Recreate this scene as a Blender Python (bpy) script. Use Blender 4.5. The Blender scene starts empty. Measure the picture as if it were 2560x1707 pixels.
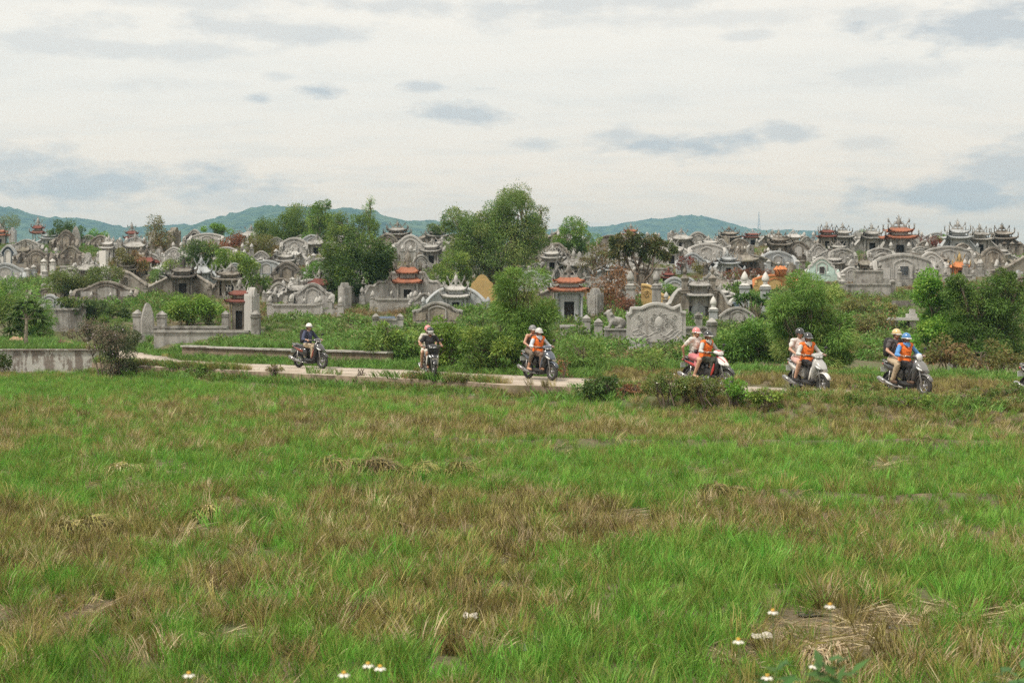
import bpy, bmesh, math, random
import numpy as np
from mathutils import Vector, Matrix

random.seed(7)
RNG = np.random.RandomState(11)
SC = bpy.context.scene
COL = SC.collection
R = math.radians

# ------------------------------------------------------------------ camera
CAM_H = 2.4
FPX = 3200.0                      # focal length in photograph pixels (2560 wide)
HORIZON = 745.0
PITCH = math.atan((853.5 - HORIZON) / FPX)
cam_data = bpy.data.cameras.new("camera")
cam_data.sensor_width = 36.0
cam_data.lens = 36.0 * FPX / 2560.0
cam_data.clip_start = 0.1
cam_data.clip_end = 30000.0
cam_data.dof.use_dof = True
cam_data.dof.focus_distance = 40.0
cam_data.dof.aperture_fstop = 5.6
cam = bpy.data.objects.new("camera", cam_data)
COL.objects.link(cam)
cam.location = (0, 0, CAM_H)
cam.rotation_euler = (R(90) - PITCH, 0, 0)
SC.camera = cam

# ------------------------------------------------------------------ world: nishita sky behind a broken overcast
SUN_EL, SUN_AZ = 58.0, -125.0      # azimuth from +Y towards +X, degrees (behind the camera, to the left)
world = bpy.data.worlds.new("World")
SC.world = world
world.use_nodes = True
wn, wl = world.node_tree.nodes, world.node_tree.links
wn.clear()


class NT:
    """small node helper"""
    def __init__(self, nodes, links):
        self.n, self.l = nodes, links

    def new(self, t, **kw):
        nd = self.n.new(t)
        for k, v in kw.items():
            setattr(nd, k, v)
        return nd

    def put(self, sock, v):
        if hasattr(v, "is_output"):
            self.l.new(v, sock)
        else:
            sock.default_value = v

    def math(self, op, a, b=None, c=None, clamp=False):
        nd = self.new("ShaderNodeMath", operation=op, use_clamp=clamp)
        self.put(nd.inputs[0], a)
        if b is not None:
            self.put(nd.inputs[1], b)
        if c is not None:
            self.put(nd.inputs[2], c)
        return nd.outputs[0]

    def mix(self, f, a, b, blend="MIX"):
        nd = self.new("ShaderNodeMix", data_type="RGBA", blend_type=blend)
        nd.clamp_factor = True
        self.put(nd.inputs["Factor"], f)
        self.put(nd.inputs["A"], a if hasattr(a, "is_output") else (*a[:3], 1))
        self.put(nd.inputs["B"], b if hasattr(b, "is_output") else (*b[:3], 1))
        return [o for o in nd.outputs if o.type == "RGBA"][0]

    def noise(self, vec, scale, detail=4.0, rough=0.55, dist=0.0):
        nd = self.new("ShaderNodeTexNoise")
        if vec is not None:
            self.l.new(vec, nd.inputs["Vector"])
        nd.inputs["Scale"].default_value = scale
        nd.inputs["Detail"].default_value = detail
        nd.inputs["Roughness"].default_value = rough
        nd.inputs["Distortion"].default_value = dist
        return nd.outputs["Fac"]

    def ramp(self, f, lo, hi, interp="SMOOTHSTEP"):
        nd = self.new("ShaderNodeMapRange", interpolation_type=interp)
        nd.clamp = True
        self.put(nd.inputs["Value"], f)
        nd.inputs["From Min"].default_value = lo
        nd.inputs["From Max"].default_value = hi
        return nd.outputs["Result"]

    def vscale(self, vec, s):
        nd = self.new("ShaderNodeVectorMath", operation="MULTIPLY")
        self.put(nd.inputs[0], vec)
        nd.inputs[1].default_value = s
        return nd.outputs["Vector"]


W = NT(wn, wl)
tc = W.new("ShaderNodeTexCoord")
sep = W.new("ShaderNodeSeparateXYZ")
wl.new(tc.outputs["Generated"], sep.inputs[0])
el = W.math("ARCSINE", sep.outputs["Z"])
az = W.math("ARCTAN2", sep.outputs["X"], sep.outputs["Y"])
# cloud-deck coordinates (direction projected on a flat deck)
zz = W.math("ADD", W.math("MAXIMUM", sep.outputs["Z"], 0.0), 0.16)
deck = W.new("ShaderNodeCombineXYZ")
wl.new(W.math("DIVIDE", sep.outputs["X"], zz), deck.inputs[0])
wl.new(W.math("DIVIDE", sep.outputs["Y"], zz), deck.inputs[1])
n_big = W.noise(deck.outputs[0], 0.9, 3, 0.6, 0.0)
n_wisp = W.noise(W.vscale(deck.outputs[0], (1.6, 3.4, 1)), 2.0, 4, 0.62, 0.0)
ae = W.new("ShaderNodeCombineXYZ")
wl.new(az, ae.inputs[0])
wl.new(W.math("MULTIPLY", el, 2.6), ae.inputs[1])
n_edge = W.noise(ae.outputs[0], 16.0, 5, 0.62, 0.0)
wob = W.math("MULTIPLY", W.math("SUBTRACT", n_edge, 0.5), 3.8)
BLOBS = [  # photograph position of each grey cloud, half sizes, strength
    (40, 430, 170, 50, .75), (330, 475, 360, 50, .95), (600, 500, 200, 30, .5), (800, 237, 78, 24, 1.0), (650, 260, 48, 14, .75), (700, 203, 45, 12, .4),
    (1075, 222, 70, 14, .7), (1195, 226, 48, 10, .5), (1140, 285, 120, 28, .85), (1335, 364, 70, 17, .55),
    (1540, 345, 80, 30, .65), (1760, 372, 220, 36, 1.0), (1970, 350, 90, 28, .7), (2150, 375, 70, 17, .4),
    (2390, 505, 280, 42, .95), (2520, 430, 130, 60, .8), (2480, 110, 260, 60, .95), (2200, 72, 110, 28, .5),
    (1870, 105, 65, 15, .4), (250, 150, 420, 28, .45), (620, 90, 330, 34, .55), (1300, 22, 620, 30, .55), (1650, 60, 420, 26, .35), (420, 30, 260, 24, .4),
    (420, 235, 160, 22, .25), (2250, 210, 260, 22, .3)]
mask = None
ang = W.new("ShaderNodeCombineXYZ")
wl.new(az, ang.inputs[0])
wl.new(el, ang.inputs[1])
for bx, by, bw, bh, bs in BLOBS:
    a0, e0 = math.atan((bx - 1280) / FPX), math.atan((HORIZON - by) / FPX)
    q = W.new("ShaderNodeVectorMath", operation="MULTIPLY_ADD")
    wl.new(ang.outputs[0], q.inputs[0])
    q.inputs[1].default_value = (FPX / bw, FPX / bh, 0)
    q.inputs[2].default_value = (-a0 * FPX / bw, -e0 * FPX / bh, 0)
    ln = W.new("ShaderNodeVectorMath", operation="LENGTH")
    wl.new(q.outputs[0], ln.inputs[0])
    m = W.math("MULTIPLY", W.ramp(W.math("ADD", ln.outputs["Value"], wob), 1.15, 0.35, "LINEAR"), bs)
    mask = m if mask is None else W.math("MAXIMUM", mask, m)
grey = W.math("MAXIMUM", mask, W.math("MULTIPLY", W.ramp(n_big, 0.55, 0.74), 0.25))
sky = W.new("ShaderNodeTexSky", sky_type="NISHITA")
sky.sun_disc = False
sky.sun_elevation = R(SUN_EL)
sky.sun_rotation = R(SUN_AZ)
sky_b = W.vscale(sky.outputs[0], (0.075, 0.075, 0.075))
high = W.ramp(el, 0.02, 0.17)
cloud = W.mix(high, (1.38, 1.05, 0.74), (0.97, 0.89, 0.785))
cloud = W.mix(W.math("MULTIPLY", W.ramp(n_wisp, 0.42, 0.70), 0.32), cloud, (0.81, 0.775, 0.715))
col = W.mix(W.math("MULTIPLY", W.ramp(W.math("ADD", n_wisp, W.math("MULTIPLY", high, 0.10)), 0.78, 0.88), 0.45), cloud, sky_b)
col = W.mix(W.math("MULTIPLY", grey, 0.70), col, (0.45, 0.485, 0.53))
bg = W.new("ShaderNodeBackground")
wl.new(col, bg.inputs[0])
bg.inputs[1].default_value = 1.0
wo = W.new("ShaderNodeOutputWorld")
wl.new(bg.outputs[0], wo.inputs[0])

world.cycles.sampling_method = "MANUAL"
world.cycles.sample_map_resolution = 256

# ------------------------------------------------------------------ sun (veiled by thin cloud) and exposure
sun_data = bpy.data.lights.new("sun", "SUN")
sun_data.energy = 3.6
sun_data.angle = R(8)
sun_data.color = (1.0, 0.92, 0.80)
sun = bpy.data.objects.new("sun", sun_data)
COL.objects.link(sun)
sa, se = R(SUN_AZ), R(SUN_EL)
sun_dir = Vector((math.sin(sa) * math.cos(se), math.cos(sa) * math.cos(se), math.sin(se)))
sun.rotation_euler = sun_dir.to_track_quat("Z", "Y").to_euler()
sun.location = sun_dir * 60
SC.view_settings.view_transform = "Standard"
SC.view_settings.look = "None"
SC.view_settings.exposure = 0.22
SC.view_settings.gamma = 1.0
SC.view_settings.use_curve_mapping = False
cy = SC.cycles
cy.use_denoising = False
cy.max_bounces = 5
cy.diffuse_bounces = 3
cy.glossy_bounces = 2
cy.transmission_bounces = 2
cy.volume_bounces = 0
cy.transparent_max_bounces = 8
cy.caustics_reflective = False
cy.caustics_refractive = False
cy.sample_clamp_indirect = 4.0
cy.use_adaptive_sampling = True
cy.adaptive_threshold = 0.025

# ------------------------------------------------------------------ mesh helpers
class MB:
    def __init__(self):
        self.v, self.f = [], []

    def add(self, vs, fs):
        o = len(self.v)
        self.v.extend([(float(p[0]), float(p[1]), float(p[2])) for p in vs])
        self.f.extend([tuple(i + o for i in q) for q in fs])
        return self

    def box(self, c, s, rz=0.0, taper=1.0):
        hx, hy, hz = s[0] / 2, s[1] / 2, s[2] / 2
        vs = []
        ca, sa_ = math.cos(rz), math.sin(rz)
        for z, t in ((-hz, 1.0), (hz, taper)):
            for x, y in ((-hx, -hy), (hx, -hy), (hx, hy), (-hx, hy)):
                x, y = x * t, y * t
                vs.append((c[0] + x * ca - y * sa_, c[1] + x * sa_ + y * ca, c[2] + z))
        return self.add(vs, [(3, 2, 1, 0), (4, 5, 6, 7), (0, 1, 5, 4), (1, 2, 6, 5), (2, 3, 7, 6), (3, 0, 4, 7)])

    def prism(self, prof, y0, y1):
        n = len(prof)
        vs = [(x, y0, z) for x, z in prof] + [(x, y1, z) for x, z in prof]
        fs = [tuple(range(n))[::-1], tuple(range(n, 2 * n))]
        fs += [(i, (i + 1) % n, n + (i + 1) % n, n + i) for i in range(n)]
        return self.add(vs, fs)

    def lathe(self, prof, n=10, c=(0, 0, 0), rot=0.0):
        vs, fs = [], []
        for r, z in prof:
            for k in range(n):
                a = rot + 2 * math.pi * k / n
                vs.append((c[0] + r * math.cos(a), c[1] + r * math.sin(a), c[2] + z))
        for i in range(len(prof) - 1):
            for k in range(n):
                k2 = (k + 1) % n
                fs.append((i * n + k, i * n + k2, (i + 1) * n + k2, (i + 1) * n + k))
        fs.append(tuple(range(n))[::-1])
        fs.append(tuple(range((len(prof) - 1) * n, len(prof) * n)))
        return self.add(vs, fs)

    def tube(self, pts, rad, n=6, squash=1.0):
        pts = [Vector(p) for p in pts]
        if not hasattr(rad, "__len__"):
            rad = [rad] * len(pts)
        vs, fs = [], []
        ref = Vector((0.0, 0.0, 1.0))
        for i, p in enumerate(pts):
            d = (pts[min(i + 1, len(pts) - 1)] - pts[max(i - 1, 0)])
            d = d.normalized() if d.length > 1e-9 else Vector((0, 0, 1))
            if abs(d.dot(ref)) > 0.95:
                ref = Vector((1.0, 0.0, 0.0)) if abs(d.x) < 0.8 else Vector((0.0, 1.0, 0.0))
            a = d.cross(ref).normalized()
            b = d.cross(a)
            ref = -b if False else ref
            for k in range(n):
                t = 2 * math.pi * k / n
                vs.append(p + a * (rad[i] * math.cos(t)) + b * (rad[i] * squash * math.sin(t)))
        for i in range(len(pts) - 1):
            for k in range(n):
                k2 = (k + 1) % n
                fs.append((i * n + k, i * n + k2, (i + 1) * n + k2, (i + 1) * n + k))
        fs.append(tuple(range(n))[::-1])
        fs.append(tuple(range((len(pts) - 1) * n, len(pts) * n)))
        return self.add(vs, fs)

    def ellipsoid(self, c, r, n=10, m=7, M=None):
        vs, fs = [], []
        for i in range(1, m):
            t = math.pi * i / m
            for k in range(n):
                a = 2 * math.pi * k / n
                vs.append(Vector((r[0] * math.sin(t) * math.cos(a), r[1] * math.sin(t) * math.sin(a), r[2] * math.cos(t))))
        vs += [Vector((0, 0, r[2])), Vector((0, 0, -r[2]))]
        for i in range(m - 2):
            for k in range(n):
                k2 = (k + 1) % n
                fs.append((i * n + k, (i + 1) * n + k, (i + 1) * n + k2, i * n + k2))
        top, bot = (m - 1) * n, (m - 1) * n + 1
        for k in range(n):
            fs.append((top, k, (k + 1) % n))
            fs.append((bot, (m - 2) * n + (k + 1) % n, (m - 2) * n + k))
        if M is not None:
            vs = [M @ p for p in vs]
        return self.add([p + Vector(c) for p in vs], fs)

    def capsule(self, p0, p1, r0, r1=None, n=10):
        r1 = r0 if r1 is None else r1
        p0, p1 = Vector(p0), Vector(p1)
        d = (p1 - p0)
        L = d.length
        d = d / L if L > 1e-9 else Vector((0, 0, 1))
        pts, rad = [], []
        for t in (-0.98, -0.75, -0.4, 0.0):
            pts.append(p0 + d * r0 * t)
            rad.append(r0 * math.sqrt(max(0.0, 1 - t * t)))
        for t in (0.0, 0.4, 0.75, 0.98):
            pts.append(p1 + d * r1 * t)
            rad.append(r1 * math.sqrt(max(0.0, 1 - t * t)))
        return self.tube(pts, rad, n)

    def loft(self, rings, cap=True):
        n = len(rings[0])
        vs = [p for ring in rings for p in ring]
        fs = []
        for i in range(len(rings) - 1):
            for k in range(n):
                k2 = (k + 1) % n
                fs.append((i * n + k, i * n + k2, (i + 1) * n + k2, (i + 1) * n + k))
        if cap:
            fs.append(tuple(range(n))[::-1])
            fs.append(tuple(range((len(rings) - 1) * n, len(rings) * n)))
        return self.add(vs, fs)

    def mesh(self, name):
        me = bpy.data.meshes.new(name)
        me.from_pydata(self.v, [], self.f)
        return me

    def build(self, name, mat, parent=None, smooth=False, loc=None):
        return link(name, self.mesh(name), mat, parent, smooth, loc)


def link(name, me, mat=None, parent=None, smooth=False, loc=None, scale=None, rz=None):
    if mat is not None and not me.materials:
        me.materials.append(mat)
    if smooth:
        me.polygons.foreach_set("use_smooth", [True] * len(me.polygons))
    o = bpy.data.objects.new(name, me)
    COL.objects.link(o)
    if parent is not None:
        o.parent = parent
    if loc is not None:
        o.location = loc
    if scale is not None:
        o.scale = scale if hasattr(scale, "__len__") else (scale,) * 3
    if rz is not None:
        o.rotation_euler = (0, 0, rz)
    return o


def empty(name, loc, rz=0.0):
    o = bpy.data.objects.new(name, None)
    COL.objects.link(o)
    o.location = loc
    o.rotation_euler = (0, 0, rz)
    o.empty_display_size = 0.2
    return o


def tag(o, label=None, cat=None, group=None, kind=None):
    if label:
        o["label"] = label
    if cat:
        o["category"] = cat
    if group:
        o["group"] = group
    if kind:
        o["kind"] = kind
    return o


def sect(c, hw, hh, n=12, e=2.4, axis="x"):
    """super-ellipse ring across an axis"""
    out = []
    for k in range(n):
        a = 2 * math.pi * k / n
        ca, s_ = math.cos(a), math.sin(a)
        u = hw * math.copysign(abs(ca) ** (2 / e), ca)
        v = hh * math.copysign(abs(s_) ** (2 / e), s_)
        out.append((c[0], c[1] + u, c[2] + v) if axis == "x" else (c[0] + v, c[1] + u, c[2]))
    return out


# ------------------------------------------------------------------ materials
MATS = {}


def mat_new(name):
    m = bpy.data.materials.new(name)
    m.use_nodes = True
    nt = m.node_tree
    b = nt.nodes["Principled BSDF"]
    b.inputs["Roughness"].default_value = 0.8
    MATS[name] = m
    return m, NT(nt.nodes, nt.links), b


def plain(name, col, rough=0.6, metal=0.0, var=0.12, coat=0.0, scale=25.0):
    m, N, b = mat_new(name)
    g = N.new("ShaderNodeNewGeometry")
    f = N.noise(g.outputs["Position"], scale, 3)
    c = N.mix(f, [x * (1 - var * 1.6) for x in col], [min(1, x * (1 + var * 1.6)) for x in col])
    N.l.new(c, b.inputs["Base Color"])
    b.inputs["Roughness"].default_value = rough
    b.inputs["Metallic"].default_value = metal
    b.inputs["Coat Weight"].default_value = coat
    return m


def stone(name, base, dark, lo=0.40, hi=0.66, carve=0.0, tint=(0.20, 0.21, 0.13), tint_amt=0.25, pale=1.25):
    """weathered stone or cement: rain streaks, blotches, lichen, chips of relief"""
    m, N, b = mat_new(name)
    g = N.new("ShaderNodeNewGeometry")
    oi = N.new("ShaderNodeObjectInfo")
    P = g.outputs["Position"]
    streak = N.noise(N.vscale(P, (2.6, 2.6, 0.45)), 1.3, 5, 0.62, 0.4)
    blot = N.noise(P, 1.1, 6, 0.65, 0.5)
    fine = N.noise(P, 9.0, 5, 0.6)
    f = N.math("ADD", N.math("MULTIPLY", streak, 0.45), N.math("ADD", N.math("MULTIPLY", blot, 0.40), N.math("MULTIPLY", fine, 0.15)))
    f = N.math("ADD", f, N.math("MULTIPLY", N.math("SUBTRACT", oi.outputs["Random"], 0.5), 0.06))
    wear = N.ramp(f, lo, hi)
    c0 = N.mix(fine, [x * 0.86 for x in base], [min(0.9, x * pale) for x in base])
    c1 = N.mix(wear, c0, dark)
    lich = N.math("MULTIPLY", N.ramp(N.noise(P, 0.7, 5, 0.6, 0.3), 0.52, 0.72), tint_amt)
    c2 = N.mix(lich, c1, tint)
    N.l.new(c2, b.inputs["Base Color"])
    b.inputs["Roughness"].default_value = 0.9
    b.inputs["Specular IOR Level"].default_value = 0.25
    bp = N.new("ShaderNodeBump")
    bp.inputs["Strength"].default_value = 0.45
    bp.inputs["Distance"].default_value = 0.03
    hgt = fine
    if carve:
        vo = N.new("ShaderNodeTexVoronoi", feature="SMOOTH_F1")
        wv = N.new("ShaderNodeVectorMath", operation="ADD")
        N.l.new(P, wv.inputs[0])
        cb = N.new("ShaderNodeTexNoise")
        cb.inputs["Scale"].default_value = 2.5
        N.l.new(P, cb.inputs["Vector"])
        N.l.new(cb.outputs["Color"], wv.inputs[1])
        N.l.new(wv.outputs[0], vo.inputs["Vector"])
        vo.inputs["Scale"].default_value = 5.5
        hgt = N.math("ADD", N.math("MULTIPLY", N.math("SINE", N.math("MULTIPLY", vo.outputs["Distance"], 26.0)), 0.5 * carve), fine)
    N.l.new(hgt, bp.inputs["Height"])
    N.l.new(bp.outputs[0], b.inputs["Normal"])
    return m


stone("stone_grey", (0.345, 0.34, 0.325), (0.12, 0.112, 0.10), 0.43, 0.64)
stone("stone_pale", (0.395, 0.39, 0.375), (0.20, 0.185, 0.165), 0.50, 0.72, tint_amt=0.12)
stone("stone_brown", (0.275, 0.255, 0.225), (0.10, 0.085, 0.07), 0.40, 0.62, tint_amt=0.35)
stone("stone_dark", (0.20, 0.185, 0.165), (0.05, 0.045, 0.04), 0.38, 0.60, tint_amt=0.3)
stone("stone_blue", (0.34, 0.36, 0.37), (0.13, 0.14, 0.15), 0.48, 0.70, tint_amt=0.1)
stone("stone_carved", (0.37, 0.365, 0.35), (0.17, 0.155, 0.135), 0.44, 0.68, carve=0.9, tint_amt=0.15)
stone("stone_carved_brown", (0.30, 0.27, 0.225), (0.10, 0.085, 0.07), 0.42, 0.64, carve=0.9)
stone("white_marble", (0.58, 0.575, 0.55), (0.36, 0.34, 0.31), 0.55, 0.80, tint_amt=0.05, pale=1.1)
stone("mint_paint", (0.42, 0.53, 0.49), (0.20, 0.21, 0.19), 0.54, 0.74, tint_amt=0.05)
stone("yellow_paint", (0.42, 0.30, 0.13), (0.24, 0.17, 0.08), 0.50, 0.74, tint_amt=0.12)
stone("orange_paint", (0.48, 0.19, 0.08), (0.28, 0.10, 0.04), 0.52, 0.76, tint_amt=0.05)
stone("navy_tile", (0.05, 0.065, 0.085), (0.03, 0.035, 0.04), 0.5, 0.7, tint_amt=0.03)
stone("roof_orange", (0.31, 0.125, 0.075), (0.17, 0.085, 0.06), 0.44, 0.68, tint=(0.25, 0.17, 0.12), tint_amt=0.3)
stone("roof_red", (0.17, 0.062, 0.05), (0.11, 0.055, 0.045), 0.46, 0.68, tint_amt=0.25)
stone("red_brick", (0.32, 0.115, 0.065), (0.15, 0.075, 0.05), 0.46, 0.68, tint_amt=0.2)
stone("concrete", (0.37, 0.36, 0.335), (0.165, 0.14, 0.125), 0.46, 0.60, tint_amt=0.2)
stone("wall_cement", (0.42, 0.42, 0.395), (0.205, 0.18, 0.16), 0.455, 0.50, tint=(0.23, 0.20, 0.17), tint_amt=0.4)
stone("wall_mud", (0.23, 0.18, 0.135), (0.12, 0.095, 0.065), 0.42, 0.62, tint=(0.13, 0.14, 0.06), tint_amt=0.6)
stone("curb_dirty", (0.19, 0.15, 0.11), (0.085, 0.065, 0.045), 0.42, 0.60, tint=(0.12, 0.13, 0.05), tint_amt=0.5)
stone("blue_tile", (0.20, 0.26, 0.36), (0.10, 0.14, 0.22), 0.5, 0.7, tint_amt=0.05)
stone("plaque_black", (0.05, 0.06, 0.07), (0.03, 0.03, 0.03), 0.5, 0.7, tint_amt=0.02)
stone("soil", (0.34, 0.24, 0.15), (0.20, 0.14, 0.085), 0.42, 0.6, tint_amt=0.1)
plain("door_dark", (0.035, 0.03, 0.028), 0.7)  # dark door colour; on niche panels it paints in their shade
plain("bark", (0.13, 0.10, 0.075), 0.9, var=0.3, scale=14)
plain("bark_pale", (0.30, 0.26, 0.20), 0.9, var=0.25, scale=14)
plain("steel", (0.30, 0.30, 0.31), 0.5, 0.6)


def leaf_mat(name, trans=0.30, rough=0.55, vary=.36):
    m, N, b = mat_new(name)
    at = N.new("ShaderNodeAttribute", attribute_name="tint")
    oi = N.new("ShaderNodeObjectInfo")
    hsv = N.new("ShaderNodeHueSaturation")
    N.l.new(at.outputs["Color"], hsv.inputs["Color"])
    N.l.new(N.math("ADD", 0.485, N.math("MULTIPLY", oi.outputs["Random"], 0.03)), hsv.inputs["Hue"])
    N.l.new(N.math("ADD", 1.0 - vary / 2, N.math("MULTIPLY", oi.outputs["Random"], vary)), hsv.inputs["Value"])
    N.l.new(hsv.outputs[0], b.inputs["Base Color"])
    b.inputs["Roughness"].default_value = rough
    b.inputs["Specular IOR Level"].default_value = 0.3
    tr = N.new("ShaderNodeBsdfTranslucent")
    N.l.new(hsv.outputs[0], tr.inputs["Color"])
    mx = N.new("ShaderNodeMixShader")
    mx.inputs[0].default_value = trans
    out = [n for n in N.n if n.type == "OUTPUT_MATERIAL"][0]
    N.l.new(b.outputs[0], mx.inputs[1])
    N.l.new(tr.outputs[0], mx.inputs[2])
    N.l.new(mx.outputs[0], out.inputs[0])
    return m


leaf_mat("leaf")
leaf_mat("blade", 0.22, 0.5, .55)


# ------------------------------------------------------------------ terrain
def _lat(seed, n=256):
    return np.random.RandomState(seed).rand(n, n)


_LAT = [_lat(s) for s in (1, 2, 3)]


def vnoise(x, y, k=0):
    L = _LAT[k]
    x, y = np.asarray(x, float), np.asarray(y, float)
    xi, yi = np.floor(x).astype(int), np.floor(y).astype(int)
    fx, fy = x - xi, y - yi
    fx, fy = fx * fx * (3 - 2 * fx), fy * fy * (3 - 2 * fy)
    a = L[xi % 256, yi % 256]; b = L[(xi + 1) % 256, yi % 256]
    c = L[xi % 256, (yi + 1) % 256]; d = L[(xi + 1) % 256, (yi + 1) % 256]
    return (a * (1 - fx) + b * fx) * (1 - fy) + (c * (1 - fx) + d * fx) * fy


def fbm(x, y, o=4, k=0):
    s, a, t = 0.0, 0.5, 0.0
    for i in range(o):
        s = s + a * vnoise(np.asarray(x) * 2 ** i + 17 * i, np.asarray(y) * 2 ** i + 31 * i, k)
        t += a
        a *= 0.5
    return s / t


def sstep(a, b, x):
    t = np.clip((np.asarray(x, float) - a) / (b - a), 0, 1)
    return t * t * (3 - 2 * t)


PATH = np.array([(-24, 66), (-20, 60), (-17, 54.5), (-15.2, 50.8), (-14, 48.4), (-11, 45.9), (-7.9, 43.9), (-6, 42.4), (-2.9, 40.3),
                 (-0.96, 38.6), (2.0, 36.2), (5.2, 34.2), (7.5, 32.5), (9.65, 31.2), (11.9, 29.7), (17, 26.5), (26, 21), (40, 12)], float)


def path_dist(x, y):
    """signed distance to the path's centre line, positive on the cemetery's side"""
    x, y = np.asarray(x, float), np.asarray(y, float)
    best = np.full(np.broadcast(x, y).shape, 1e9)
    sgn = np.ones_like(best)
    for (ax, ay), (bx_, by_) in zip(PATH[:-1], PATH[1:]):
        dx, dy = bx_ - ax, by_ - ay
        L2 = dx * dx + dy * dy
        t = np.clip(((x - ax) * dx + (y - ay) * dy) / L2, 0, 1)
        ex, ey = x - ax - t * dx, y - ay - t * dy
        d = np.hypot(ex, ey)
        s = np.sign(dx * ey - dy * ex)
        m = d < best
        best = np.where(m, d, best)
        sgn = np.where(m, s, sgn)
    return best * np.where(sgn == 0, 1, sgn)


PADDY = -0.45


def height(x, y):
    x, y = np.asarray(x, float), np.asarray(y, float)
    s = path_dist(x, y)
    hill = np.interp(y, [40, 50, 57, 62, 75, 90, 105, 120, 135, 150, 230, 420, 600], [0.02, 0.04, 0.17, 0.75, 2.0, 3.7, 5.5, 7.1, 7.7, 7.7, 4.5, -0.6, -1.0])
    hill = hill + (fbm(x * 0.16, y * 0.16, 3, 1) - 0.5) * 0.7 * sstep(52, 62, y) * (1 - sstep(160, 300, y))
    terr = 0.45 * sstep(-3.4, -5.0, x) * sstep(3.6, 3.9, s)
    up = np.maximum(hill, terr + 0.25 * hill)
    up = up * sstep(1.9, 3.0, s) - 0.05 * (1 - sstep(1.9, 3.0, s))
    pad = PADDY + (fbm(x * 0.9, y * 0.9, 3, 2) - 0.5) * 0.10
    b1 = np.exp(-((y - 24.4 - 0.02 * (x - 3)) / 0.30) ** 2) * sstep(-3.0, -1.5, x)
    b2 = np.exp(-((y - 17.9 + 0.16 * (x - 4.2)) / 0.28) ** 2) * sstep(2.8, 3.6, x)
    pad = pad + 0.17 * b1 + 0.16 * b2
    blk = (x < -15.0) & (y > 48.45)
    pad = np.where(blk, np.maximum(0.40 + (fbm(x * 0.4, y * 0.4, 2, 1) - 0.5) * 0.1, hill), pad)
    pad = pad + .13 * sstep(-3.4, -2.0, s) * (1 - (x < -14.5))
    bank = sstep(6.2, 4.6, y)
    pad = pad * (1 - bank) + 0.8 * bank
    rt = sstep(0.5, 4.0, x)
    e = sstep(-1.25, -0.75, s) * (1 - rt) + sstep(-3.6, -1.9, s) * rt
    h = np.where(s < 0, pad * (1 - e) - 0.05 * e, up)
    return h


def top_of(x, y):
    """ground or lane slab, whichever is on top"""
    h = height(x, y)
    return np.where(np.abs(path_dist(x, y)) < 1.62, np.maximum(h, 0.006), h)


def H1(x, y):
    return float(top_of(np.array([x]), np.array([y]))[0])


CP, SP = math.cos(PITCH), math.sin(PITCH)


def ray(px, py):
    a, b = (px - 1280) / FPX, (853.5 - py) / FPX
    return np.array([a, CP + SP * b, -SP + CP * b])


def at_depth(px, py, d):
    r = ray(px, py)
    t = d / r[1]
    return Vector((r[0] * t, d, CAM_H + r[2] * t))


_TS = np.concatenate([np.arange(6, 60, 0.1), np.arange(60, 170, 0.2)])


def ground_at(px, py):
    """the point of the ground that the photograph shows at a pixel"""
    r = ray(px, py)
    ts = _TS / r[1]
    z = CAM_H + r[2] * ts
    h = top_of(r[0] * ts, _TS)
    k = np.where(z <= h)[0]
    i = k[0] if len(k) else int(np.argmin(z - h))
    return Vector((r[0] * ts[i], _TS[i], h[i]))


def to_px(x, y, z):
    """photograph pixel of a world point (layout only)"""
    zc = z - CAM_H
    f = y * CP - zc * SP
    u = y * SP + zc * CP
    return 1280 + FPX * x / f, 853.5 - FPX * u / f


def axis(dense, step, far, n):
    a, b = dense
    mid = np.arange(a, b + 1e-6, step)
    gr = np.geomspace(step * 2, far, n)
    return mid, gr


mid, gr = axis((-46, 46), 0.5, 4400, 22)
gx = np.concatenate([-46 - gr[::-1], mid, 46 + gr])
gy = np.concatenate([[-40, -20, -8, 0, 3], np.arange(4, 62, 0.4), np.arange(62, 150, 1.0), 150 + np.geomspace(2, 3400, 26)])
GX, GY = np.meshgrid(gx, gy)
GZ = height(GX, GY)
nx, ny = len(gx), len(gy)
idx = np.arange(nx * ny).reshape(ny, nx)
gf = np.stack([idx[:-1, :-1], idx[:-1, 1:], idx[1:, 1:], idx[1:, :-1]], -1).reshape(-1, 4)


def np_mesh(name, v, f):
    me = bpy.data.meshes.new(name)
    v = np.asarray(v, np.float32)
    f = np.asarray(f, np.int32)
    k = f.shape[1]
    me.vertices.add(len(v))
    me.vertices.foreach_set("co", v.ravel())
    me.loops.add(f.size)
    me.loops.foreach_set("vertex_index", f.ravel())
    me.polygons.add(len(f))
    me.polygons.foreach_set("loop_start", np.arange(0, f.size, k, dtype=np.int32))
    me.update(calc_edges=True)
    return me


m, N, b = mat_new("ground_soil")
g = N.new("ShaderNodeNewGeometry")
P = g.outputs["Position"]
n1 = N.noise(P, 0.35, 6, 0.6, 0.4)
n2 = N.noise(P, 6.0, 5, 0.65)
c = N.mix(N.ramp(n2, 0.35, 0.65), (0.085, 0.066, 0.042), (0.17, 0.13, 0.08))
c = N.mix(N.math("MULTIPLY", N.ramp(n1, 0.40, 0.60), 0.75), c, (0.075, 0.10, 0.03))
N.l.new(c, b.inputs["Base Color"])
b.inputs["Roughness"].default_value = 0.95
bp = N.new("ShaderNodeBump")
bp.inputs["Strength"].default_value = 0.6
bp.inputs["Distance"].default_value = 0.06
N.l.new(n2, bp.inputs["Height"])
N.l.new(bp.outputs[0], b.inputs["Normal"])
ground = link("ground", np_mesh("ground", np.stack([GX.ravel(), GY.ravel(), GZ.ravel()], -1), gf), m, smooth=True)
tag(ground, kind="structure")

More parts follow.
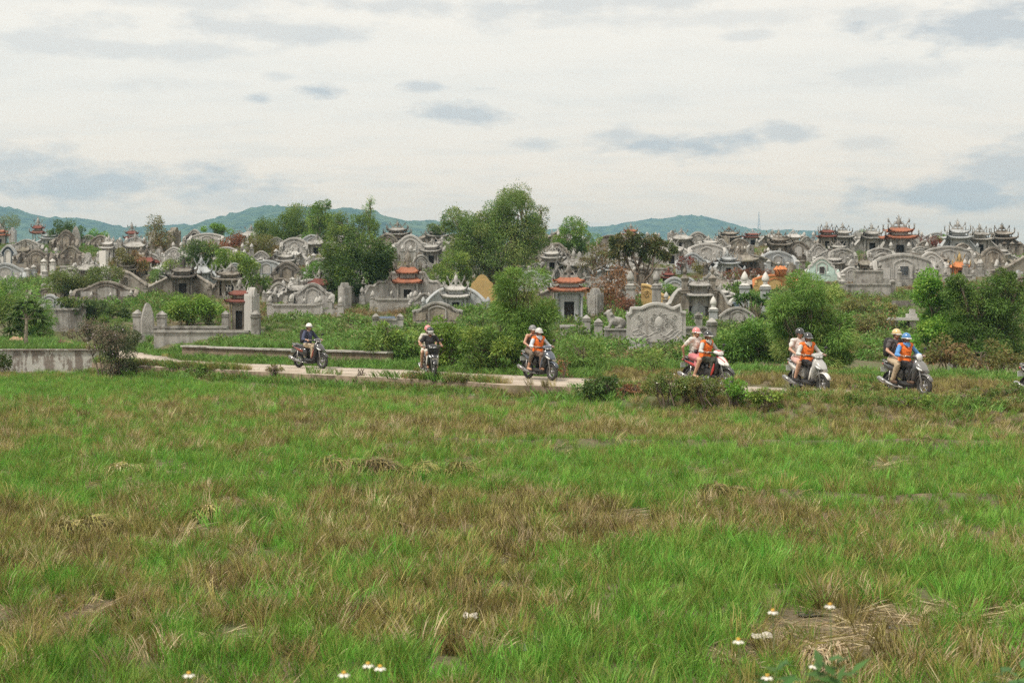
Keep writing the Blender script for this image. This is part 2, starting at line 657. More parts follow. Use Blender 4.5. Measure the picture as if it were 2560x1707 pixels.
# lane surface: worn concrete, paler wheel tracks, dirt along the middle and the edges, hairline cracks
m, N, b = mat_new("path_concrete")
g = N.new("ShaderNodeNewGeometry")
P = g.outputs["Position"]
ac = N.new("ShaderNodeAttribute", attribute_name="across")
aw = N.math("ADD", ac.outputs["Fac"], N.math("MULTIPLY", N.math("SUBTRACT", N.noise(P, .7, 4, .6), .5), .9))
trk = N.ramp(N.math("ABSOLUTE", N.math("SUBTRACT", N.math("ABSOLUTE", aw), .75)), .45, .12)
big_, fin_ = N.noise(P, .8, 6, .65, .4), N.noise(P, 11.0, 5, .65)
c = N.mix(fin_, (.29, .245, .195), (.43, .375, .315))
c = N.mix(N.math("MULTIPLY", trk, .55), c, (.49, .43, .365))
c = N.mix(N.math("MULTIPLY", N.ramp(big_, .50, .68), .65), c, (.25, .195, .14))
vo = N.new("ShaderNodeTexVoronoi", feature="DISTANCE_TO_EDGE")
N.l.new(P, vo.inputs["Vector"])
vo.inputs["Scale"].default_value = .55
c = N.mix(N.math("MULTIPLY", N.ramp(vo.outputs["Distance"], .022, .006), .6), c, (.12, .10, .075))
N.l.new(c, b.inputs["Base Color"])
b.inputs["Roughness"].default_value = .92
bp = N.new("ShaderNodeBump")
bp.inputs["Strength"].default_value = .5
bp.inputs["Distance"].default_value = .03
N.l.new(fin_, bp.inputs["Height"])
N.l.new(bp.outputs[0], b.inputs["Normal"])
# concrete lane: a slab with ragged edges that stands a little above the field
ds = np.concatenate([[0], np.cumsum(np.hypot(*np.diff(PATH, axis=0).T))])
ss = np.arange(0, ds[-1], 0.35)
cx_, cy_ = np.interp(ss, ds, PATH[:, 0]), np.interp(ss, ds, PATH[:, 1])
for _ in range(12):                                   # smooth the polyline
    cx_[1:-1] = (cx_[:-2] + 2 * cx_[1:-1] + cx_[2:]) / 4
    cy_[1:-1] = (cy_[:-2] + 2 * cy_[1:-1] + cy_[2:]) / 4
tx, ty = np.gradient(cx_), np.gradient(cy_)
tl = np.hypot(tx, ty)
nx_, ny_ = -ty / tl, tx / tl
rows = []
prof = [(-1.73, -0.60), (-1.70, -0.02), (-1.64, 0.0), (-0.9, 0.012), (0, 0.02), (0.9, 0.012), (1.64, 0.0), (1.70, -0.3)]
for j, (o, z) in enumerate(prof):
    side = 1 if o > 0 else 0
    jit = (fbm(ss * 0.8, np.full_like(ss, 5.0 + 20 * side), 4, 0) - 0.5) * 0.5 if j in (0, 1, 2, 6, 7) else 0
    zz_ = z + (fbm(ss * 0.6, np.full_like(ss, j * 3.0), 3, 1) - 0.5) * 0.02
    o = o * (1 - .22 * sstep(0, 5, cx_))
    rows.append(np.stack([cx_ + nx_ * (o + jit), cy_ + ny_ * (o + jit), zz_], -1))
rv = np.stack(rows, 0)
ri = np.arange(rv.shape[0] * rv.shape[1]).reshape(rv.shape[:2])
rf = np.stack([ri[:-1, :-1], ri[:-1, 1:], ri[1:, 1:], ri[1:, :-1]], -1).reshape(-1, 4)
pm = np_mesh("path", rv.reshape(-1, 3), rf)
pm.materials.append(MATS["path_concrete"])
pm.materials.append(MATS["curb_dirty"])
mi = np.zeros(rf.shape[0], np.int32)
mi[:rv.shape[1] - 1] = 1
pm.polygons.foreach_set("material_index", mi)
pa = pm.attributes.new("across", "FLOAT", "POINT")
pa.data.foreach_set("value", np.repeat([p_[0] for p_ in prof], rv.shape[1]).astype(np.float32))
tag(link("path", pm), kind="structure")


def ribbon(pts, z0, z1, thick, jag=0.03, cap=None):
    """a wall along plan points; z0/z1 bottom and top (numbers or lists)"""
    pts = np.array(pts, float)
    d = np.concatenate([[0], np.cumsum(np.hypot(*np.diff(pts, axis=0).T))])
    s = np.linspace(0, d[-1], max(3, int(d[-1] / 0.4)))
    x, y = np.interp(s, d, pts[:, 0]), np.interp(s, d, pts[:, 1])
    z1 = np.interp(s, d, z1) if hasattr(z1, "__len__") else np.full_like(s, z1)
    z1 = z1 + (fbm(s * 1.3 + pts[0, 0], s * 0 + 3, 3) - 0.5) * jag * 2
    tx_, ty_ = np.gradient(x), np.gradient(y)
    l = np.hypot(tx_, ty_)
    ox, oy = -ty_ / l * thick / 2, tx_ / l * thick / 2
    rings = []
    for i in range(len(s)):
        rings.append([(x[i] - ox[i], y[i] - oy[i], z0), (x[i] - ox[i], y[i] - oy[i], z1[i]), (x[i] + ox[i], y[i] + oy[i], z1[i]), (x[i] + ox[i], y[i] + oy[i], z0)])
    return MB().loft(rings)


# retaining wall of the terrace at the far left, with its thin ledge
w = empty("retaining_wall", (0, 0, 0))
tag(w, "stained cement retaining wall at the field's left edge beside the path", "wall")
ribbon([(-34, 48.25), (-24, 48.25), (-15.1, 48.25)], -0.9, 0.43, 0.3, 0.015).build("wall_face", MATS["wall_cement"], w)
ribbon([(-34, 48.22), (-15.04, 48.22)], 0.432, 0.475, 0.40, 0.004).build("coping", MATS["wall_cement"], w)
ribbon([(-34, 47.85), (-15.3, 47.85), (-12.5, 46.2)], -0.9, -0.34, 0.16, 0.01).build("ledge", MATS["concrete"], w)
# low wall on the cemetery side of the path
LW = [(-13.2, 51.6), (-11.4, 50.0), (-8.6, 48.0), (-5.6, 46.3), (-4.3, 45.4)]
w = empty("low_wall", (0, 0, 0))
tag(w, "low mud stained retaining wall along the far side of the path", "wall")
ribbon(LW, -0.3, 0.46, 0.26, 0.03).build("wall_face", MATS["wall_mud"], w)
ribbon([(x - 0.02, y - 0.03) for x, y in LW], 0.44, 0.50, 0.36, 0.01).build("coping", MATS["concrete"], w)
# irrigation kerb at the foot of the path
tag(ribbon([(-1.6, 36.3), (0.4, 34.9), (2.0, 33.8)], -0.7, -0.30, 0.18, 0.01).build("ditch_kerb", MATS["concrete"]),
    "thin concrete ditch kerb at the foot of the path below the bamboo", "kerb")

# ------------------------------------------------------------------ hills on the skyline
m, N, b = mat_new("forest_hill")
g = N.new("ShaderNodeNewGeometry")
P = g.outputs["Position"]
f1, f2 = N.noise(P, 0.010, 6, 0.62), N.noise(P, 0.06, 5, 0.65)
c = N.mix(N.ramp(f2, 0.35, 0.68), (0.016, 0.038, 0.014), (0.10, 0.15, 0.05))
c = N.mix(N.math("MULTIPLY", N.ramp(f1, 0.48, 0.70), 0.6), c, (0.15, 0.19, 0.075))
N.l.new(c, b.inputs["Base Color"])
b.inputs["Roughness"].default_value = 1.0
b.inputs["Specular IOR Level"].default_value = 0.0
bp = N.new("ShaderNodeBump")
bp.inputs["Strength"].default_value = 1.0
bp.inputs["Distance"].default_value = 6.0
N.l.new(f2, bp.inputs["Height"])
N.l.new(bp.outputs[0], b.inputs["Normal"])


def hills(ridge, D, name, depth, seed):
    r = np.array(ridge, float)
    x = np.arange((r[0, 0] - 1280) / FPX * D, (r[-1, 0] - 1280) / FPX * D, 7.0)
    zr = np.interp(x, (r[:, 0] - 1280) / FPX * D, CAM_H + (HORIZON - r[:, 1]) / FPX * D)
    kern = np.ones(9) / 9
    zr = np.convolve(np.pad(zr, 4, "edge"), kern, "valid")
    t = np.concatenate([np.linspace(-1, -0.2, 22), np.linspace(-0.17, 0.17, 12), np.linspace(0.2, 1, 12)])
    X, T = np.meshgrid(x, t)
    Z0 = np.tile(zr, (len(t), 1))
    Y = D + T * depth + (fbm(X * 0.004, T * 0 + seed, 3) - 0.5) * 300
    fall = 1 - np.abs(T) ** 1.25
    spur = (fbm(X * 0.006, T * 2.2 + seed, 4, 1) - 0.5) * 0.55 * (1 - fall) * np.abs(T) ** 0.4 * 4 * np.clip(fall, 0, 1)
    Z = Z0 * np.clip(fall + spur, 0, 1.0) + (fbm(X * 0.045, T * 14 + seed, 3, 2) - 0.5) * 7.0 * (fall > 0.02)
    Z += np.where(vnoise(X * 0.11, T * 40, 1) > 0.82, 3.5, 0.0)
    Z[0, :] = Z[-1, :] = -1.2
    n, k = X.shape
    ii = np.arange(n * k).reshape(n, k)
    ff = np.stack([ii[:-1, :-1], ii[:-1, 1:], ii[1:, 1:], ii[1:, :-1]], -1).reshape(-1, 4)
    return tag(link(name, np_mesh(name, np.stack([X.ravel(), Y.ravel(), Z.ravel()], -1), ff), m, smooth=True), kind="structure")


hills([(-900, 640), (-500, 560), (-250, 535), (-120, 545), (0, 523), (40, 522), (65, 528), (95, 543), (120, 552), (150, 541), (180, 538), (215, 545), (260, 560), (305, 571), (335, 560),
       (365, 553), (400, 553), (432, 563), (470, 548), (520, 540), (560, 530), (600, 516), (650, 510), (700, 513), (740, 525), (800, 527), (850, 530),
       (880, 527), (910, 526), (950, 535), (990, 551), (1030, 562), (1080, 557), (1130, 566), (1200, 577), (1300, 592), (1400, 640)], 2300, "hills", 700, 3.0)
hills([(1050, 640), (1200, 600), (1320, 580), (1400, 572), (1460, 570), (1500, 571), (1560, 562), (1600, 553), (1660, 549), (1690, 545), (1720, 538), (1745, 538),
       (1775, 543), (1820, 556), (1880, 574), (1902, 571), (1960, 576), (2005, 579), (2050, 577), (2085, 592), (2150, 612), (2300, 640)], 2900, "hills", 650, 9.0)

# radio mast on the right-hand hill
mp = at_depth(1897, 572, 2900)
mast = empty("radio_mast", (mp.x, mp.y, mp.z - 14))
tag(mast, "slender lattice radio mast standing on the far blue hill", "mast")
hm = 52.0
for k in range(3):
    a = 2 * math.pi * k / 3
    MB().tube([(5.5 * math.cos(a), 5.5 * math.sin(a), 0), (0.7 * math.cos(a), 0.7 * math.sin(a), hm * 0.75), (0.3 * math.cos(a), 0.3 * math.sin(a), hm)], [0.40, 0.33, 0.22], 5).build("leg", MATS["steel"], mast)
for i in range(9):
    z0, z1 = hm * 0.75 * i / 9, hm * 0.75 * (i + 1) / 9
    q = MB()
    for k in range(3):
        a, a2 = 2 * math.pi * k / 3, 2 * math.pi * (k + 1) / 3
        r0, r1 = 5.5 - 4.8 * i / 9, 5.5 - 4.8 * (i + 1) / 9
        q.tube([(r0 * math.cos(a), r0 * math.sin(a), z0), (r1 * math.cos(a2), r1 * math.sin(a2), z1)], 0.16, 4)
    q.build("brace", MATS["steel"], mast)

# ------------------------------------------------------------------ the air between here and the hills
hz = MB().box((0, 1750, 101), (9400, 3900, 210)).build("haze", None)
tag(hz, "pale blue haze in the air over the whole valley", None, kind="stuff")
hm_ = bpy.data.materials.new("haze")
hm_.use_nodes = True
hm_.node_tree.nodes.clear()
pv = hm_.node_tree.nodes.new("ShaderNodeVolumePrincipled")
pv.inputs["Color"].default_value = (0.37, 0.66, 0.90, 1)
pv.inputs["Density"].default_value = 0.00034
pv.inputs["Anisotropy"].default_value = 0.2
ho = hm_.node_tree.nodes.new("ShaderNodeOutputMaterial")
hm_.node_tree.links.new(pv.outputs[0], ho.inputs["Volume"])
hz.data.materials.append(hm_)

# ------------------------------------------------------------------ tomb kit (local frame: x across, -y towards the field, z up, metres)
FOOT = []            # plan circles kept free of tall weeds
CACHE = {}


def shared(key, fn):
    if key not in CACHE:
        CACHE[key] = fn().mesh(key)
    return CACHE[key]


def unit(name, key, fn, mat, parent, loc, scale, rz=0.0, smooth=True):
    """a part that shares its mesh with its look-alikes (one mesh per material)"""
    k = key + "|" + mat
    if k not in CACHE:
        me = fn().mesh(key)
        me.materials.append(MATS[mat])
        if smooth:
            me.polygons.foreach_set("use_smooth", [True] * len(me.polygons))
        CACHE[k] = me
    o = bpy.data.objects.new(name, CACHE[k])
    COL.objects.link(o)
    o.parent = parent
    o.location = loc
    o.scale = scale if hasattr(scale, "__len__") else (scale,) * 3
    o.rotation_euler = (0, 0, rz)
    return o


LOTUS = lambda: MB().lathe([(0.30, 0.0), (0.34, 0.04), (0.26, 0.09), (0.20, 0.12), (0.36, 0.18), (0.46, 0.30), (0.47, 0.42), (0.40, 0.60), (0.26, 0.78), (0.11, 0.92), (0.01, 1.0)], 12)
CAP = lambda: MB().lathe([(0.56, 0.0), (0.70, 0.18), (0.70, 0.36), (0.50, 0.52), (0.30, 0.80), (0.08, 1.0)], 4, rot=math.pi / 4)
URN = lambda: MB().lathe([(0.22, 0.0), (0.16, 0.14), (0.30, 0.24), (0.50, 0.42), (0.50, 0.56), (0.34, 0.70), (0.18, 0.78), (0.22, 0.86), (0.02, 1.0)], 12)
SHAFT = lambda: MB().lathe([(0.80, -0.4), (0.80, 0.10), (0.66, 0.13), (0.64, 0.90), (0.76, 0.93), (0.78, 1.0)], 4, rot=math.pi / 4)


def pillar(root, x, y, w, h, mat, top="cap", fmat=None, rz=0.0, z=0.0):
    p = unit("pillar", "pillar_shaft", SHAFT, mat, root, (x, y, z), (w, w, h), rz, smooth=False)
    fm = fmat or mat
    # a finial is a child of its pillar: undo the pillar's stretch
    if top == "cap":
        unit("cap", "pillar_cap", CAP, fm, p, (0, 0, 1.0), (1, 1, 0.62 * w / h), smooth=False)
    elif top == "lotus":
        unit("lotus_bud", "lotus_bud", LOTUS, fm, p, (0, 0, 1.0), (0.85, 0.85, 1.25 * w / h))
    elif top == "caplotus":
        unit("cap", "pillar_cap", CAP, fm, p, (0, 0, 1.0), (1, 1, 0.45 * w / h), smooth=False)
        unit("lotus_bud", "lotus_bud", LOTUS, fm, p, (0, 0, 1.0 + 0.40 * w / h), (0.85, 0.85, 1.3 * w / h))
    elif top == "urn":
        unit("urn", "stone_urn", URN, fm, p, (0, 0, 1.0), (1.1, 1.1, 1.0 * w / h))
    return p


def arc(x0, x1, z0, zc, n=14):
    """segmental arch from (x0,z0) over the middle at zc to (x1,z0)"""
    out = []
    for i in range(n + 1):
        t = i / n
        out.append((x0 + (x1 - x0) * t, z0 + (zc - z0) * math.sin(math.pi * t) ** 0.85))
    return out


def top_profile(style, w, h):
    a = w / 2
    if style == "seg":
        left = [(-a, .58 * h), (-.92 * a, .64 * h), (-.80 * a, .63 * h), (-.66 * a, .70 * h), (-.60 * a, .78 * h)]
        return left + arc(-.56 * a, .56 * a, .76 * h, h) + [(-x, z) for x, z in left[::-1]]
    if style == "round":
        return arc(-a, a, .52 * h, h, 18)
    if style == "low":
        return arc(-a, a, .78 * h, h, 16)
    if style == "ogee":
        left = [(-a, .40 * h), (-.94 * a, .46 * h), (-.86 * a, .44 * h), (-.74 * a, .50 * h), (-.62 * a, .64 * h), (-.52 * a, .78 * h)]
        return left + arc(-.42 * a, .42 * a, .86 * h, h, 10) + [(-x, z) for x, z in left[::-1]]
    if style == "step":
        left = [(-a, .46 * h), (-.84 * a, .52 * h), (-.84 * a + .01, .62 * h), (-.64 * a, .68 * h), (-.64 * a + .01, .78 * h)]
        return left + arc(-.5 * a, .5 * a, .80 * h, h, 12) + [(-x, z) for x, z in left[::-1]]
    if style == "wave":
        left = [(-a, .80 * h), (-.90 * a, .86 * h), (-.80 * a, .82 * h), (-.70 * a, .74 * h), (-.58 * a, .76 * h)]
        return left + arc(-.50 * a, .50 * a, .80 * h, h, 12) + [(-x, z) for x, z in left[::-1]]
    return [(-a, h), (a, h)]


def coping(prof, y0, y1, t):
    n = len(prof)
    rings = []
    for i, (x, z) in enumerate(prof):
        x0, z0 = prof[max(0, i - 1)]
        x1, z1 = prof[min(n - 1, i + 1)]
        d = math.hypot(x1 - x0, z1 - z0) or 1
        nx, nz = -(z1 - z0) / d, (x1 - x0) / d
        rings.append([(x - nx * t * .5, y0, z - nz * t * .5), (x + nx * t * .5, y0, z + nz * t * .5), (x + nx * t * .8, (y0 + y1) / 2, z + nz * t * .8),
                      (x + nx * t * .5, y1, z + nz * t * .5), (x - nx * t * .5, y1, z - nz * t * .5)])
    return MB().loft(rings)


def curl(cx, cz, r, turns, y, sx=1, rad=0.03, n=16, ph=0.0):
    pts, rr = [], []
    for i in range(n):
        t = i / (n - 1)
        a = ph + turns * 2 * math.pi * t
        k = r * (1 - 0.85 * t)
        pts.append((cx + sx * k * math.cos(a), y, cz + k * math.sin(a)))
        rr.append(rad * (1 - 0.5 * t))
    return MB().tube(pts, rr, 6)


def wallpath(pts, thick):
    """pts: (x, y, ztop); a wall that runs through plan points with its own top line, rounded coping"""
    P_ = [Vector(p) for p in pts]
    rings, cop = [], []
    for i, p in enumerate(P_):
        d = P_[min(i + 1, len(P_) - 1)] - P_[max(i - 1, 0)]
        d.z = 0
        d.normalize()
        s = Vector((-d.y, d.x, 0))
        o, e = s * thick / 2, s * (thick / 2 + 0.05)
        rings.append([(p.x - o.x, p.y - o.y, -0.9), (p.x - o.x, p.y - o.y, p.z), (p.x + o.x, p.y + o.y, p.z), (p.x + o.x, p.y + o.y, -0.9)])
        cop.append([(p.x - e.x, p.y - e.y, p.z - .05), (p.x - e.x, p.y - e.y, p.z + .03), (p.x, p.y, p.z + .10), (p.x + e.x, p.y + e.y, p.z + .03), (p.x + e.x, p.y + e.y, p.z - .05)])
    return MB().loft(rings), MB().loft(cop)


def k_arch(root, w, h, mat="stone_grey", carve=None, style="seg", arms=0.5, top="lotus", fmat=None, plaque=None, front=True, curls=True, cop=None, thick=None):
    """arched screen wall with arms that sweep forward to finial posts, the usual family tomb"""
    t = thick or max(0.2, 0.07 * h + 0.1)
    cm = cop or mat
    prof = top_profile(style, w, h)
    MB().prism([(-w / 2, -0.9)] + prof + [(w / 2, -0.9)], -t / 2, t / 2).build("back_wall", MATS[mat], root)
    coping(prof, -t / 2 - .06, t / 2 + .06, 0.05 * h + .04).build("coping", MATS[cm], root)
    MB().box((0, -t * .5 - .05, .04 * h), (w * 1.04, t + .12, .20 * h)).build("plinth", MATS[mat], root)
    y = -t / 2
    # central relief panel with a moulded frame
    pw, pz0, pz1 = .34 * w, .20 * h, .70 * h
    pan = arc(-pw / 2, pw / 2, pz1, min(.9 * h, pz1 + .13 * h), 10)
    pn = MB().prism([(-pw / 2, pz0)] + pan + [(pw / 2, pz0)], y - .03, y + .05).build("relief_panel", MATS[carve or mat], root)
    fr = [(-pw / 2, pz0)] + pan + [(pw / 2, pz0)]
    MB().tube([(x, y - .04, z) for x, z in fr], .022 * h + .012, 5).build("panel_frame", MATS[cm], pn)
    for s in (-1, 1):
        sp = MB().box((s * .335 * w, y - .01, .38 * h), (.20 * w, .08, .36 * h)).build("side_panel", MATS[carve or mat], root)
        if curls:
            curl(s * .40 * w, .60 * h, .08 * h, 1.6, y - .05, -s, .020 * h + .01).build("scroll", MATS[cm], sp)
    if plaque:
        p = MB().box((0, y - .07, .46 * h), (.16 * w, .08, .30 * h)).build("plaque", MATS[plaque], root)
        if plaque == "plaque_black":                       # rows of worn, unreadable marks
            for j in range(6):
                q = MB()
                for i in range(5):
                    if (i * 7 + j * 3) % 6:
                        q.box(((-.055 + .0275 * i) * w, y - .115, (.56 - .04 * j) * h), (.016 * w, .012, .012 * h))
                q.build("inscription", MATS["stone_grey"], p)
        MB().tube([(-.085 * w, y - .1, .305 * h), (.085 * w, y - .1, .305 * h), (.085 * w, y - .1, .615 * h), (-.085 * w, y - .1, .615 * h), (-.085 * w, y - .1, .305 * h)], .03, 4).build("plaque_frame", MATS[cm], p)
    L = arms * w
    if L > 0:
        e = prof[0][1]
        for s in (-1, 1):
            pts = []
            for i in range(7):
                k = i / 6
                zt = e * (1 - .52 * k + .10 * math.sin(2 * math.pi * k))
                pts.append((s * (w / 2 + .10 * L * math.sin(math.pi * k) - .0 * k), -L * k, max(.25, zt)))
            wl_, cp_ = wallpath(pts, t * .8)
            sw = wl_.build("side_wall", MATS[mat], root)
            cp_.build("coping", MATS[cm], sw)
            pillar(root, s * (w / 2), -L - .14, .20 + .05 * h, max(.4, e * .62), mat, top, fmat)
        if front:
            for s in (-1, 1):
                a, b2 = s * w / 2, s * w * .16
                MB().box(((a + b2) / 2, -L - .14, .06), (abs(a - b2), .18, .62)).build("front_wall", MATS[mat], root)
                pillar(root, b2, -L - .14, .17 + .04 * h, max(.35, e * .5), mat, top, fmat)
            bed = arc(-.26 * w, .26 * w, .12, .34, 8)
            MB().prism([(-.26 * w, -.6)] + bed + [(.26 * w, -.6)], -L * .78, -L * .22).build("grave_mound", MATS[mat], root)


def roof_mesh(W_, D_, Hh, ridge, lift, rows):
    """hipped roof with swept-up corners, tiles as ribs of the surface"""
    mb = MB()
    nv = 5
    for face in range(4):
        if face % 2 == 0:
            half, ht, dep, n = W_ / 2, ridge / 2, D_ / 2, rows * 2
        else:
            half, ht, dep, n = D_ / 2, 0.02, W_ / 2, max(4, int(rows * 2 * D_ / W_))
        apex = 0.0 if face % 2 == 0 else ridge / 2
        vs, fs = [], []
        for j in range(nv + 1):
            v = j / nv
            hw = half + (ht - half) * v
            out = dep + (apex - dep) * v
            z = Hh * (v ** 1.45 * .75 + .25 * v)
            for i in range(n + 1):
                u = -1 + 2 * i / n
                zl = lift * abs(u) ** 3.2 * (1 - v) ** 1.5
                rib = (.030 * W_ / rows * 3.0 if i % 2 else 0.0) * (1 - .35 * v)
                x, y = u * hw, -(out + .10 * dep * abs(u) ** 4 * (1 - v))
                p = (x, y, z + zl + rib)
                for _ in range(face):
                    p = (-p[1], p[0], p[2])
                vs.append(p)
        for j in range(nv):
            for i in range(n):
                a = j * (n + 1) + i
                fs.append((a, a + 1, a + n + 2, a + n + 1))
        o = len(vs)
        for i in range(n + 1):                        # eave thickness
            x, y, z = vs[i]
            vs.append((x * .985, y * .985, z - .05 * W_ ** .5))
        for i in range(n):
            fs.append((i, o + i, o + i + 1, i + 1))
        mb.add(vs, fs)
    z = -.035 * W_ ** .5
    mb.box((0, 0, z + .02), (W_ * .93, D_ * .93, .05))
    return mb


def flame(mb, base, h, w, lean, n=3):
    for i in range(n):
        s = (i - (n - 1) / 2)
        pts = [(base[0] + s * w * .5, base[1], base[2])]
        for k in range(1, 5):
            t = k / 4
            pts.append((base[0] + s * w * (.5 + .5 * t) + lean * h * t + .16 * h * math.sin(4 * t + i), base[1] + .05 * h * math.cos(3 * t + i), base[2] + h * (t * (1 - .2 * abs(s)))))
        mb.tube(pts, [w * .30, w * .34, w * .28, w * .18, w * .04], 5)
    return mb


def DRAGON():
    """unit ridge dragon: wavy body along +x, raised head at x=0, tail curling up at x=1"""
    mb = MB()
    pts, rr = [], []
    for i in range(18):
        t = i / 17
        pts.append((.08 + .90 * t, .03 * math.sin(9 * t), .16 + .13 * math.sin(2 * math.pi * 1.35 * t + .4) + .35 * max(0, t - .75) * 2.2))
        rr.append(.075 * (1 - .62 * t))
    mb.tube(pts, rr, 6)
    mb.tube([(.10, 0, .24), (.04, 0, .42), (-.02, 0, .52), (-.12, 0, .50)], [.075, .07, .09, .04], 6)
    for i in range(1, 17, 2):
        x, y, z = pts[i]
        mb.tube([(x, y, z), (x + .05, y, z + .14), (x + .10, y, z + .20)], [.035, .025, .004], 4)
    mb.tube([(0, .03, .55), (.08, .05, .70), (.17, .05, .74)], [.03, .022, .005], 4)
    mb.tube([(0, -.03, .55), (.06, -.06, .68), (.14, -.07, .80)], [.03, .022, .005], 4)
    flame(mb, (.98, 0, .35), .42, .12, .25, 3)
    return mb


FLAMEM = lambda: flame(MB(), (0, 0, 0), 1.0, .26, .25, 3)
PEARL = lambda: flame(MB().lathe([(.30, 0), (.20, .10), (.34, .28), (.40, .48), (.30, .68), (.05, .84)], 10), (0, 0, .55), .6, .22, 0.0, 3)


def k_pavilion(root, w, h, mat="stone_grey", roof="stone_grey", tiers=2, orn="stone_grey", wings=0.0, wstyle="slope", open_=False, door=True, ornate=1.0, wmat=None, body_h=.50, ridge=.55):
    """small spirit house: posts, recessed door, one or two hipped roofs, dragons on the ridge"""
    d = w * .70
    bh = h * body_h
    bw = w * .66
    MB().box((0, 0, -.35), (w * .98, d * 1.1, .70 + .12 * bh)).build("plinth", MATS[mat], root)
    if not open_:
        t = .09 * w
        MB().box((0, d * .30, bh * .5), (bw, t, bh)).build("back_wall", MATS[mat], root)
        for s in (-1, 1):
            MB().box((s * (bw / 2 - t / 2), 0, bh * .5), (t, d * .58, bh)).build("side_wall", MATS[mat], root)
            MB().box((s * bw * .34, -d * .27, bh * .5), (bw * .20, t * .7, bh)).build("front_pier", MATS[mat], root)
        MB().box((0, -d * .27, bh * .87), (bw * .52, t * .72, bh * .26)).build("lintel", MATS[mat], root)
        if door:
            MB().box((0, d * .02, bh * .40), (bw * .50, t * .4, bh * .76)).build("door", MATS["door_dark"], root)
    for sx in (-1, 1):
        for sy in (-1, 1):
            unit("column", "round_column", lambda: MB().lathe([(.62, -.3), (.62, .05), (.48, .08), (.44, .93), (.60, .96), (.62, 1.0)], 10), mat, root, (sx * w * .40, sy * d * .40, 0), (w * .085, w * .085, bh))
    MB().box((0, 0, bh + .02 * h), (w * .92, d * .92, .05 * h)).build("beam", MATS[mat], root)
    z = bh + .045 * h
    rest = h - z
    rows = 9
    W1 = w * 1.24
    if tiers == 2:
        r1 = rest * .23
        rf = roof_mesh(W1, d * 1.25, r1 * 1.15, w * .62, .10 * w, rows).build("roof", MATS[roof], root, loc=(0, 0, z))
        z2 = z + r1 * .85
        MB().box((0, 0, z2 + rest * .10), (w * .62, d * .56, rest * .26)).build("upper_wall", MATS[mat], root)
        zt = z2 + rest * .17
        r2 = rest * .22
        ru = roof_mesh(w * .96, d * .95, r2 * 1.1, w * ridge, .10 * w, 7).build("roof", MATS[roof], root, loc=(0, 0, zt))
        corners, top, rw, rl = [(rf, W1, d * 1.25), (ru, w * .96, d * .95)], zt + r2 * 1.05, ridge * w, ru
    else:
        r1 = rest * .52
        rf = roof_mesh(W1, d * 1.25, r1, w * ridge, .12 * w, rows).build("roof", MATS[roof], root, loc=(0, 0, z))
        corners, top, rw, rl = [(rf, W1, d * 1.25)], z + r1 * .97, ridge * w, rf
    oh = max(.14 * h, (h - top) * 1.65)
    MB().box((0, 0, top + .01 * h), (rw * 1.02, .07 * w, .05 * h + .02)).build("ridge", MATS[orn], root)
    if ornate > 0:
        for s in (-1, 1):
            unit("dragon", "ridge_dragon", DRAGON, orn, root, (s * rw * .10, 0, top + .02 * h), (s * rw * .55, oh * .9, oh * 1.05))
        unit("flaming_pearl", "flaming_pearl", PEARL, orn, root, (0, 0, top + .02 * h), (oh * .45, oh * .45, oh * .95))
        for rfo, cw, cd in corners:
            for sx in (-1, 1):
                for sy in (-1, 1):
                    unit("corner_flame", "corner_flame", FLAMEM, orn, rfo, (sx * cw * .50, sy * cd * .50, .09 * w), (sx * oh * .42, oh * .30, oh * .62 * ornate))
    wm = wmat or mat
    if wings > 0:
        for s in (-1, 1):
            pts = []
            for i in range(9):
                k = i / 8
                x = s * (w * .36 + wings * k)
                if wstyle == "slope":
                    zt = h * (.66 - .40 * k)
                elif wstyle == "arc":
                    zt = h * (.28 + .42 * math.cos(k * math.pi / 2) ** .8)
                else:
                    zt = h * (.62 - .14 * int(k * 3.01)) + .03 * h * math.sin(k * 9)
                pts.append((x, d * .12 - .35 * wings * k * k, max(.3, zt)))
            a_, c_ = wallpath(pts, .26)
            sw = a_.build("wing_wall", MATS[wm], root)
            c_.build("coping", MATS[wm], sw)
            pillar(root, s * (w * .36 + wings + .1), d * .12 - .35 * wings, .26 + .03 * h, max(.4, pts[-1][2] * .95), wm, "lotus")


def k_stele(root, w, h, mat="stone_grey", carve="stone_carved", style="low", thick=.3, base=True):
    prof = top_profile(style, w, h)
    MB().prism([(-w / 2, -.6)] + prof + [(w / 2, -.6)], -thick / 2, thick / 2).build("slab", MATS[mat], root)
    if style != "flat":
        MB().prism([(-w * .36, .14 * h)] + arc(-w * .36, w * .36, .74 * h, .84 * h, 8) + [(w * .36, .14 * h)], -thick / 2 - .035, -thick / 2 + .03).build("relief_panel", MATS[carve], root)
    if base:
        MB().box((0, 0, -.2), (w * 1.25, thick * 1.8, .56)).build("foot", MATS[mat], root)


def k_posts(root, w, h, mat="stone_grey", top="lotus", n=2, fmat=None, rail=True):
    for i in range(n):
        x = -w / 2 + w * i / max(1, n - 1) if n > 1 else 0
        pillar(root, x, 0, .26 + .10 * h, h * .70, mat, top, fmat)
    if rail and n > 1:
        MB().box((0, .02, h * .10), (w, .16, h * .72)).build("rail_wall", MATS[mat], root)


def k_wall(root, w, h, mat="stone_grey", top="cap", ends=True, slab=.1):
    MB().box((0, 0, h * .36 - .3), (w, .3, h * .72 + .6)).build("wall_body", MATS[mat], root)
    MB().box((0, 0, h * .72 + slab / 2 + .004), (w + .02, .42, slab)).build("coping", MATS[mat], root)
    if ends:
        for s in (-1, 1):
            pillar(root, s * (w / 2 + .16), 0, .3 + .04 * h, h * .86, mat, top)


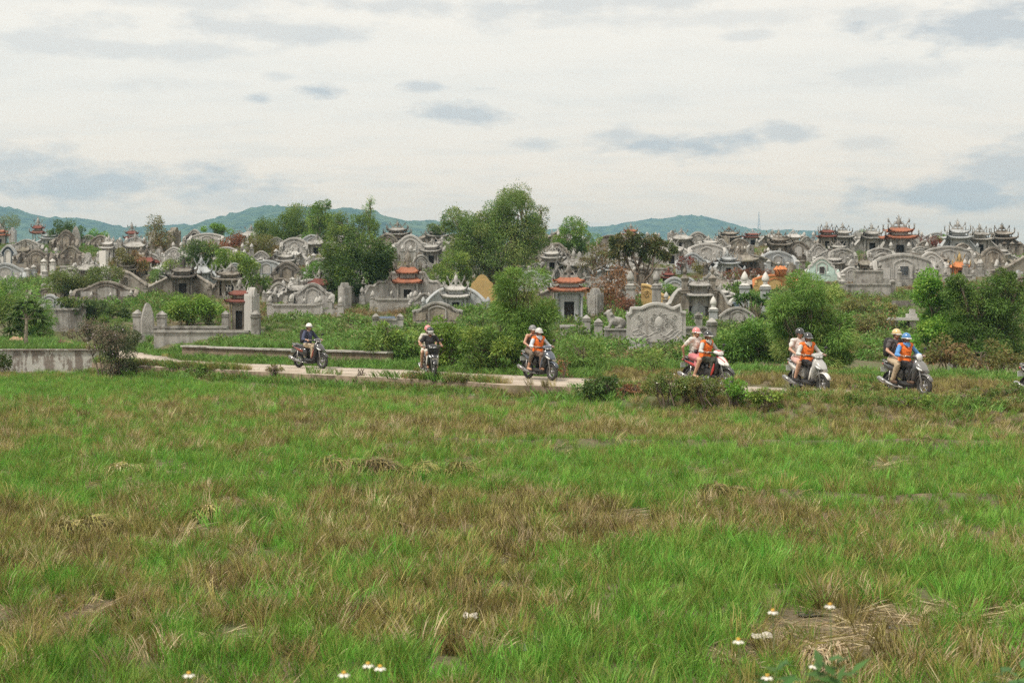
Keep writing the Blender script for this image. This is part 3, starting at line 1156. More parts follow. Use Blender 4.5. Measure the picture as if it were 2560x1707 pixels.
def k_wing(root, w, h, mat="stone_brown", flip=1):
    """a lone curling wall that falls away to one side"""
    pts = []
    for i in range(13):
        k = i / 12
        pts.append((flip * (-w / 2 + w * k), -.9 * k * k, h * (1 - .72 * k ** 1.2 + .07 * math.sin(7 * k))))
    a_, c_ = wallpath(pts, .28)
    o = a_.build("wall_body", MATS[mat], root)
    c_.build("coping", MATS[mat], root)
    curl(flip * (-w * .36), h * .62, .16 * h, 1.7, -.20, flip, .035).build("scroll", MATS[mat], root)


TOMBS_XY = []


def tomb(fn, px, py, wpx, hpx, label, cat="tomb", name="stone_tomb", rz=0.0, group=None, back=0.0, **kw):
    """puts a kit piece on the ground the photograph shows at (px, py); sizes in photograph pixels there"""
    g_ = ground_at(px, py)
    if back:
        g_ = Vector((g_.x * (g_.y + back) / g_.y, g_.y + back, 0))
        g_.z = H1(g_.x, g_.y)
    s = g_.y / FPX
    root = empty(name, g_, R(rz))
    tag(root, label, cat, group)
    fn(root, wpx * s, hpx * s * 1.12, **kw)
    FOOT.append((g_.x, g_.y - .15 * wpx * s, wpx * s * .52))
    TOMBS_XY.append((g_.x, g_.y, wpx * s, hpx * s))
    return root

# ------------------------------------------------------------------ the tombs, from the skyline down to the path
G, PL, BR, DK, BL = "stone_grey", "stone_pale", "stone_brown", "stone_dark", "stone_blue"
CV, CB, WM = "stone_carved", "stone_carved_brown", "white_marble"
T = tomb
GA = "tombs on the cemetery hill"
# skyline, left
T(k_pavilion, 2, 606, 30, 46, "orange roofed spirit house cut by the photo's left edge on the crest", "shrine", "spirit_house", mat=G, roof="roof_orange", orn=G)
T(k_pavilion, 96, 606, 27, 58, "slender open pagoda with two red roofs on thin posts at the left skyline", "pagoda", "pagoda", mat=G, roof="roof_red", open_=True, body_h=.46, ornate=.8)
T(k_pavilion, 330, 606, 28, 46, "small pagoda with stacked red roofs standing alone against the left hills", "pagoda", "pagoda", mat=PL, roof="roof_red", open_=False, body_h=.34, ornate=.5)
T(k_stele, 190, 620, 21, 48, "tall pale rounded gravestone beside the brown arched tomb", "gravestone", "gravestone", mat=PL, style="round", rz=20)
T(k_arch, 166, 632, 56, 48, "brown stained arched tomb left of the tall pale gravestone", mat=BR, carve=CB, style="seg", arms=.5, group=GA)
T(k_arch, 222, 612, 44, 26, "low grey arch tomb with scrolls just right of the tall pale gravestone", mat=G, carve=CV, style="round", arms=0, group=GA)
T(k_arch, 252, 626, 54, 32, "brownish arched tomb behind the white leaning slab", mat=BR, carve=CB, style="round", arms=.4, group=GA)
T(k_arch, 68, 634, 80, 30, "wide low grey arch tomb with carved panels near the left edge", mat=G, carve=CV, style="seg", arms=.3, group=GA, front=False)
T(k_arch, 22, 674, 46, 52, "dark navy tiled tomb with white arched trim at the photo's left edge", mat="navy_tile", carve=WM, cop=BL, style="round", arms=.3, front=False, group=GA)
T(k_wall, 30, 702, 66, 26, "pale stepped grave platform below the navy tomb", "grave platform", "grave_platform", mat=PL, ends=True)
T(k_arch, 92, 674, 78, 42, "brown tomb wall with curling wing right of the navy tomb", mat=BR, carve=CB, style="wave", arms=.45, group=GA)
T(k_arch, 178, 660, 62, 38, "brown arched tomb with ball topped posts above the willowy bush", mat=BR, carve=CB, style="seg", arms=.35, top="urn", group=GA)
T(k_wall, 188, 686, 72, 22, "long pale slab wall below the brown ball topped tomb", "wall", "grave_wall", mat=PL, ends=False)
T(k_stele, 260, 668, 24, 36, "white marble slab tilted beside the pale slab wall", "gravestone", "gravestone", mat=WM, carve=WM, style="flat", rz=-32)
T(k_posts, 121, 688, 22, 36, "pair of white gateposts, one with a ball top, above the bamboo", "gatepost", "gateposts", mat=WM, top="urn", rail=False)
T(k_arch, 338, 626, 60, 28, "pale bluish arch tomb in front of the stacked red pagoda", mat=BL, carve=BL, style="round", arms=.4, group=GA)
T(k_posts, 292, 630, 50, 30, "row of four pale lotus posts left of the bluish arch tomb", "gatepost", "gateposts", mat=PL, top="lotus", n=4)
T(k_stele, 436, 627, 24, 52, "tall twin slab shrine wall seen edge on beside the dry tree", "gravestone", "gravestone", mat=BR, carve=CB, style="wave", rz=52, thick=.8)
T(k_arch, 487, 616, 46, 36, "grey shrine tomb with a niche shaded in dark colour left of the dead red bush", mat=G, carve="door_dark", style="seg", arms=.3, group=GA)  # flat near-black panels: the niche's shade is put into the colour
T(k_arch, 436, 654, 50, 30, "pale arch tomb below the tall twin slab wall", mat=PL, carve=CV, style="round", arms=.3, group=GA)
T(k_arch, 566, 648, 46, 26, "pale low arch tomb under the dead red bush", mat=PL, carve=CV, style="low", arms=.3, group=GA)
T(k_pavilion, 628, 598, 42, 42, "grey spirit house with a ridge ornament left of the feathery trees", "shrine", "spirit_house", mat=G, roof=G, tiers=1, orn=G, wings=1.0)
T(k_posts, 597, 634, 44, 26, "two white lotus posts right of the dead red bush", "gatepost", "gateposts", mat=PL, top="lotus", fmat=WM)
# second tier, left
T(k_arch, 372, 664, 62, 26, "grey arch tomb half sunk in scrub between the dry tree and dark bush", mat=G, carve=CV, style="round", arms=.3, group=GA)
T(k_wing, 352, 738, 100, 52, "long grey wall with a spiral end falling to the right in the scrub", "wall", "curling_wall", mat=BR)
T(k_arch, 268, 757, 148, 46, "wide brown arch tomb with stepped shoulders and white relief", mat=BR, carve=G, style="seg", arms=.28, top="lotus", fmat=PL, group=GA, curls=True)
T(k_arch, 124, 752, 88, 26, "brown low arched grave left of the wide stepped tomb", mat=BR, carve=CB, style="low", arms=.3, group=GA, front=False)
T(k_arch, 126, 788, 62, 44, "grey carved arch behind the young tree's crown", mat=BL, carve=CV, style="round", arms=.2, top="lotus", group=GA)
T(k_wall, 150, 822, 104, 48, "carved grey enclosure wall with two capped posts right of the young tree", "wall", "grave_wall", mat=G)
T(k_pavilion, 460, 742, 58, 78, "dark ornate two roofed spirit house with sloping wing walls", "shrine", "spirit_house", mat=DK, roof=DK, orn=DK, wings=1.6, wmat=BR)
T(k_pavilion, 504, 722, 48, 64, "blue grey spirit house crowned with spiky dragons", "shrine", "spirit_house", mat=BL, roof=BL, orn=BL, tiers=1, wings=1.0, ornate=1.3)
T(k_pavilion, 578, 742, 66, 68, "ornate grey brown spirit house behind the reddish roofed grave", "shrine", "spirit_house", mat=BR, roof=BR, orn=G, tiers=2, wings=.6)
T(k_pavilion, 600, 828, 52, 108, "tall narrow spirit house with small dark red roofs and a white wing slab", "shrine", "spirit_house", mat=BR, roof="roof_red", orn=G, tiers=2, body_h=.56, wings=0)
T(k_stele, 630, 832, 24, 100, "tall pale curved wing slab beside the dark red roofs", "gravestone", "gravestone", mat=PL, style="wave", rz=48, thick=.6)
# enclosure nearest the path, left
enc = T(k_wall, 478, 842, 182, 26, "long grey bench wall of the enclosure above the low mud wall", "wall", "grave_wall", mat=G, ends=False)
T(k_wall, 505, 848, 236, 20, "front kerb wall of the enclosure above the low mud wall", "wall", "kerb_wall", mat=G, ends=False)
for px_, py_, h_, lb in ((345, 846, 72, "leftmost capped post of the enclosure beside the carved gravestone"), (405, 844, 68, "capped post right of the carved gravestone"),
                         (565, 828, 50, "capped post behind the bench wall near the dark red roofs"), (640, 848, 74, "capped corner post at the enclosure's end nearest the scooter with one rider")):
    T(k_posts, px_, py_, 20, h_, lb, "post", "stone_post", mat=G, top="cap", n=1)
T(k_stele, 369, 844, 30, 76, "carved pointed gravestone standing between two capped posts", "gravestone", "gravestone", mat=G, style="round", rz=24, thick=.5)
# middle, crest
T(k_arch, 736, 648, 58, 46, "grey shrine with a pale inset niche below the feathery trees", mat=G, carve=PL, style="low", arms=.35, top="urn", group=GA)
T(k_wall, 818, 634, 60, 32, "grey wall with capped posts left of the big dark tree", "wall", "grave_wall", mat=G)
T(k_pavilion, 882, 614, 42, 44, "brown spirit house among the leaves of the dark tree", "shrine", "spirit_house", mat=BR, roof=BR, orn=BR, tiers=1, wings=.8)
T(k_arch, 704, 674, 78, 34, "dark arch tomb topped by two white lotus buds", mat=DK, carve=CB, style="round", arms=.3, top="lotus", fmat=WM, group=GA)
T(k_arch, 718, 722, 76, 58, "dark weathered arch with round carved panels below the white lotus buds", mat=DK, carve=CB, style="round", arms=.2, group=GA)
T(k_pavilion, 994, 620, 52, 54, "grey brown spirit house on the crest left of the pale arch", "shrine", "spirit_house", mat=BR, roof=G, orn=BR, tiers=2, wings=1.4, wstyle="slope")
T(k_arch, 1026, 648, 84, 52, "pale stone arch tomb with urn posts left of the big central tree", mat=PL, carve=CV, style="seg", arms=.4, top="urn", group=GA)
T(k_pavilion, 1094, 616, 46, 46, "crest spirit house with swooping walls touching the big central tree", "shrine", "spirit_house", mat=BR, roof=G, orn=G, tiers=2, wings=1.6)
T(k_arch, 1108, 650, 52, 40, "carved grey tomb block right of the pale stone arch", mat=G, carve=CV, style="step", arms=.3, group=GA)
# middle group above the path
T(k_arch, 698, 756, 68, 42, "grey carved arch left of the red tiled dragon tomb", mat=G, carve=CV, style="ogee", arms=.2, group=GA)
T(k_arch, 782, 776, 96, 58, "broad grey arch with lotus posts in front of the red tiled dragon roof", mat=G, carve=CV, style="seg", arms=.3, top="lotus", fmat=PL, group=GA)
T(k_pavilion, 800, 764, 46, 66, "red tiled roof with stone dragons behind the broad grey arch", "shrine", "spirit_house", mat=G, roof="roof_red", tiers=1, orn=G, wings=2.0, wstyle="arc", back=2.5)
T(k_wall, 738, 798, 110, 40, "carved front wall with lotus posts above the scooter with one rider", "wall", "grave_wall", mat=CV, top="lotus")
T(k_posts, 822, 794, 60, 40, "two lotus posts of the front wall right of the scooter's lone rider", "gatepost", "gateposts", mat=G, top="lotus", fmat=PL)
T(k_stele, 862, 770, 26, 56, "grey stepped wing slab between the broad arch and the dark tree", "gravestone", "gravestone", mat=G, style="wave", rz=-40, thick=.5)
T(k_posts, 898, 762, 36, 40, "two squat lotus posts left of the tomb with two orange roofs", "gatepost", "gateposts", mat=G, top="lotus", fmat=PL)
T(k_pavilion, 1020, 760, 60, 106, "grey tomb tower with two orange tiled roofs and stepped wing walls", "shrine", "spirit_house", mat=G, roof="roof_orange", orn=BR, tiers=2, wings=2.0, wstyle="step", body_h=.40)
T(k_arch, 1010, 766, 170, 66, "wide stepped tomb wall wrapped around the two orange roofs", mat=G, carve=CV, style="step", arms=.2, back=1.6, group=GA)
T(k_wall, 985, 778, 92, 34, "carved low front wall below the two orange roofs", "wall", "grave_wall", mat=CV, top="lotus")
T(k_pavilion, 978, 716, 40, 54, "grey spirit house with a salmon roof behind the orange roofed tower", "shrine", "spirit_house", mat=G, roof="roof_orange", orn=PL, tiers=1, body_h=.56, ornate=.7)
T(k_arch, 1062, 780, 66, 40, "grey small arch between the orange roofs and the grey tiled gate", mat=G, carve=CV, style="seg", arms=.2, group=GA)
T(k_pavilion, 1140, 784, 58, 78, "pale grey tiled gatehouse with stone dragons left of the near bamboo", "shrine", "spirit_house", mat=BL, roof=PL, orn=PL, tiers=2, wings=1.2, wstyle="arc", body_h=.42)
T(k_arch, 1094, 812, 124, 48, "brown arched screen wall in front of the grey tiled gatehouse", mat=BR, carve=CB, cop=G, style="seg", arms=0, group=GA)
T(k_wall, 970, 838, 44, 44, "low bench wall with a blue tiled back above the bushes", "bench", "stone_bench", mat=G, top="cap")
o_ = T(k_stele, 966, 826, 44, 30, "blue tiled panel standing on the low bench wall", "panel", "tile_panel", mat="blue_tile", carve="blue_tile", style="flat", thick=.12, base=False)
# yellow building and ground behind the central tree
T(k_stele, 1206, 772, 74, 76, "ochre yellow painted tomb house half hidden by the near bamboo", mat="yellow_paint", carve="yellow_paint", style="step", thick=1.6)
T(k_pavilion, 1344, 634, 54, 60, "weathered spirit house with dragons right of the big central tree", "shrine", "spirit_house", mat=BR, roof=BR, orn=G, tiers=1, wings=1.5)
T(k_arch, 1366, 650, 70, 38, "brown arch tomb below the dragons right of the big central tree", mat=BR, carve=CB, style="seg", arms=.4, group=GA)
T(k_pavilion, 1322, 680, 34, 34, "bare open frame of pale posts in the shade of the big central tree", "shrine", "open_frame", mat=PL, roof=DK, orn=DK, tiers=1, open_=True, ornate=0, body_h=.8)
T(k_arch, 1392, 668, 74, 52, "dark grey shrine with a niche in painted shadow left of the umbrella tree", mat=BR, carve="door_dark", style="step", arms=.35, group=GA)  # raised near-black panels paint the shade of a hollow
T(k_pavilion, 1434, 704, 62, 64, "pile of grey stone dragons on a roof above the bright orange tiles", "shrine", "spirit_house", mat=G, roof=G, orn=G, tiers=1, ornate=1.5, wings=.8)
T(k_stele, 1498, 738, 44, 40, "pale carved headstone behind the orange tiled shrine", "gravestone", "gravestone", mat=G, style="low", thick=.4)
T(k_posts, 1520, 742, 26, 34, "pair of pale lotus posts right of the carved headstone", "gatepost", "gateposts", mat=PL, top="lotus")
T(k_pavilion, 1422, 814, 78, 128, "two tier shrine with bright orange tiles and a dark doorway right of the near bamboo", "shrine", "spirit_house", mat=BL, roof="roof_orange", orn=G, tiers=2, body_h=.56, ornate=.9)
T(k_stele, 1488, 802, 32, 72, "grey wing wall slab right of the bright orange tiled shrine", "gravestone", "gravestone", mat=G, style="wave", rz=-38, thick=.6)
T(k_wall, 1440, 838, 80, 24, "pale low ledge in front of the bright orange tiled shrine", "wall", "grave_wall", mat=PL, ends=False)
T(k_posts, 1466, 842, 20, 54, "squat capped post left of the stone lion", "post", "stone_post", mat=G, top="cap", n=1)
T(k_posts, 1496, 856, 20, 60, "capped post nearest the stone lion's paws", "post", "stone_post", mat=G, top="cap", n=1)
T(k_posts, 1576, 796, 20, 100, "tall lotus topped post rising behind the stone lion", "post", "stone_post", mat=G, top="caplotus", n=1)
T(k_posts, 1641, 790, 20, 92, "tall lotus topped post behind the big carved screen", "post", "stone_post", mat=G, top="caplotus", n=1)
# right of centre
T(k_pavilion, 1577, 612, 32, 44, "orange topped spirit house above the umbrella tree's crown", "shrine", "spirit_house", mat=G, roof="roof_orange", orn=G, tiers=2, wings=.8)
T(k_pavilion, 1703, 626, 44, 44, "pale dragon roofed spirit house at the left of the right hand crest", "shrine", "spirit_house", mat=G, roof=G, orn=G, tiers=1, wings=.8)
T(k_arch, 1744, 624, 64, 38, "grey arch wall with urn posts on the right hand crest", mat=G, carve=G, style="seg", arms=.3, top="urn", group=GA)
T(k_arch, 1766, 660, 84, 44, "pale arch tomb with lotus posts and steps below the grey urn posts", mat=PL, carve=CV, style="low", arms=.35, top="lotus", group=GA)
T(k_pavilion, 1822, 622, 46, 46, "dark brown spirit house on the crest right of the grey urn posts", "shrine", "spirit_house", mat=DK, roof=BR, orn=BR, tiers=2, wings=.8)
T(k_arch, 1848, 634, 54, 32, "brown arch tomb with white lotus posts under the dark spirit house", mat=BR, carve=CB, style="round", arms=.4, top="lotus", fmat=WM, group=GA)
T(k_pavilion, 1855, 686, 60, 58, "dark tent shaped tomb with long drooping wing walls", "tomb", "stone_tomb", mat=DK, roof=BR, orn=BR, tiers=1, wings=2.0, wstyle="arc", body_h=.45)
T(k_pavilion, 1946, 650, 50, 60, "brown spirit house on open columns right of the white lotus posts", "shrine", "spirit_house", mat=BR, roof=BR, orn=BR, tiers=2, open_=False, wings=.4)
T(k_posts, 1935, 652, 28, 26, "two white lotus buds in front of the brown columned spirit house", "gatepost", "gateposts", mat=G, top="lotus", fmat=WM)
T(k_arch, 1994, 652, 62, 42, "brownish arch tomb with a white relief right of the columned spirit house", mat=BR, carve=PL, style="round", arms=.3, top="urn", group=GA)
T(k_wall, 1984, 674, 56, 24, "round low brown wall above the yellow tomb", "wall", "grave_wall", mat=BR, ends=False)
T(k_arch, 2045, 658, 52, 42, "grey stele arch between the red pagoda and the mint shrine", mat=G, carve=CV, style="seg", arms=.3, group=GA)
T(k_pavilion, 2066, 628, 36, 58, "red roofed pagoda with spiky dragons on the right hand crest", "pagoda", "pagoda", mat=BR, roof="roof_red", orn=G, tiers=2, ornate=1.3, wings=.5)
T(k_pavilion, 2106, 628, 42, 56, "grey dragon roofed spirit house right of the spiky red pagoda", "shrine", "spirit_house", mat=G, roof=G, orn=G, tiers=2, wings=.9)
T(k_pavilion, 2084, 660, 26, 30, "tiny red roofed shrine below the spiky red pagoda", "shrine", "spirit_house", mat=G, roof="roof_red", orn="roof_red", tiers=1, ornate=.4, body_h=.6)
T(k_arch, 2104, 668, 60, 40, "grey wall tomb with a tall post between the mint shrine and the orange pavilion", mat=G, carve=G, style="low", arms=.3, top="urn", group=GA)
T(k_pavilion, 2178, 632, 48, 58, "grey spirit house with curled dragons left of the orange roofed pavilion", "shrine", "spirit_house", mat=G, roof=G, orn=G, tiers=2, wings=1.0)
T(k_pavilion, 2246, 650, 64, 88, "large crest pavilion with two orange roofs and a black doorway", "pavilion", "pavilion", mat=G, roof="roof_orange", orn=G, tiers=2, body_h=.50, ornate=1.0, wings=.8, ridge=.62)
T(k_posts, 2272, 652, 90, 40, "row of three lotus posts at the foot of the large orange roofed pavilion", "gatepost", "gateposts", mat=G, top="lotus", n=3, fmat=PL)
T(k_arch, 2200, 660, 60, 34, "grey arch tomb left of the large orange roofed pavilion", mat=G, carve=G, style="low", arms=.3, group=GA)
T(k_arch, 2310, 634, 40, 26, "brown small arch right of the large orange roofed pavilion", mat=BR, carve=CB, style="round", arms=.3, group=GA)
T(k_pavilion, 2393, 640, 52, 72, "tall pale spirit house with spiky dragons right of the reddish bush", "shrine", "spirit_house", mat=BL, roof=BL, orn=G, tiers=2, ornate=1.2, wings=.9, wstyle="slope")
T(k_pavilion, 2448, 638, 46, 62, "middle grey spirit house of the three dragon roofs at the right skyline", "shrine", "spirit_house", mat=G, roof=G, orn=G, tiers=2, ornate=1.3, wings=1.0)
T(k_pavilion, 2504, 636, 50, 62, "dark dragon roofed spirit house last on the right skyline", "shrine", "spirit_house", mat=DK, roof=BR, orn=BR, tiers=2, ornate=1.2, wings=1.4)
T(k_arch, 2370, 668, 110, 44, "wide brown arch tomb with four lotus posts below the tall pale spirit house", mat=G, carve=G, style="low", arms=.25, top="lotus", fmat=PL, group=GA)
T(k_posts, 2540, 644, 60, 36, "row of lotus posts at the photo's right edge on the crest", "gatepost", "gateposts", mat=BR, top="urn", n=4)
T(k_arch, 2480, 672, 84, 46, "brown curved tomb wall with a round relief at the right", mat=BR, carve=CB, style="ogee", arms=.4, group=GA)
T(k_wing, 2530, 700, 130, 56, "long brown wall sweeping up to the photo's right edge", "wall", "curling_wall", mat=BR, flip=-1)
T(k_arch, 2326, 686, 66, 48, "pale arch tomb between the black plaque tomb and the yellow shrine", mat=PL, carve=PL, style="round", arms=.4, top="lotus", group=GA)
T(k_pavilion, 2398, 692, 34, 46, "small yellow and orange ornate shrine above the big right bush", "shrine", "spirit_house", mat="orange_paint", roof="orange_paint", orn="yellow_paint", tiers=1, body_h=.40, ornate=1.3)
T(k_posts, 2452, 692, 80, 36, "row of lotus posts right of the small yellow shrine", "gatepost", "gateposts", mat=G, top="lotus", n=3, fmat=PL)
PT = T(k_arch, 2256, 712, 140, 66, "large grey arch tomb with a black inscribed plaque", mat=G, carve=PL, style="low", arms=.30, top="caplotus", plaque="plaque_black", group=GA, curls=False)
T(k_wall, 2170, 728, 72, 60, "boxy grey cement tomb wall with a small red shrine in front", "tomb", "stone_tomb", mat=G, ends=False)
T(k_wall, 2168, 742, 112, 36, "cracked low enclosure with splayed ends under the boxy cement tomb", "wall", "grave_wall", mat=G, top="cap")
T(k_pavilion, 2170, 732, 18, 22, "tiny red brick shrine inside the boxy cement tomb", "shrine", "spirit_house", mat="red_brick", roof="red_brick", orn="red_brick", tiers=1, ornate=0, body_h=.72)
T(k_stele, 2310, 736, 16, 38, "plain square cement post right of the black plaque tomb", "post", "stone_post", mat=G, style="flat", thick=.5)
T(k_arch, 2053, 702, 74, 50, "mint green painted shrine tomb with a dark little door", mat="mint_paint", carve="mint_paint", cop=PL, style="step", arms=.2, plaque="door_dark", group=GA, curls=False)
T(k_arch, 1936, 736, 100, 42, "yellow painted tomb with an orange lotus on top", mat="yellow_paint", carve="yellow_paint", cop="orange_paint", style="low", arms=.15, group=GA, curls=False, front=False)
lot = ground_at(1936, 736)
o_ = empty("stone_lotus", (lot.x + .35, lot.y - .1, lot.z + 46 * lot.y / FPX))
tag(o_, "orange painted stone lotus on top of the yellow tomb", "ornament")
for k in range(9):
    a = 2 * math.pi * k / 9
    unit("petal", "lotus_petal", lambda: MB().tube([(0, 0, 0), (.5, 0, .25), (.62, 0, .6), (.45, 0, 1.0)], [.12, .26, .22, .02], 6), "orange_paint", o_, (0, 0, 0), (.55, .55, .62), a)
unit("bud", "lotus_bud", LOTUS, "orange_paint", o_, (0, 0, 0), (.7, .7, .65))
T(k_pavilion, 1671, 720, 30, 40, "small dark red pagoda roof peeking out behind the carved screen", "pagoda", "pagoda", mat=DK, roof="roof_red", orn="roof_red", tiers=2, ornate=.9)
T(k_wing, 1648, 770, 90, 50, "ochre edged sloping wall behind the two tall lotus posts", "wall", "curling_wall", mat="yellow_paint")
T(k_posts, 1861, 790, 28, 94, "blue grey post with a white lotus left of the plumeria", "post", "stone_post", mat=BL, top="caplotus", n=1, fmat=WM)
T(k_posts, 1913, 796, 28, 98, "blue grey post with a white lotus right of the plumeria", "post", "stone_post", mat=BL, top="caplotus", n=1, fmat=WM)
T(k_posts, 1807, 800, 22, 46, "white square capped pillar between the weathered gate and the plumeria", "post", "stone_post", mat=WM, top="cap", n=1)
T(k_stele, 1834, 802, 28, 50, "blue panelled wall with white frame left of the plumeria", "panel", "tile_panel", mat=WM, carve="blue_tile", style="low", rz=18)
T(k_posts, 1783, 826, 20, 64, "white lantern post with a tall lotus in front of the weathered gate", "post", "stone_post", mat=BL, top="caplotus", n=1, fmat=WM)
T(k_arch, 1842, 818, 88, 42, "low brown arch wall under the plumeria tree", mat=G, carve=CV, style="round", arms=.0, group=GA)
T(k_posts, 1746, 828, 24, 46, "squat capped post in front of the weathered gate's left pillar", "post", "stone_post", mat=G, top="cap", n=1)
T(k_posts, 1779, 872, 24, 80, "large capped post right of the big carved screen", "post", "stone_post", mat=G, top="cap", n=1)
T(k_wall, 1738, 862, 60, 50, "plain grey wall between the carved screen and the large capped post", "wall", "grave_wall", mat=G, ends=False)

# weathered gate with two stacked-cap pillars
g_ = ground_at(1746, 800)
sc_ = g_.y / FPX
gate = empty("stone_gate", g_)
tag(gate, "black streaked stone gate with two tiled lintels right of the carved screen", "gate")
gw, gh = 86 * sc_, 122 * sc_
for s in (-1, 1):
    pillar(gate, s * gw * .40, 0, .42, gh * .58, "stone_brown", "cap")
    p2 = unit("upper_pillar", "pillar_shaft", SHAFT, "stone_brown", gate, (s * gw * .40, 0, gh * .62), (.32, .32, gh * .20), smooth=False)
    unit("cap", "pillar_cap", CAP, "stone_brown", p2, (0, 0, 1), (1.25, 1.25, .55), smooth=False)
    unit("urn", "stone_urn", URN, "stone_brown", p2, (0, 0, 1.45), (.7, .7, .9))
    a_, c_ = wallpath([(s * gw * .5, .1, gh * .62), (s * gw * .62, .05, gh * .60), (s * gw * .74, 0, gh * .50), (s * gw * .86, -.1, gh * .34), (s * gw * .98, -.2, gh * .30)], .3)
    ww = a_.build("wing_wall", MATS["stone_carved_brown"], gate)
    c_.build("coping", MATS["stone_grey"], ww)
MB().box((0, .12, gh * .40), (gw * .62, .16, gh * .24)).build("lintel", MATS["stone_grey"], gate)
roof_mesh(gw * .78, .9, gh * .08, gw * .60, .05, 9).build("roof", MATS["stone_grey"], gate, loc=(0, 0, gh * .50))
MB().box((0, .1, gh * .62), (gw * .5, .2, gh * .14)).build("upper_wall", MATS["stone_carved"], gate)
roof_mesh(gw * .66, .8, gh * .08, gw * .50, .05, 8).build("roof", MATS["stone_grey"], gate, loc=(0, 0, gh * .70))
unit("ridge_crest", "ridge_dragon", DRAGON, "stone_brown", gate, (0, 0, gh * .77), (gw * .30, .3, gh * .12))
unit("ridge_crest", "ridge_dragon", DRAGON, "stone_brown", gate, (0, 0, gh * .77), (-gw * .30, .3, gh * .12))
MB().prism([(-gw * .2, -.5)] + arc(-gw * .2, gw * .2, gh * .24, gh * .34, 10) + [(gw * .2, -.5)], .02, .2).build("stele", MATS["stone_blue"], gate)
MB().box((0, .6, gh * .3), (gw * .7, .2, gh * .6 + .8)).build("back_wall", MATS["stone_grey"], gate)
FOOT.append((g_.x, g_.y, gw * .9))

# the big carved screen on its platform
g_ = ground_at(1640, 872)
sc_ = g_.y / FPX
scr = empty("carved_screen", g_, R(2))
tag(scr, "large pale stone screen carved with a cloud relief behind the pink helmet rider", "screen wall")
w_, h_ = 146 * sc_, 112 * sc_
prof = [(-w_ / 2, .76 * h_), (-.42 * w_, .83 * h_), (-.40 * w_, .97 * h_), (-.30 * w_, .90 * h_), (-.26 * w_, .90 * h_)] + arc(-.24 * w_, .24 * w_, .91 * h_, 1.0 * h_, 10) + [(.26 * w_, .90 * h_), (.30 * w_, .90 * h_), (.40 * w_, .97 * h_), (.42 * w_, .83 * h_), (w_ / 2, .80 * h_)]
prof[1], prof[2] = (-.44 * w_, .80 * h_), (-.43 * w_, .90 * h_)
MB().prism([(-w_ / 2, -.5)] + prof + [(w_ / 2, -.5)], -.16, .16).build("slab", MATS["stone_grey"], scr)
coping(prof, -.22, .22, .10).build("coping", MATS["stone_pale"], scr)
pn = MB().prism([(-.44 * w_, .14 * h_), (-.44 * w_, .72 * h_), (-.30 * w_, .82 * h_)] + arc(-.24 * w_, .24 * w_, .83 * h_, .91 * h_, 8) + [(.30 * w_, .82 * h_), (.44 * w_, .72 * h_), (.44 * w_, .14 * h_)], -.185, -.10).build("relief_panel", MATS["stone_carved"], scr)
for i in range(5):
    pts = [(w_ * (-.42 + .84 * k / 20), -.20, h_ * (.14 + .05 * i + .05 * math.sin(k * .9 + i * 1.3) + .10 * (abs(k - 10) / 10) ** 2)) for k in range(21)]
    MB().tube(pts, .020, 5).build("wave_relief", MATS["stone_pale"], pn)
MB().prism([(x, z) for x, z in arc(-.16 * w_, .16 * w_, .16 * h_, .34 * h_, 10)], -.26, -.12).build("mound_relief", MATS["stone_grey"], pn)
mb_ = MB().ellipsoid((.04 * w_, -.19, .60 * h_), (.075 * w_, .05, .125 * h_), 14, 8)
md = mb_.build("medallion", MATS["stone_pale"], pn, smooth=True)
for k in range(10):
    a = 2 * math.pi * k / 10 + .2
    curl(.04 * w_ + .14 * w_ * math.cos(a), .60 * h_ + .17 * h_ * math.sin(a), .055 * h_, 1.3, -.205, 1 if k % 2 else -1, .022, 14, a).build("cloud_scroll", MATS["stone_grey"], pn)
for s in (-1, 1):
    for j in range(4):
        curl(s * (.27 + .035 * (j % 2)) * w_, (.36 + .12 * j) * h_, .06 * h_, 1.5, -.205, s, .022, 14, j * 1.1).build("cloud_scroll", MATS["stone_grey"], pn)
MB().box((0, -.05, .04 * h_), (w_ * 1.02, .56, .12 * h_)).build("foot", MATS["stone_grey"], scr)
FOOT.append((g_.x, g_.y, w_ * .55))
pl_ = empty("stone_platform", (g_.x - .4, g_.y - 1.0, 0))
tag(pl_, "pale cement platform with a stepped edge under the carved screen", "platform")
MB().box((.1, 1.0, -.2), (5.0, 3.0, .86)).build("upper_slab", MATS["stone_grey"], pl_)
MB().box((.9, -.9, -.22), (3.6, .9, .62)).build("lower_slab", MATS["concrete"], pl_)
MB().box((.9, -.9, .115), (3.7, .98, .06)).build("coping", MATS["stone_pale"], pl_)
MB().box((2.1, -1.6, -.15), (1.3, .6, .5)).build("side_block", MATS["concrete"], pl_)
FOOT.append((g_.x, g_.y - 1.5, 2.4))

# stone lion lying on a plinth, head raised to the left
g_ = ground_at(1540, 866)
sc_ = g_.y / FPX
li = empty("stone_lion", (g_.x, g_.y, g_.z))
tag(li, "grey stone lion resting on a plinth left of the carved screen", "statue")
ph_ = 42 * sc_
MB().box((0, 0, ph_ / 2 - .25), (56 * sc_, .6, ph_ + .5)).build("plinth", MATS["stone_grey"], li)
MB().box((0, 0, ph_ + .02), (60 * sc_, .68, .05)).build("plinth_cap", MATS["stone_pale"], li)
k = 48 * sc_
REMESH = []


def body_mesh(mb, name, mat, parent, vox, smooth_it=3):
    o = mb.build(name, mat, parent, smooth=True)
    md_ = o.modifiers.new("remesh", "REMESH")
    md_.mode = "VOXEL"
    md_.voxel_size = vox
    md_.use_smooth_shade = True
    if smooth_it:
        s_ = o.modifiers.new("smooth", "SMOOTH")
        s_.iterations = smooth_it
        s_.factor = .5
    REMESH.append(o)
    return o


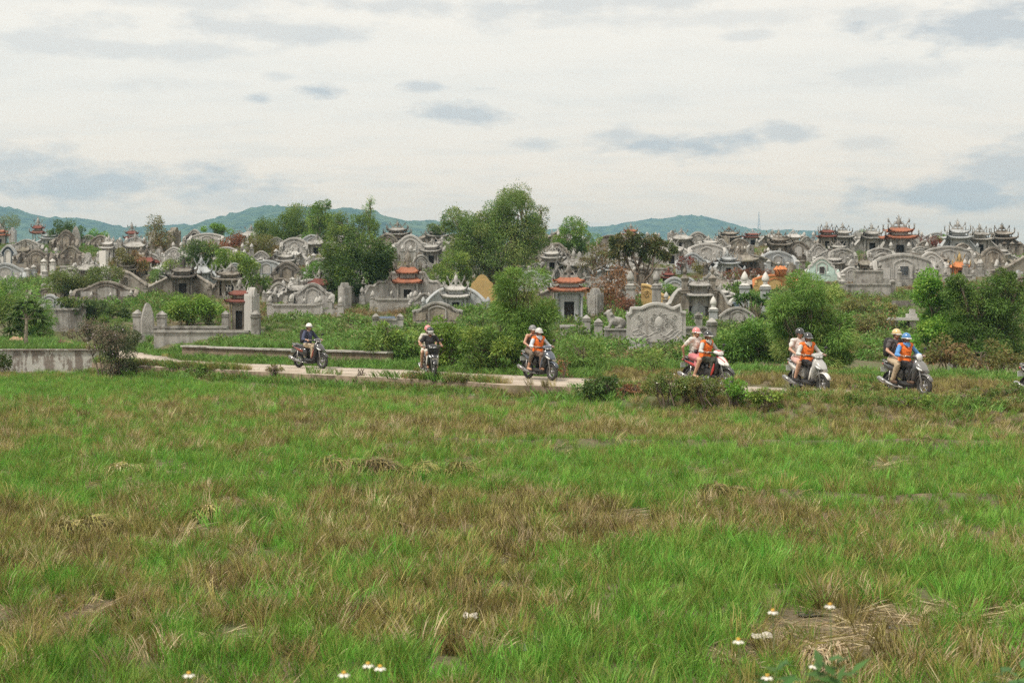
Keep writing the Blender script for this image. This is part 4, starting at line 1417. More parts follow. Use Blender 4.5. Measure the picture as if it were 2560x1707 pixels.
mb = MB()
z0 = ph_ + .04
mb.capsule((.16 * k, 0, z0 + .36 * k), (-.18 * k, 0, z0 + .42 * k), .26 * k, .23 * k)          # trunk
mb.ellipsoid((.30 * k, .13 * k, z0 + .27 * k), (.24 * k, .14 * k, .27 * k))                    # haunches
mb.ellipsoid((.30 * k, -.13 * k, z0 + .27 * k), (.24 * k, .14 * k, .27 * k))
mb.capsule((-.24 * k, 0, z0 + .46 * k), (-.34 * k, 0, z0 + .74 * k), .20 * k, .19 * k)          # neck and mane
mb.ellipsoid((-.38 * k, 0, z0 + .84 * k), (.17 * k, .17 * k, .16 * k))                          # head
mb.capsule((-.48 * k, 0, z0 + .79 * k), (-.58 * k, 0, z0 + .77 * k), .10 * k, .085 * k)         # muzzle
for s in (-1, 1):
    mb.capsule((-.28 * k, s * .14 * k, z0 + .96 * k), (-.26 * k, s * .16 * k, z0 + 1.03 * k), .05 * k, .02 * k)
    mb.capsule((-.26 * k, s * .15 * k, z0 + .34 * k), (-.34 * k, s * .15 * k, z0 + .08 * k), .10 * k, .07 * k)
    mb.capsule((-.34 * k, s * .15 * k, z0 + .07 * k), (-.56 * k, s * .15 * k, z0 + .06 * k), .08 * k, .065 * k)
    mb.capsule((.20 * k, s * .24 * k, z0 + .08 * k), (-.02 * k, s * .26 * k, z0 + .06 * k), .08 * k, .06 * k)
for i in range(9):
    a = i * .7
    mb.ellipsoid((-.24 * k + .10 * k * math.cos(a), .17 * k * math.sin(a), z0 + (.62 + .04 * (i % 4)) * k), (.08 * k,) * 3, 8, 5)
mb.tube([(.50 * k, 0, z0 + .2 * k), (.60 * k, 0, z0 + .40 * k), (.56 * k, 0, z0 + .66 * k), (.62 * k, 0, z0 + .80 * k), (.56 * k, 0, z0 + .94 * k)], [.05 * k, .06 * k, .09 * k, .08 * k, .03 * k], 8)
body_mesh(mb, "body", MATS["stone_grey"], li, .028, 1)
FOOT.append((g_.x, g_.y, .8))

# odd pieces in the scrub on the right
g_ = ground_at(2256, 842)
sc_ = g_.y / FPX
o_ = empty("cement_table", g_)
tag(o_, "pale cement grave table with a small cross block in the scrub", "grave")
MB().box((0, 0, 44 * sc_), (68 * sc_, .8, .12)).build("top", MATS["stone_pale"], o_)
for s in (-1, 1):
    MB().box((s * 22 * sc_, 0, 18 * sc_ - .2), (.28, .5, 36 * sc_ + .5)).build("leg", MATS["concrete"], o_)
MB().box((22 * sc_, 0, 52 * sc_), (24 * sc_, .3, .2)).build("block", MATS["stone_pale"], o_)
MB().box((24 * sc_, 0, 60 * sc_), (12 * sc_, .2, .34)).build("upright", MATS["stone_pale"], o_)
g_ = ground_at(2386, 928)
tag(MB().box((g_.x, g_.y, g_.z + .10), (.34, .3, .36), .3, .92).build("concrete_block", MATS["concrete"]), "small broken concrete block at the foot of the right hand shrubs", "block")
g_ = ground_at(2266, 772)
tag(MB().box((g_.x, g_.y, g_.z + .1), (1.5, .5, .7), .1).build("brick_pit", MATS["stone_dark"]), "dark brick edge left of the bright green bush", "wall")

# ------------------------------------------------------------------ the crowd of further tombs between the ones above
LAND = [("the navy tomb", 22, 650), ("the slender open pagoda", 96, 590), ("the tall pale gravestone", 190, 600), ("the white tilted slab", 260, 650), ("the stacked red pagoda", 330, 590),
        ("the pale dry thin tree", 395, 600), ("the dead red bush", 560, 604), ("the dark round bush", 503, 650), ("the blue grey dragon house", 504, 690), ("the wide stepped brown tomb", 268, 735),
        ("the spiral ended wall", 350, 715), ("the feathery crest trees", 720, 580), ("the two white lotus buds", 704, 655), ("the dense dark tree", 890, 690), ("the pale urn posted arch", 1026, 625),
        ("the tomb tower's two orange roofs", 1020, 705), ("the tall middle tree", 1240, 610), ("the round crowned tree", 1432, 600), ("the umbrella tree", 1600, 630), ("the pile of stone dragons", 1434, 675),
        ("the black streaked gate", 1746, 740), ("the dark tent shaped tomb", 1855, 655), ("the yellow tomb with the lotus", 1936, 712), ("the mint green shrine", 2053, 675), ("the spiky red pagoda", 2066, 598),
        ("the large orange roofed pavilion", 2246, 605), ("the black plaque tomb", 2256, 680), ("the boxy cement tomb", 2170, 705), ("the small yellow shrine", 2398, 670), ("the tall pale spirit house", 2393, 605),
        ("the sweeping wall at the right edge", 2530, 675), ("the yellow house by the bamboo", 1214, 735), ("the red tiled dragon roof", 800, 730), ("the grey tiled gatehouse", 1140, 745)]
ADJ = {G: "grey", PL: "pale", BR: "brown", DK: "dark", BL: "ash grey"}
rs = np.random.RandomState(314)
used, made = set(), 0
ROWS = [612, 620, 630, 640, 652, 664, 678, 692, 706, 722, 740, 758, 774, 690, 730, 750]
for att in range(4000):
    if made >= 200:
        break
    px_ = rs.uniform(10, 2550)
    py_ = ROWS[rs.randint(0, len(ROWS))] + rs.uniform(-4, 4)
    if px_ > 1950 and py_ > 715 or px_ < 640 and py_ > 735 or 1150 < px_ < 1300 and py_ > 690:
        continue
    big = rs.rand() < .55
    wp = (rs.uniform(52, 84) if big else rs.uniform(30, 50)) * (1.08 if py_ > 700 else .95)
    hp = wp * rs.uniform(.46, .62) if big else rs.uniform(24, 36)
    hp = min(hp, 30) if py_ < 626 else hp
    g_ = ground_at(px_, py_)
    sc_ = g_.y / FPX
    r0 = wp * sc_ * .5
    if any(((g_.x - fx) / (.74 * (r0 + fr))) ** 2 + ((g_.y - fy) / (1.0 + .24 * (r0 + fr))) ** 2 < 1 for fx, fy, fr in FOOT):
        continue
    mt = [G, G, G, PL, BR, BL, BR][rs.randint(0, 7)]
    kind_ = rs.choice(["arch", "arch", "arch", "pav", "wall", "posts", "stele"], p=[.15, .15, .14, .28, .07, .12, .09]) if big else rs.choice(["arch", "pav", "posts", "stele"], p=[.26, .32, .22, .20])
    st = ["seg", "round", "ogee", "step", "low"][rs.randint(0, 5)]
    noun = {"arch": {"seg": "shouldered arch tomb", "round": "round arch tomb", "ogee": "swooping arch tomb", "step": "stepped tomb", "low": "flat arched tomb"}[st], "pav": "spirit house", "wall": "grave wall", "posts": "row of lotus posts", "stele": "headstone"}[kind_]
    near_ = sorted(LAND, key=lambda q: (q[1] - px_) ** 2 + 4 * (q[2] - py_) ** 2)
    lab = None
    for nm, lx, ly in near_[:8]:
        dx, dy = px_ - lx, py_ - 12 - ly
        rel = ("right of" if dx > 0 else "left of") if abs(dx) > 1.2 * abs(dy) else ("below" if dy > 0 else "above")
        cand = "%s %s %s %s %s" % ("large" if wp > 66 else "small" if wp < 42 else "middling", ADJ[mt], noun, rel, nm)
        if cand not in used:
            lab = cand
            break
    if not lab:
        continue
    used.add(lab)
    made += 1
    rz = rs.uniform(-18, 18)
    cv = {G: CV, PL: CV, BR: CB, DK: CB, BL: CV}[mt]
    if kind_ == "arch":
        T(k_arch, px_, py_, wp, hp, lab, rz=rz, group=GA, mat=mt, carve=cv, style=st, arms=rs.uniform(.25, .5), top=["lotus", "urn", "cap"][rs.randint(0, 3)], front=bool(rs.rand() < .5), curls=bool(rs.rand() < .5), fmat=PL if rs.rand() < .4 else None)
    elif kind_ == "pav":
        rf_ = "roof_red" if rs.rand() < .07 else mt
        T(k_pavilion, px_, py_, min(wp, 44), min(hp * 1.5, 54 if py_ > 634 else 34), lab, "shrine", "spirit_house", rz=rz, group="spirit houses on the hill", mat=mt, roof=rf_, orn=mt, tiers=1 + int(rs.rand() < .5), wings=rs.uniform(.4, 1.3) if rs.rand() < .7 else 0, wstyle=["slope", "arc", "step"][rs.randint(0, 3)], ornate=rs.uniform(.7, 1.3))
    elif kind_ == "wall":
        T(k_wall, px_, py_, wp, hp * .7, lab, "wall", "grave_wall", rz=rz, mat=mt, top=["cap", "lotus"][rs.randint(0, 2)])
    elif kind_ == "posts":
        T(k_posts, px_, py_, wp * .8, rs.uniform(26, 36), lab, "gatepost", "gateposts", rz=rz, mat=mt, top="lotus", n=2 + int(wp > 50) + int(wp > 64), fmat=PL)
    else:
        T(k_stele, px_, py_, rs.uniform(18, 26), rs.uniform(30, 44), lab, "gravestone", "gravestone", rz=rs.uniform(-40, 40), mat=mt, carve=cv, style=["low", "round", "wave"][rs.randint(0, 3)])

# small markers and posts that fill the gaps
made = 0
for att in range(3000):
    if made >= 80:
        break
    px_ = rs.uniform(10, 2550)
    py_ = rs.uniform(612, 770)
    if px_ > 1950 and py_ > 715 or px_ < 640 and py_ > 740 or 1150 < px_ < 1300 and py_ > 690:
        continue
    g_ = ground_at(px_, py_)
    sc_ = g_.y / FPX
    if any(((g_.x - fx) / (.25 + .62 * fr)) ** 2 + ((g_.y - fy) / (.5 + .18 * fr)) ** 2 < 1 for fx, fy, fr in FOOT):
        continue
    mt = [G, G, PL, BR, BL][rs.randint(0, 5)]
    q = rs.randint(0, 5)
    noun = ("lone lotus post", "lone capped post", "lone urn post", "slim headstone", "pair of lotus posts")[q]
    hp = rs.uniform(20, 34)
    near_ = sorted(LAND, key=lambda t_: (t_[1] - px_) ** 2 + 4 * (t_[2] - py_) ** 2)
    lab = None
    for nm, lx, ly in near_[:9]:
        dx, dy = px_ - lx, py_ - 12 - ly
        rel = ("right of" if dx > 0 else "left of") if abs(dx) > 1.2 * abs(dy) else ("below" if dy > 0 else "above")
        cand = "%s %s %s %s %s" % ("tall" if hp > 28 else "short", ADJ[mt], noun, rel, nm)
        if cand not in used:
            lab = cand
            break
    if not lab:
        continue
    used.add(lab)
    made += 1
    if q < 3:
        T(k_posts, px_, py_, 14, hp, lab, "post", "stone_post", mat=mt, top=("caplotus", "cap", "urn")[q], n=1, fmat=PL)
    elif q == 3:
        T(k_stele, px_, py_, rs.uniform(13, 20), hp, lab, "gravestone", "gravestone", rz=rs.uniform(-35, 35), mat=mt, style=["low", "round", "wave"][rs.randint(0, 3)])
    else:
        T(k_posts, px_, py_, rs.uniform(18, 30), hp, lab, "gatepost", "gateposts", rz=rs.uniform(-20, 20), mat=mt, top="lotus", n=2, fmat=PL, rail=bool(rs.rand() < .5))

# ------------------------------------------------------------------ plants
def set_tint(me, cols):
    """one colour per vertex"""
    at = me.color_attributes.new("tint", "FLOAT_COLOR", "POINT")
    c = np.ones((len(cols), 4), np.float32)
    c[:, :3] = cols
    at.data.foreach_set("color", c.ravel())


def leaf_quads(c, a, s, L, Wd, cols, droop=0.0):
    """diamond leaves: base points c, axes a, side vectors s, lengths, widths, colours (n,3)"""
    n = len(c)
    L, Wd = L[:, None], Wd[:, None]
    mid_ = c + a * L * .45
    tip = c + a * L
    tip[:, 2] -= droop * L[:, 0]
    v = np.stack([c, mid_ + s * Wd * .5, tip, mid_ - s * Wd * .5], 1).reshape(-1, 3)
    f = np.arange(4 * n).reshape(n, 4)
    return v, f, np.repeat(cols, 4, 0)


def unitv(v):
    return v / np.maximum(1e-9, np.linalg.norm(v, axis=1, keepdims=True))


KINDS = {  # leaf length, width, per square metre of outline, droop, base colour, spread of colour, alternative colour, share of it
    "broad": (.15, .065, 900, .15, (0.138, 0.241, 0.045), .35, (0.236, 0.333, 0.068), .25),
    "bright": (.14, .075, 950, .15, (0.171, 0.312, 0.046), .30, (0.256, 0.377, 0.065), .3),
    "dark": (.14, .07, 1000, .15, (0.083, 0.147, 0.037), .35, (0.148, 0.217, 0.045), .25),
    "bamboo": (.20, .032, 1250, .2, (0.176, 0.297, 0.063), .35, (0.305, 0.376, 0.106), .3),
    "feather": (.14, .045, 900, .25, (0.162, 0.243, 0.062), .35, (0.250, 0.292, 0.087), .3),
    "olive": (.15, .06, 640, .2, (0.189, 0.189, 0.059), .35, (0.256, 0.174, 0.078), .35),
    "dry": (.16, .05, 560, .3, (0.223, 0.109, 0.052), .40, (0.342, 0.189, 0.098), .4),
    "red": (.14, .06, 620, .2, (0.240, 0.065, 0.037), .40, (0.171, 0.087, 0.046), .4),
    "purple": (.10, .045, 1300, .2, (.105, .125, .055), .45, (.19, .15, .11), .35),
    "weed": (.11, .05, 1500, .2, (0.145, 0.217, 0.052), .40, (0.256, 0.246, 0.078), .35),
    "acacia": (.13, .045, 950, .25, (.105, .205, .04), .40, (.16, .26, .06), .3),
    "umbrella": (.20, .07, 560, .3, (0.094, 0.123, 0.039), .35, (0.171, 0.160, 0.059), .3),
}


def crown_mesh(name, blobs, kind, rs, density=1.0, ls=1.0):
    """blobs: world ellipsoids (cx,cy,cz,rx,ry,rz); leaves gather in clumps through each volume"""
    L0, W0, dens, droop, base, spread, alt, share = KINDS[kind]
    L0, W0, dens = L0 * ls, W0 * ls, dens / ls ** 1.8
    V, F, Cc, off = [], [], [], 0
    for cx, cy, cz, rx, ry, rz in blobs:
        area = math.pi * rx * rz
        n = int(min(26000, max(160, area * dens * density)))
        k = int(np.clip(area * 3.2, 7, 70))
        d = unitv(rs.randn(k, 3))
        d[:, 2] = d[:, 2] * .9 + .12
        rad = (.50 + .46 * rs.rand(k) ** .6)[:, None]
        cc = d * rad * np.array([rx, ry, rz])
        cr = (0.26 + .20 * rs.rand(k)) * min(max(rx, rz), 1.6 * min(rx, rz)) * (.9 if k > 14 else 1.15)
        ctint = 1 + spread * (rs.rand(k) - .5) * 1.2
        calt = rs.rand(k) < share
        who = rs.randint(0, k, n)
        ld = unitv(rs.randn(n, 3))
        r_ = .35 + .70 * rs.rand(n) ** .5
        c = cc[who] + ld * (cr[who] * r_)[:, None] * np.array([1, 1, .85])
        stray = rs.rand(n) < .10
        c[stray] += unitv(rs.randn(int(stray.sum()), 3)) * (cr[who][stray] * .6)[:, None]
        out = unitv(c)
        a = unitv(.55 * out + .55 * ld + .7 * rs.randn(n, 3) * .6 + np.array([0, 0, -.12 if droop < .4 else -.35]))
        s = unitv(np.cross(a, rs.randn(n, 3)))
        lo = 1 + (rs.rand(n) - .5) * spread
        col_ = np.where((calt[who] & (rs.rand(n) < .75))[:, None], np.array(alt), np.array(base)) * (ctint[who] * lo)[:, None]
        col_[:, 0] *= 1 + .25 * (rs.rand(n) - .5)
        v, f, cl = leaf_quads(c + np.array([cx, cy, cz]), a, s, L0 * (.6 + .8 * rs.rand(n)), W0 * (.6 + .7 * rs.rand(n)), col_, droop * .6)
        V.append(v); F.append(f + off); Cc.append(cl)
        off += len(v)
    V, F, Cc = np.concatenate(V), np.concatenate(F), np.concatenate(Cc)
    return V, F, Cc


def limb(mb, p0, p1, r0, r1, rs, n=6, wob=.06):
    p0, p1 = np.array(p0, float), np.array(p1, float)
    L = np.linalg.norm(p1 - p0)
    pts = [p0 + (p1 - p0) * t + rs.randn(3) * wob * L * math.sin(math.pi * t) for t in np.linspace(0, 1, n)]
    mb.tube(pts, list(np.linspace(r0, r1, n)), 6)
    return pts


def plant(label, base, ells, kind, name="bush", cat="bush", trunk=True, group=None, density=1.0, depth=.9, bark="bark", seed=None, fwd=0.0, extra=None):
    g_ = ground_at(*base)
    if fwd:
        g_ = Vector((g_.x * (g_.y - fwd) / g_.y, g_.y - fwd, 0))
        g_.z = H1(g_.x, g_.y)
    rs = np.random.RandomState(seed if seed is not None else (int(base[0] * 7 + base[1]) % 100000))
    s = g_.y / FPX
    root = empty(name, g_)
    tag(root, label, cat, group)
    blobs = []
    for i, (ex, ey, erx, ery) in enumerate(ells):
        p = at_depth(ex, ey, g_.y)
        ry = depth * min(erx, ery * 1.2) * s
        blobs.append((p.x - g_.x, (rs.rand() - .5) * ry * .8 if i else 0.0, p.z - g_.z, erx * s, max(.25, ry), ery * s))
    V, F, Cc = crown_mesh("crown", blobs, kind, rs, density, .55 if g_.y < 40 else .80 if g_.y < 56 else 1.0)
    me = np_mesh("crown", V, F)
    set_tint(me, Cc)
    link("crown", me, MATS["leaf"], root)
    mb = MB()
    for (bx, by, bz, rx, ry, rz) in blobs:
        nst = 1 if trunk == "tree" else 3
        for j in range(nst):
            b0 = (rs.randn() * .06, rs.randn() * .06, -.25) if trunk == "tree" else (bx * .5 + rs.randn() * rx * .3, by * .5 + rs.randn() * .1, -.2)
            top = (bx + rs.randn() * rx * .15, by, max(.2, bz + rz * (.1 if trunk == "tree" else .3)))
            r0 = .035 * max(1.2, top[2]) if trunk == "tree" else .03
            pts = limb(mb, b0, top, r0, r0 * .35, rs)
            for q in range(4):
                st = pts[3 + q % 3]
                en = (bx + (rs.rand() - .5) * 1.5 * rx, by + (rs.rand() - .5) * 1.4 * ry, bz + (rs.rand() - .1) * .8 * rz)
                limb(mb, st, en, r0 * .45, r0 * .10, rs, 5)
    mb.build("trunk", MATS[bark], root, smooth=True)
    if extra:
        extra(root, blobs, rs)
    return root


def blossoms(color, size, dens):
    def f(root, blobs, rs):
        V, F, off = [], [], 0
        for bx, by, bz, rx, ry, rz in blobs:
            n = int(math.pi * rx * rz * dens)
            d = unitv(rs.randn(n, 3))
            c = np.array([bx, by, bz]) + d * np.array([rx, ry, rz]) * (.85 + .3 * rs.rand(n))[:, None]
            a = unitv(rs.randn(n, 3)); s = unitv(np.cross(a, rs.randn(n, 3)))
            v, ff, _ = leaf_quads(c, a, s, np.full(n, size), np.full(n, size), np.zeros((n, 3)))
            V.append(v); F.append(ff + off); off += len(v)
        tag(link("blossoms", np_mesh("blossoms", np.concatenate(V), np.concatenate(F)), MATS[color], root), kind="stuff")
    return f


plain("petal_white", (.72, .70, .64), .7)
plain("petal_mauve", (.42, .34, .42), .7)

B = plant
TR = "trees among the tombs"
BU = "bushes among the tombs"
# trees
B("tall leafy tree that breaks the skyline in the middle of the cemetery", (1235, 712),
  [(1290, 545, 62, 68), (1240, 560, 60, 58), (1135, 548, 42, 32), (1180, 600, 70, 52), (1250, 640, 92, 62), (1330, 590, 42, 52), (1150, 640, 50, 40), (1200, 570, 46, 40)], "feather", "tree", "tree", "tree", TR, 1.35)
B("wispy top shoots above the tall middle tree", (1290, 690), [(1262, 508, 22, 26), (1310, 500, 30, 30), (1350, 535, 20, 26), (1340, 570, 22, 24)], "feather", "sapling", "tree", "tree", TR, .55)
B("dense dark tree standing left of the two orange roofs", (890, 758),
  [(885, 690, 88, 54), (845, 650, 50, 36), (915, 635, 60, 40), (945, 665, 42, 42), (905, 735, 56, 28)], "dark", "tree", "tree", "tree", TR, 1.25)
B("feathery green tree on the left crest beside the dead red bush", (720, 622), [(700, 578, 54, 38), (755, 556, 58, 40), (660, 590, 34, 28), (740, 598, 60, 24)], "broad", "tree", "tree", "tree", TR, 1.15)
B("slim tree with a high tuft rising over the left crest", (800, 628), [(805, 515, 26, 15), (790, 545, 34, 24), (820, 575, 50, 34), (800, 600, 50, 22)], "broad", "tree", "tree", "tree", TR, .9)
B("light green crest tree just behind the dense dark tree", (880, 640), [(858, 562, 36, 28), (914, 574, 36, 32), (850, 596, 30, 20)], "broad", "tree", "tree", "tree", TR)
B("bare wispy bamboo shoot poking up on the left skyline", (925, 600), [(926, 506, 10, 14), (918, 528, 16, 12)], "bamboo", "bamboo_shoot", "bamboo", "tree", TR, .35)
B("round crowned tree right of the tall middle tree", (1432, 655), [(1432, 575, 36, 30), (1405, 600, 26, 24), (1460, 605, 34, 22), (1430, 625, 40, 20)], "broad", "tree", "tree", "tree", TR)
B("flat topped umbrella tree with bare trunks above the tall lotus posts", (1592, 745),
  [(1560, 598, 48, 13), (1610, 608, 56, 15), (1655, 622, 44, 14), (1545, 630, 40, 14), (1625, 640, 56, 13), (1585, 615, 60, 16)], "umbrella", "umbrella_tree", "tree", "tree", TR, 1.3, .8)
B("thin brown half bare sapling left of the umbrella tree", (1488, 720), [(1490, 640, 36, 26), (1470, 660, 26, 20), (1515, 655, 26, 18)], "olive", "sapling", "tree", "tree", TR, .5)
B("leafy tree at the far left skyline behind the yellow roof", (14, 612), [(12, 560, 34, 20), (5, 580, 26, 20)], "feather", "tree", "tree", "tree", TR, .8)
B("small dark round tree on the left skyline between the pagodas", (152, 606), [(158, 568, 26, 18), (148, 586, 20, 16)], "dark", "tree", "tree", "tree", TR)
B("tiny conical tree beside the tall pale gravestone", (203, 604), [(203, 582, 8, 14)], "dark", "tree", "tree", "tree", TR)
B("low green shrub on the left skyline right of the conical tree", (245, 608), [(245, 590, 32, 12)], "bright", "bush", "bush", True, BU)
B("pale dry thin tree right of the stacked red pagoda", (400, 632), [(395, 590, 30, 36), (385, 560, 16, 22), (412, 605, 26, 26)], "olive", "tree", "tree", "tree", TR, .6)
B("dead red brown bush on the left crest", (562, 634), [(560, 604, 44, 22), (545, 618, 40, 12)], "red", "bush", "bush", True, BU)
B("bright tuft behind the dead red bush", (540, 600), [(535, 574, 28, 13), (560, 580, 18, 10)], "bright", "bush", "bush", True, BU)
B("dark green round bush left of the blue grey spirit house", (502, 688), [(503, 642, 44, 34), (490, 668, 36, 22)], "dark", "tree", "tree", "tree", TR)
B("yellow green scrub right of the dark round bush", (580, 690), [(575, 650, 40, 26), (600, 670, 30, 22), (560, 672, 26, 18)], "bright", "bush", "bush", True, BU)
B("olive scrub on the slope below the feathery trees", (645, 640), [(650, 612, 50, 20), (680, 628, 36, 16), (620, 622, 30, 14)], "olive", "bush", "bush", True, BU)
B("leafy bush left of the dark arch with round panels", (645, 742), [(648, 690, 38, 36), (625, 668, 24, 22), (655, 722, 30, 18)], "broad", "bush", "bush", True, BU)
B("tangle of creepers between the dark arch and the dense dark tree", (785, 730), [(790, 690, 26, 34), (765, 708, 20, 24)], "broad", "bush", "bush", True, BU)
B("round grey green bush right of the two orange roofs", (1132, 735), [(1130, 680, 56, 42), (1100, 700, 34, 26), (1165, 705, 30, 26)], "broad", "bush", "bush", True, BU, 1.15)
B("low dark bush under the tall middle tree's left side", (1085, 596), [(1090, 575, 26, 16)], "dark", "bush", "bush", True, BU)
# left side
B("willowy green thicket in front of the long pale slab wall", (225, 752), [(200, 700, 62, 28), (265, 695, 50, 26), (160, 712, 40, 22), (225, 722, 60, 18)], "feather", "thicket", "bush", True, BU, 1.1)
B("scrub in front of the spiral ended wall", (330, 705), [(320, 640, 50, 18), (350, 672, 44, 18), (300, 660, 30, 14)], "olive", "bush", "bush", True, BU)
B("green scrub on the slope beneath the dark round bush", (420, 720), [(430, 665, 36, 18), (405, 690, 34, 20), (440, 700, 20, 18)], "feather", "bush", "bush", True, BU)
B("bamboo thicket at the photo's left edge behind the young tree", (40, 846), [(20, 760, 62, 52), (60, 790, 60, 44), (0, 810, 60, 40), (95, 830, 32, 28)], "bamboo", "bamboo_thicket", "bamboo", True, BU, 1.2)
B("dome shaped bright green bush inside the enclosure", (478, 816), [(478, 770, 56, 30), (450, 785, 40, 22), (520, 790, 42, 20)], "bright", "bush", "bush", True, BU, 1.15)
B("leafy scrub below the wide stepped brown tomb", (215, 800), [(195, 768, 44, 20), (240, 775, 40, 18), (165, 760, 20, 16), (300, 782, 40, 14)], "dark", "bush", "bush", True, BU)
B("straggly bush with mauve flowers growing over the retaining wall's end", (285, 944), [(280, 850, 56, 48), (300, 890, 44, 40), (240, 845, 40, 30), (310, 920, 30, 18)], "purple", "bush", "bush", True, BU, 1.2, extra=blossoms("petal_mauve", .05, 22))
B("flowering scrub left of the carved pointed gravestone", (235, 850), [(240, 820, 50, 20), (190, 830, 36, 16)], "purple", "bush", "bush", True, BU, .8, extra=blossoms("petal_mauve", .05, 20))
B("dark creeper tuft on the retaining wall at the photo's left edge", (6, 938), [(6, 905, 20, 24)], "dark", "bush", "bush", True, BU)
# along the far side of the path
B("rounded bush behind the black clad rider's left shoulder", (975, 905), [(970, 830, 34, 26), (1000, 845, 36, 26), (950, 870, 36, 26), (1010, 885, 44, 24)], "broad", "bush", "bush", True, BU, 1.1)
B("bright leafy bush right of the rider with the face mask", (1110, 925), [(1105, 830, 44, 26), (1140, 860, 46, 36), (1090, 875, 40, 34), (1130, 905, 44, 20)], "bright", "bush", "bush", True, BU, 1.1)
B("leafy shrub mass between the bright bush and the near bamboo", (1215, 932), [(1200, 850, 46, 40), (1250, 880, 50, 44), (1190, 900, 50, 30), (1260, 920, 30, 16)], "broad", "bush", "bush", True, BU, 1.2)
B("tall bamboo clump behind the two riders in tank top and vest", (1310, 925), [(1305, 725, 66, 42), (1300, 780, 66, 50), (1290, 840, 68, 54), (1330, 870, 50, 46), (1360, 800, 30, 50), (1270, 690, 34, 14)], "bamboo", "bamboo_clump", "bamboo", True, BU, 1.5)
B("dry brown scrub under the umbrella tree", (1520, 775), [(1530, 700, 40, 34), (1500, 720, 40, 30), (1560, 735, 36, 26), (1490, 755, 30, 18)], "dry", "bush", "bush", True, BU, .8)
B("rust brown scrub left of the tall lotus post", (1545, 800), [(1540, 770, 40, 26), (1510, 790, 26, 18)], "dry", "bush", "bush", True, BU, .8)
B("rust coloured brush below the dark tent shaped tomb", (1845, 722), [(1840, 695, 56, 18), (1800, 702, 36, 14), (1890, 690, 40, 16)], "dry", "bush", "bush", True, BU)
B("reddish spiky shrub between the umbrella tree and the pale arch steps", (1712, 690), [(1712, 660, 22, 18)], "red", "bush", "bush", True, BU, .7)
B("dry brush at the foot of the pale arch steps", (1765, 690), [(1765, 670, 50, 12)], "olive", "bush", "bush", True, BU, .7)
B("small green bush right of the tall lotus posts", (1688, 770), [(1685, 735, 26, 18), (1660, 725, 22, 16)], "broad", "bush", "bush", True, BU)
B("low green bush beside the white lotus post", (1850, 760), [(1836, 728, 26, 16)], "broad", "bush", "bush", True, BU)
B("dark green shrub mass behind the rider in the grey shirt", (1870, 918), [(1865, 840, 62, 34), (1830, 870, 50, 40), (1910, 870, 60, 40), (1870, 895, 76, 26)], "broad", "bush", "bush", True, BU, 1.1)
B("big dark bamboo behind the two riders on the silver scooter", (2040, 925), [(2030, 740, 62, 50), (2000, 800, 70, 56), (2060, 850, 72, 62), (2000, 880, 60, 40), (2090, 830, 46, 60), (1960, 780, 30, 44), (2050, 895, 80, 30)], "bamboo", "bamboo_clump", "bamboo", True, BU, 1.8)
B("bright green rounded tree right of the cement grave table", (2350, 900), [(2345, 722, 54, 36), (2338, 780, 54, 54), (2362, 845, 60, 54), (2310, 840, 26, 40)], "bright", "tree", "tree", "tree", TR, 1.6)
B("spreading acacia tree at the photo's right edge", (2480, 905), [(2450, 724, 80, 38), (2520, 745, 70, 52), (2440, 790, 80, 58), (2530, 820, 66, 64), (2470, 860, 80, 50), (2400, 850, 50, 50), (2400, 705, 30, 16), (2500, 692, 34, 14), (2550, 700, 30, 18)], "acacia", "tree", "tree", "tree", TR, 1.9)
B("straggly olive shrub left of the small concrete block", (2350, 930), [(2360, 880, 50, 34), (2400, 895, 40, 24)], "olive", "bush", "bush", True, BU)
B("pale straggly shrub right of the small concrete block", (2460, 935), [(2460, 890, 60, 32), (2510, 905, 40, 22)], "olive", "bush", "bush", True, BU)
B("scrub on the bank below the boxy cement tomb", (2150, 800), [(2150, 762, 56, 22), (2110, 780, 36, 20), (2200, 780, 40, 18)], "olive", "bush", "bush", True, BU)
B("dark scrub left of the cement grave table", (2170, 848), [(2170, 805, 50, 28), (2210, 830, 34, 20), (2140, 830, 30, 20)], "olive", "bush", "bush", True, BU)
B("yellow green weeds behind the rider with the backpack", (2230, 872), [(2215, 850, 50, 18), (2160, 862, 40, 14), (2280, 862, 34, 12)], "weed", "bush", "bush", True, BU, .8)
B("golden leaved bush right of the yellow tomb", (2000, 720), [(1985, 695, 26, 16)], "dry", "bush", "bush", True, BU, .8)
B("reddish bush on the crest beside the tall pale spirit house", (2336, 632), [(2330, 604, 24, 13), (2345, 612, 20, 12)], "red", "bush", "bush", True, BU, .8)
B("light green tuft on the crest above the reddish bush", (2362, 626), [(2360, 598, 14, 9)], "bright", "bush", "bush", True, BU)
B("wispy green twigs left of the crest's curled dragon roof", (2160, 616), [(2158, 584, 18, 7)], "feather", "bush", "bush", True, BU, .6)
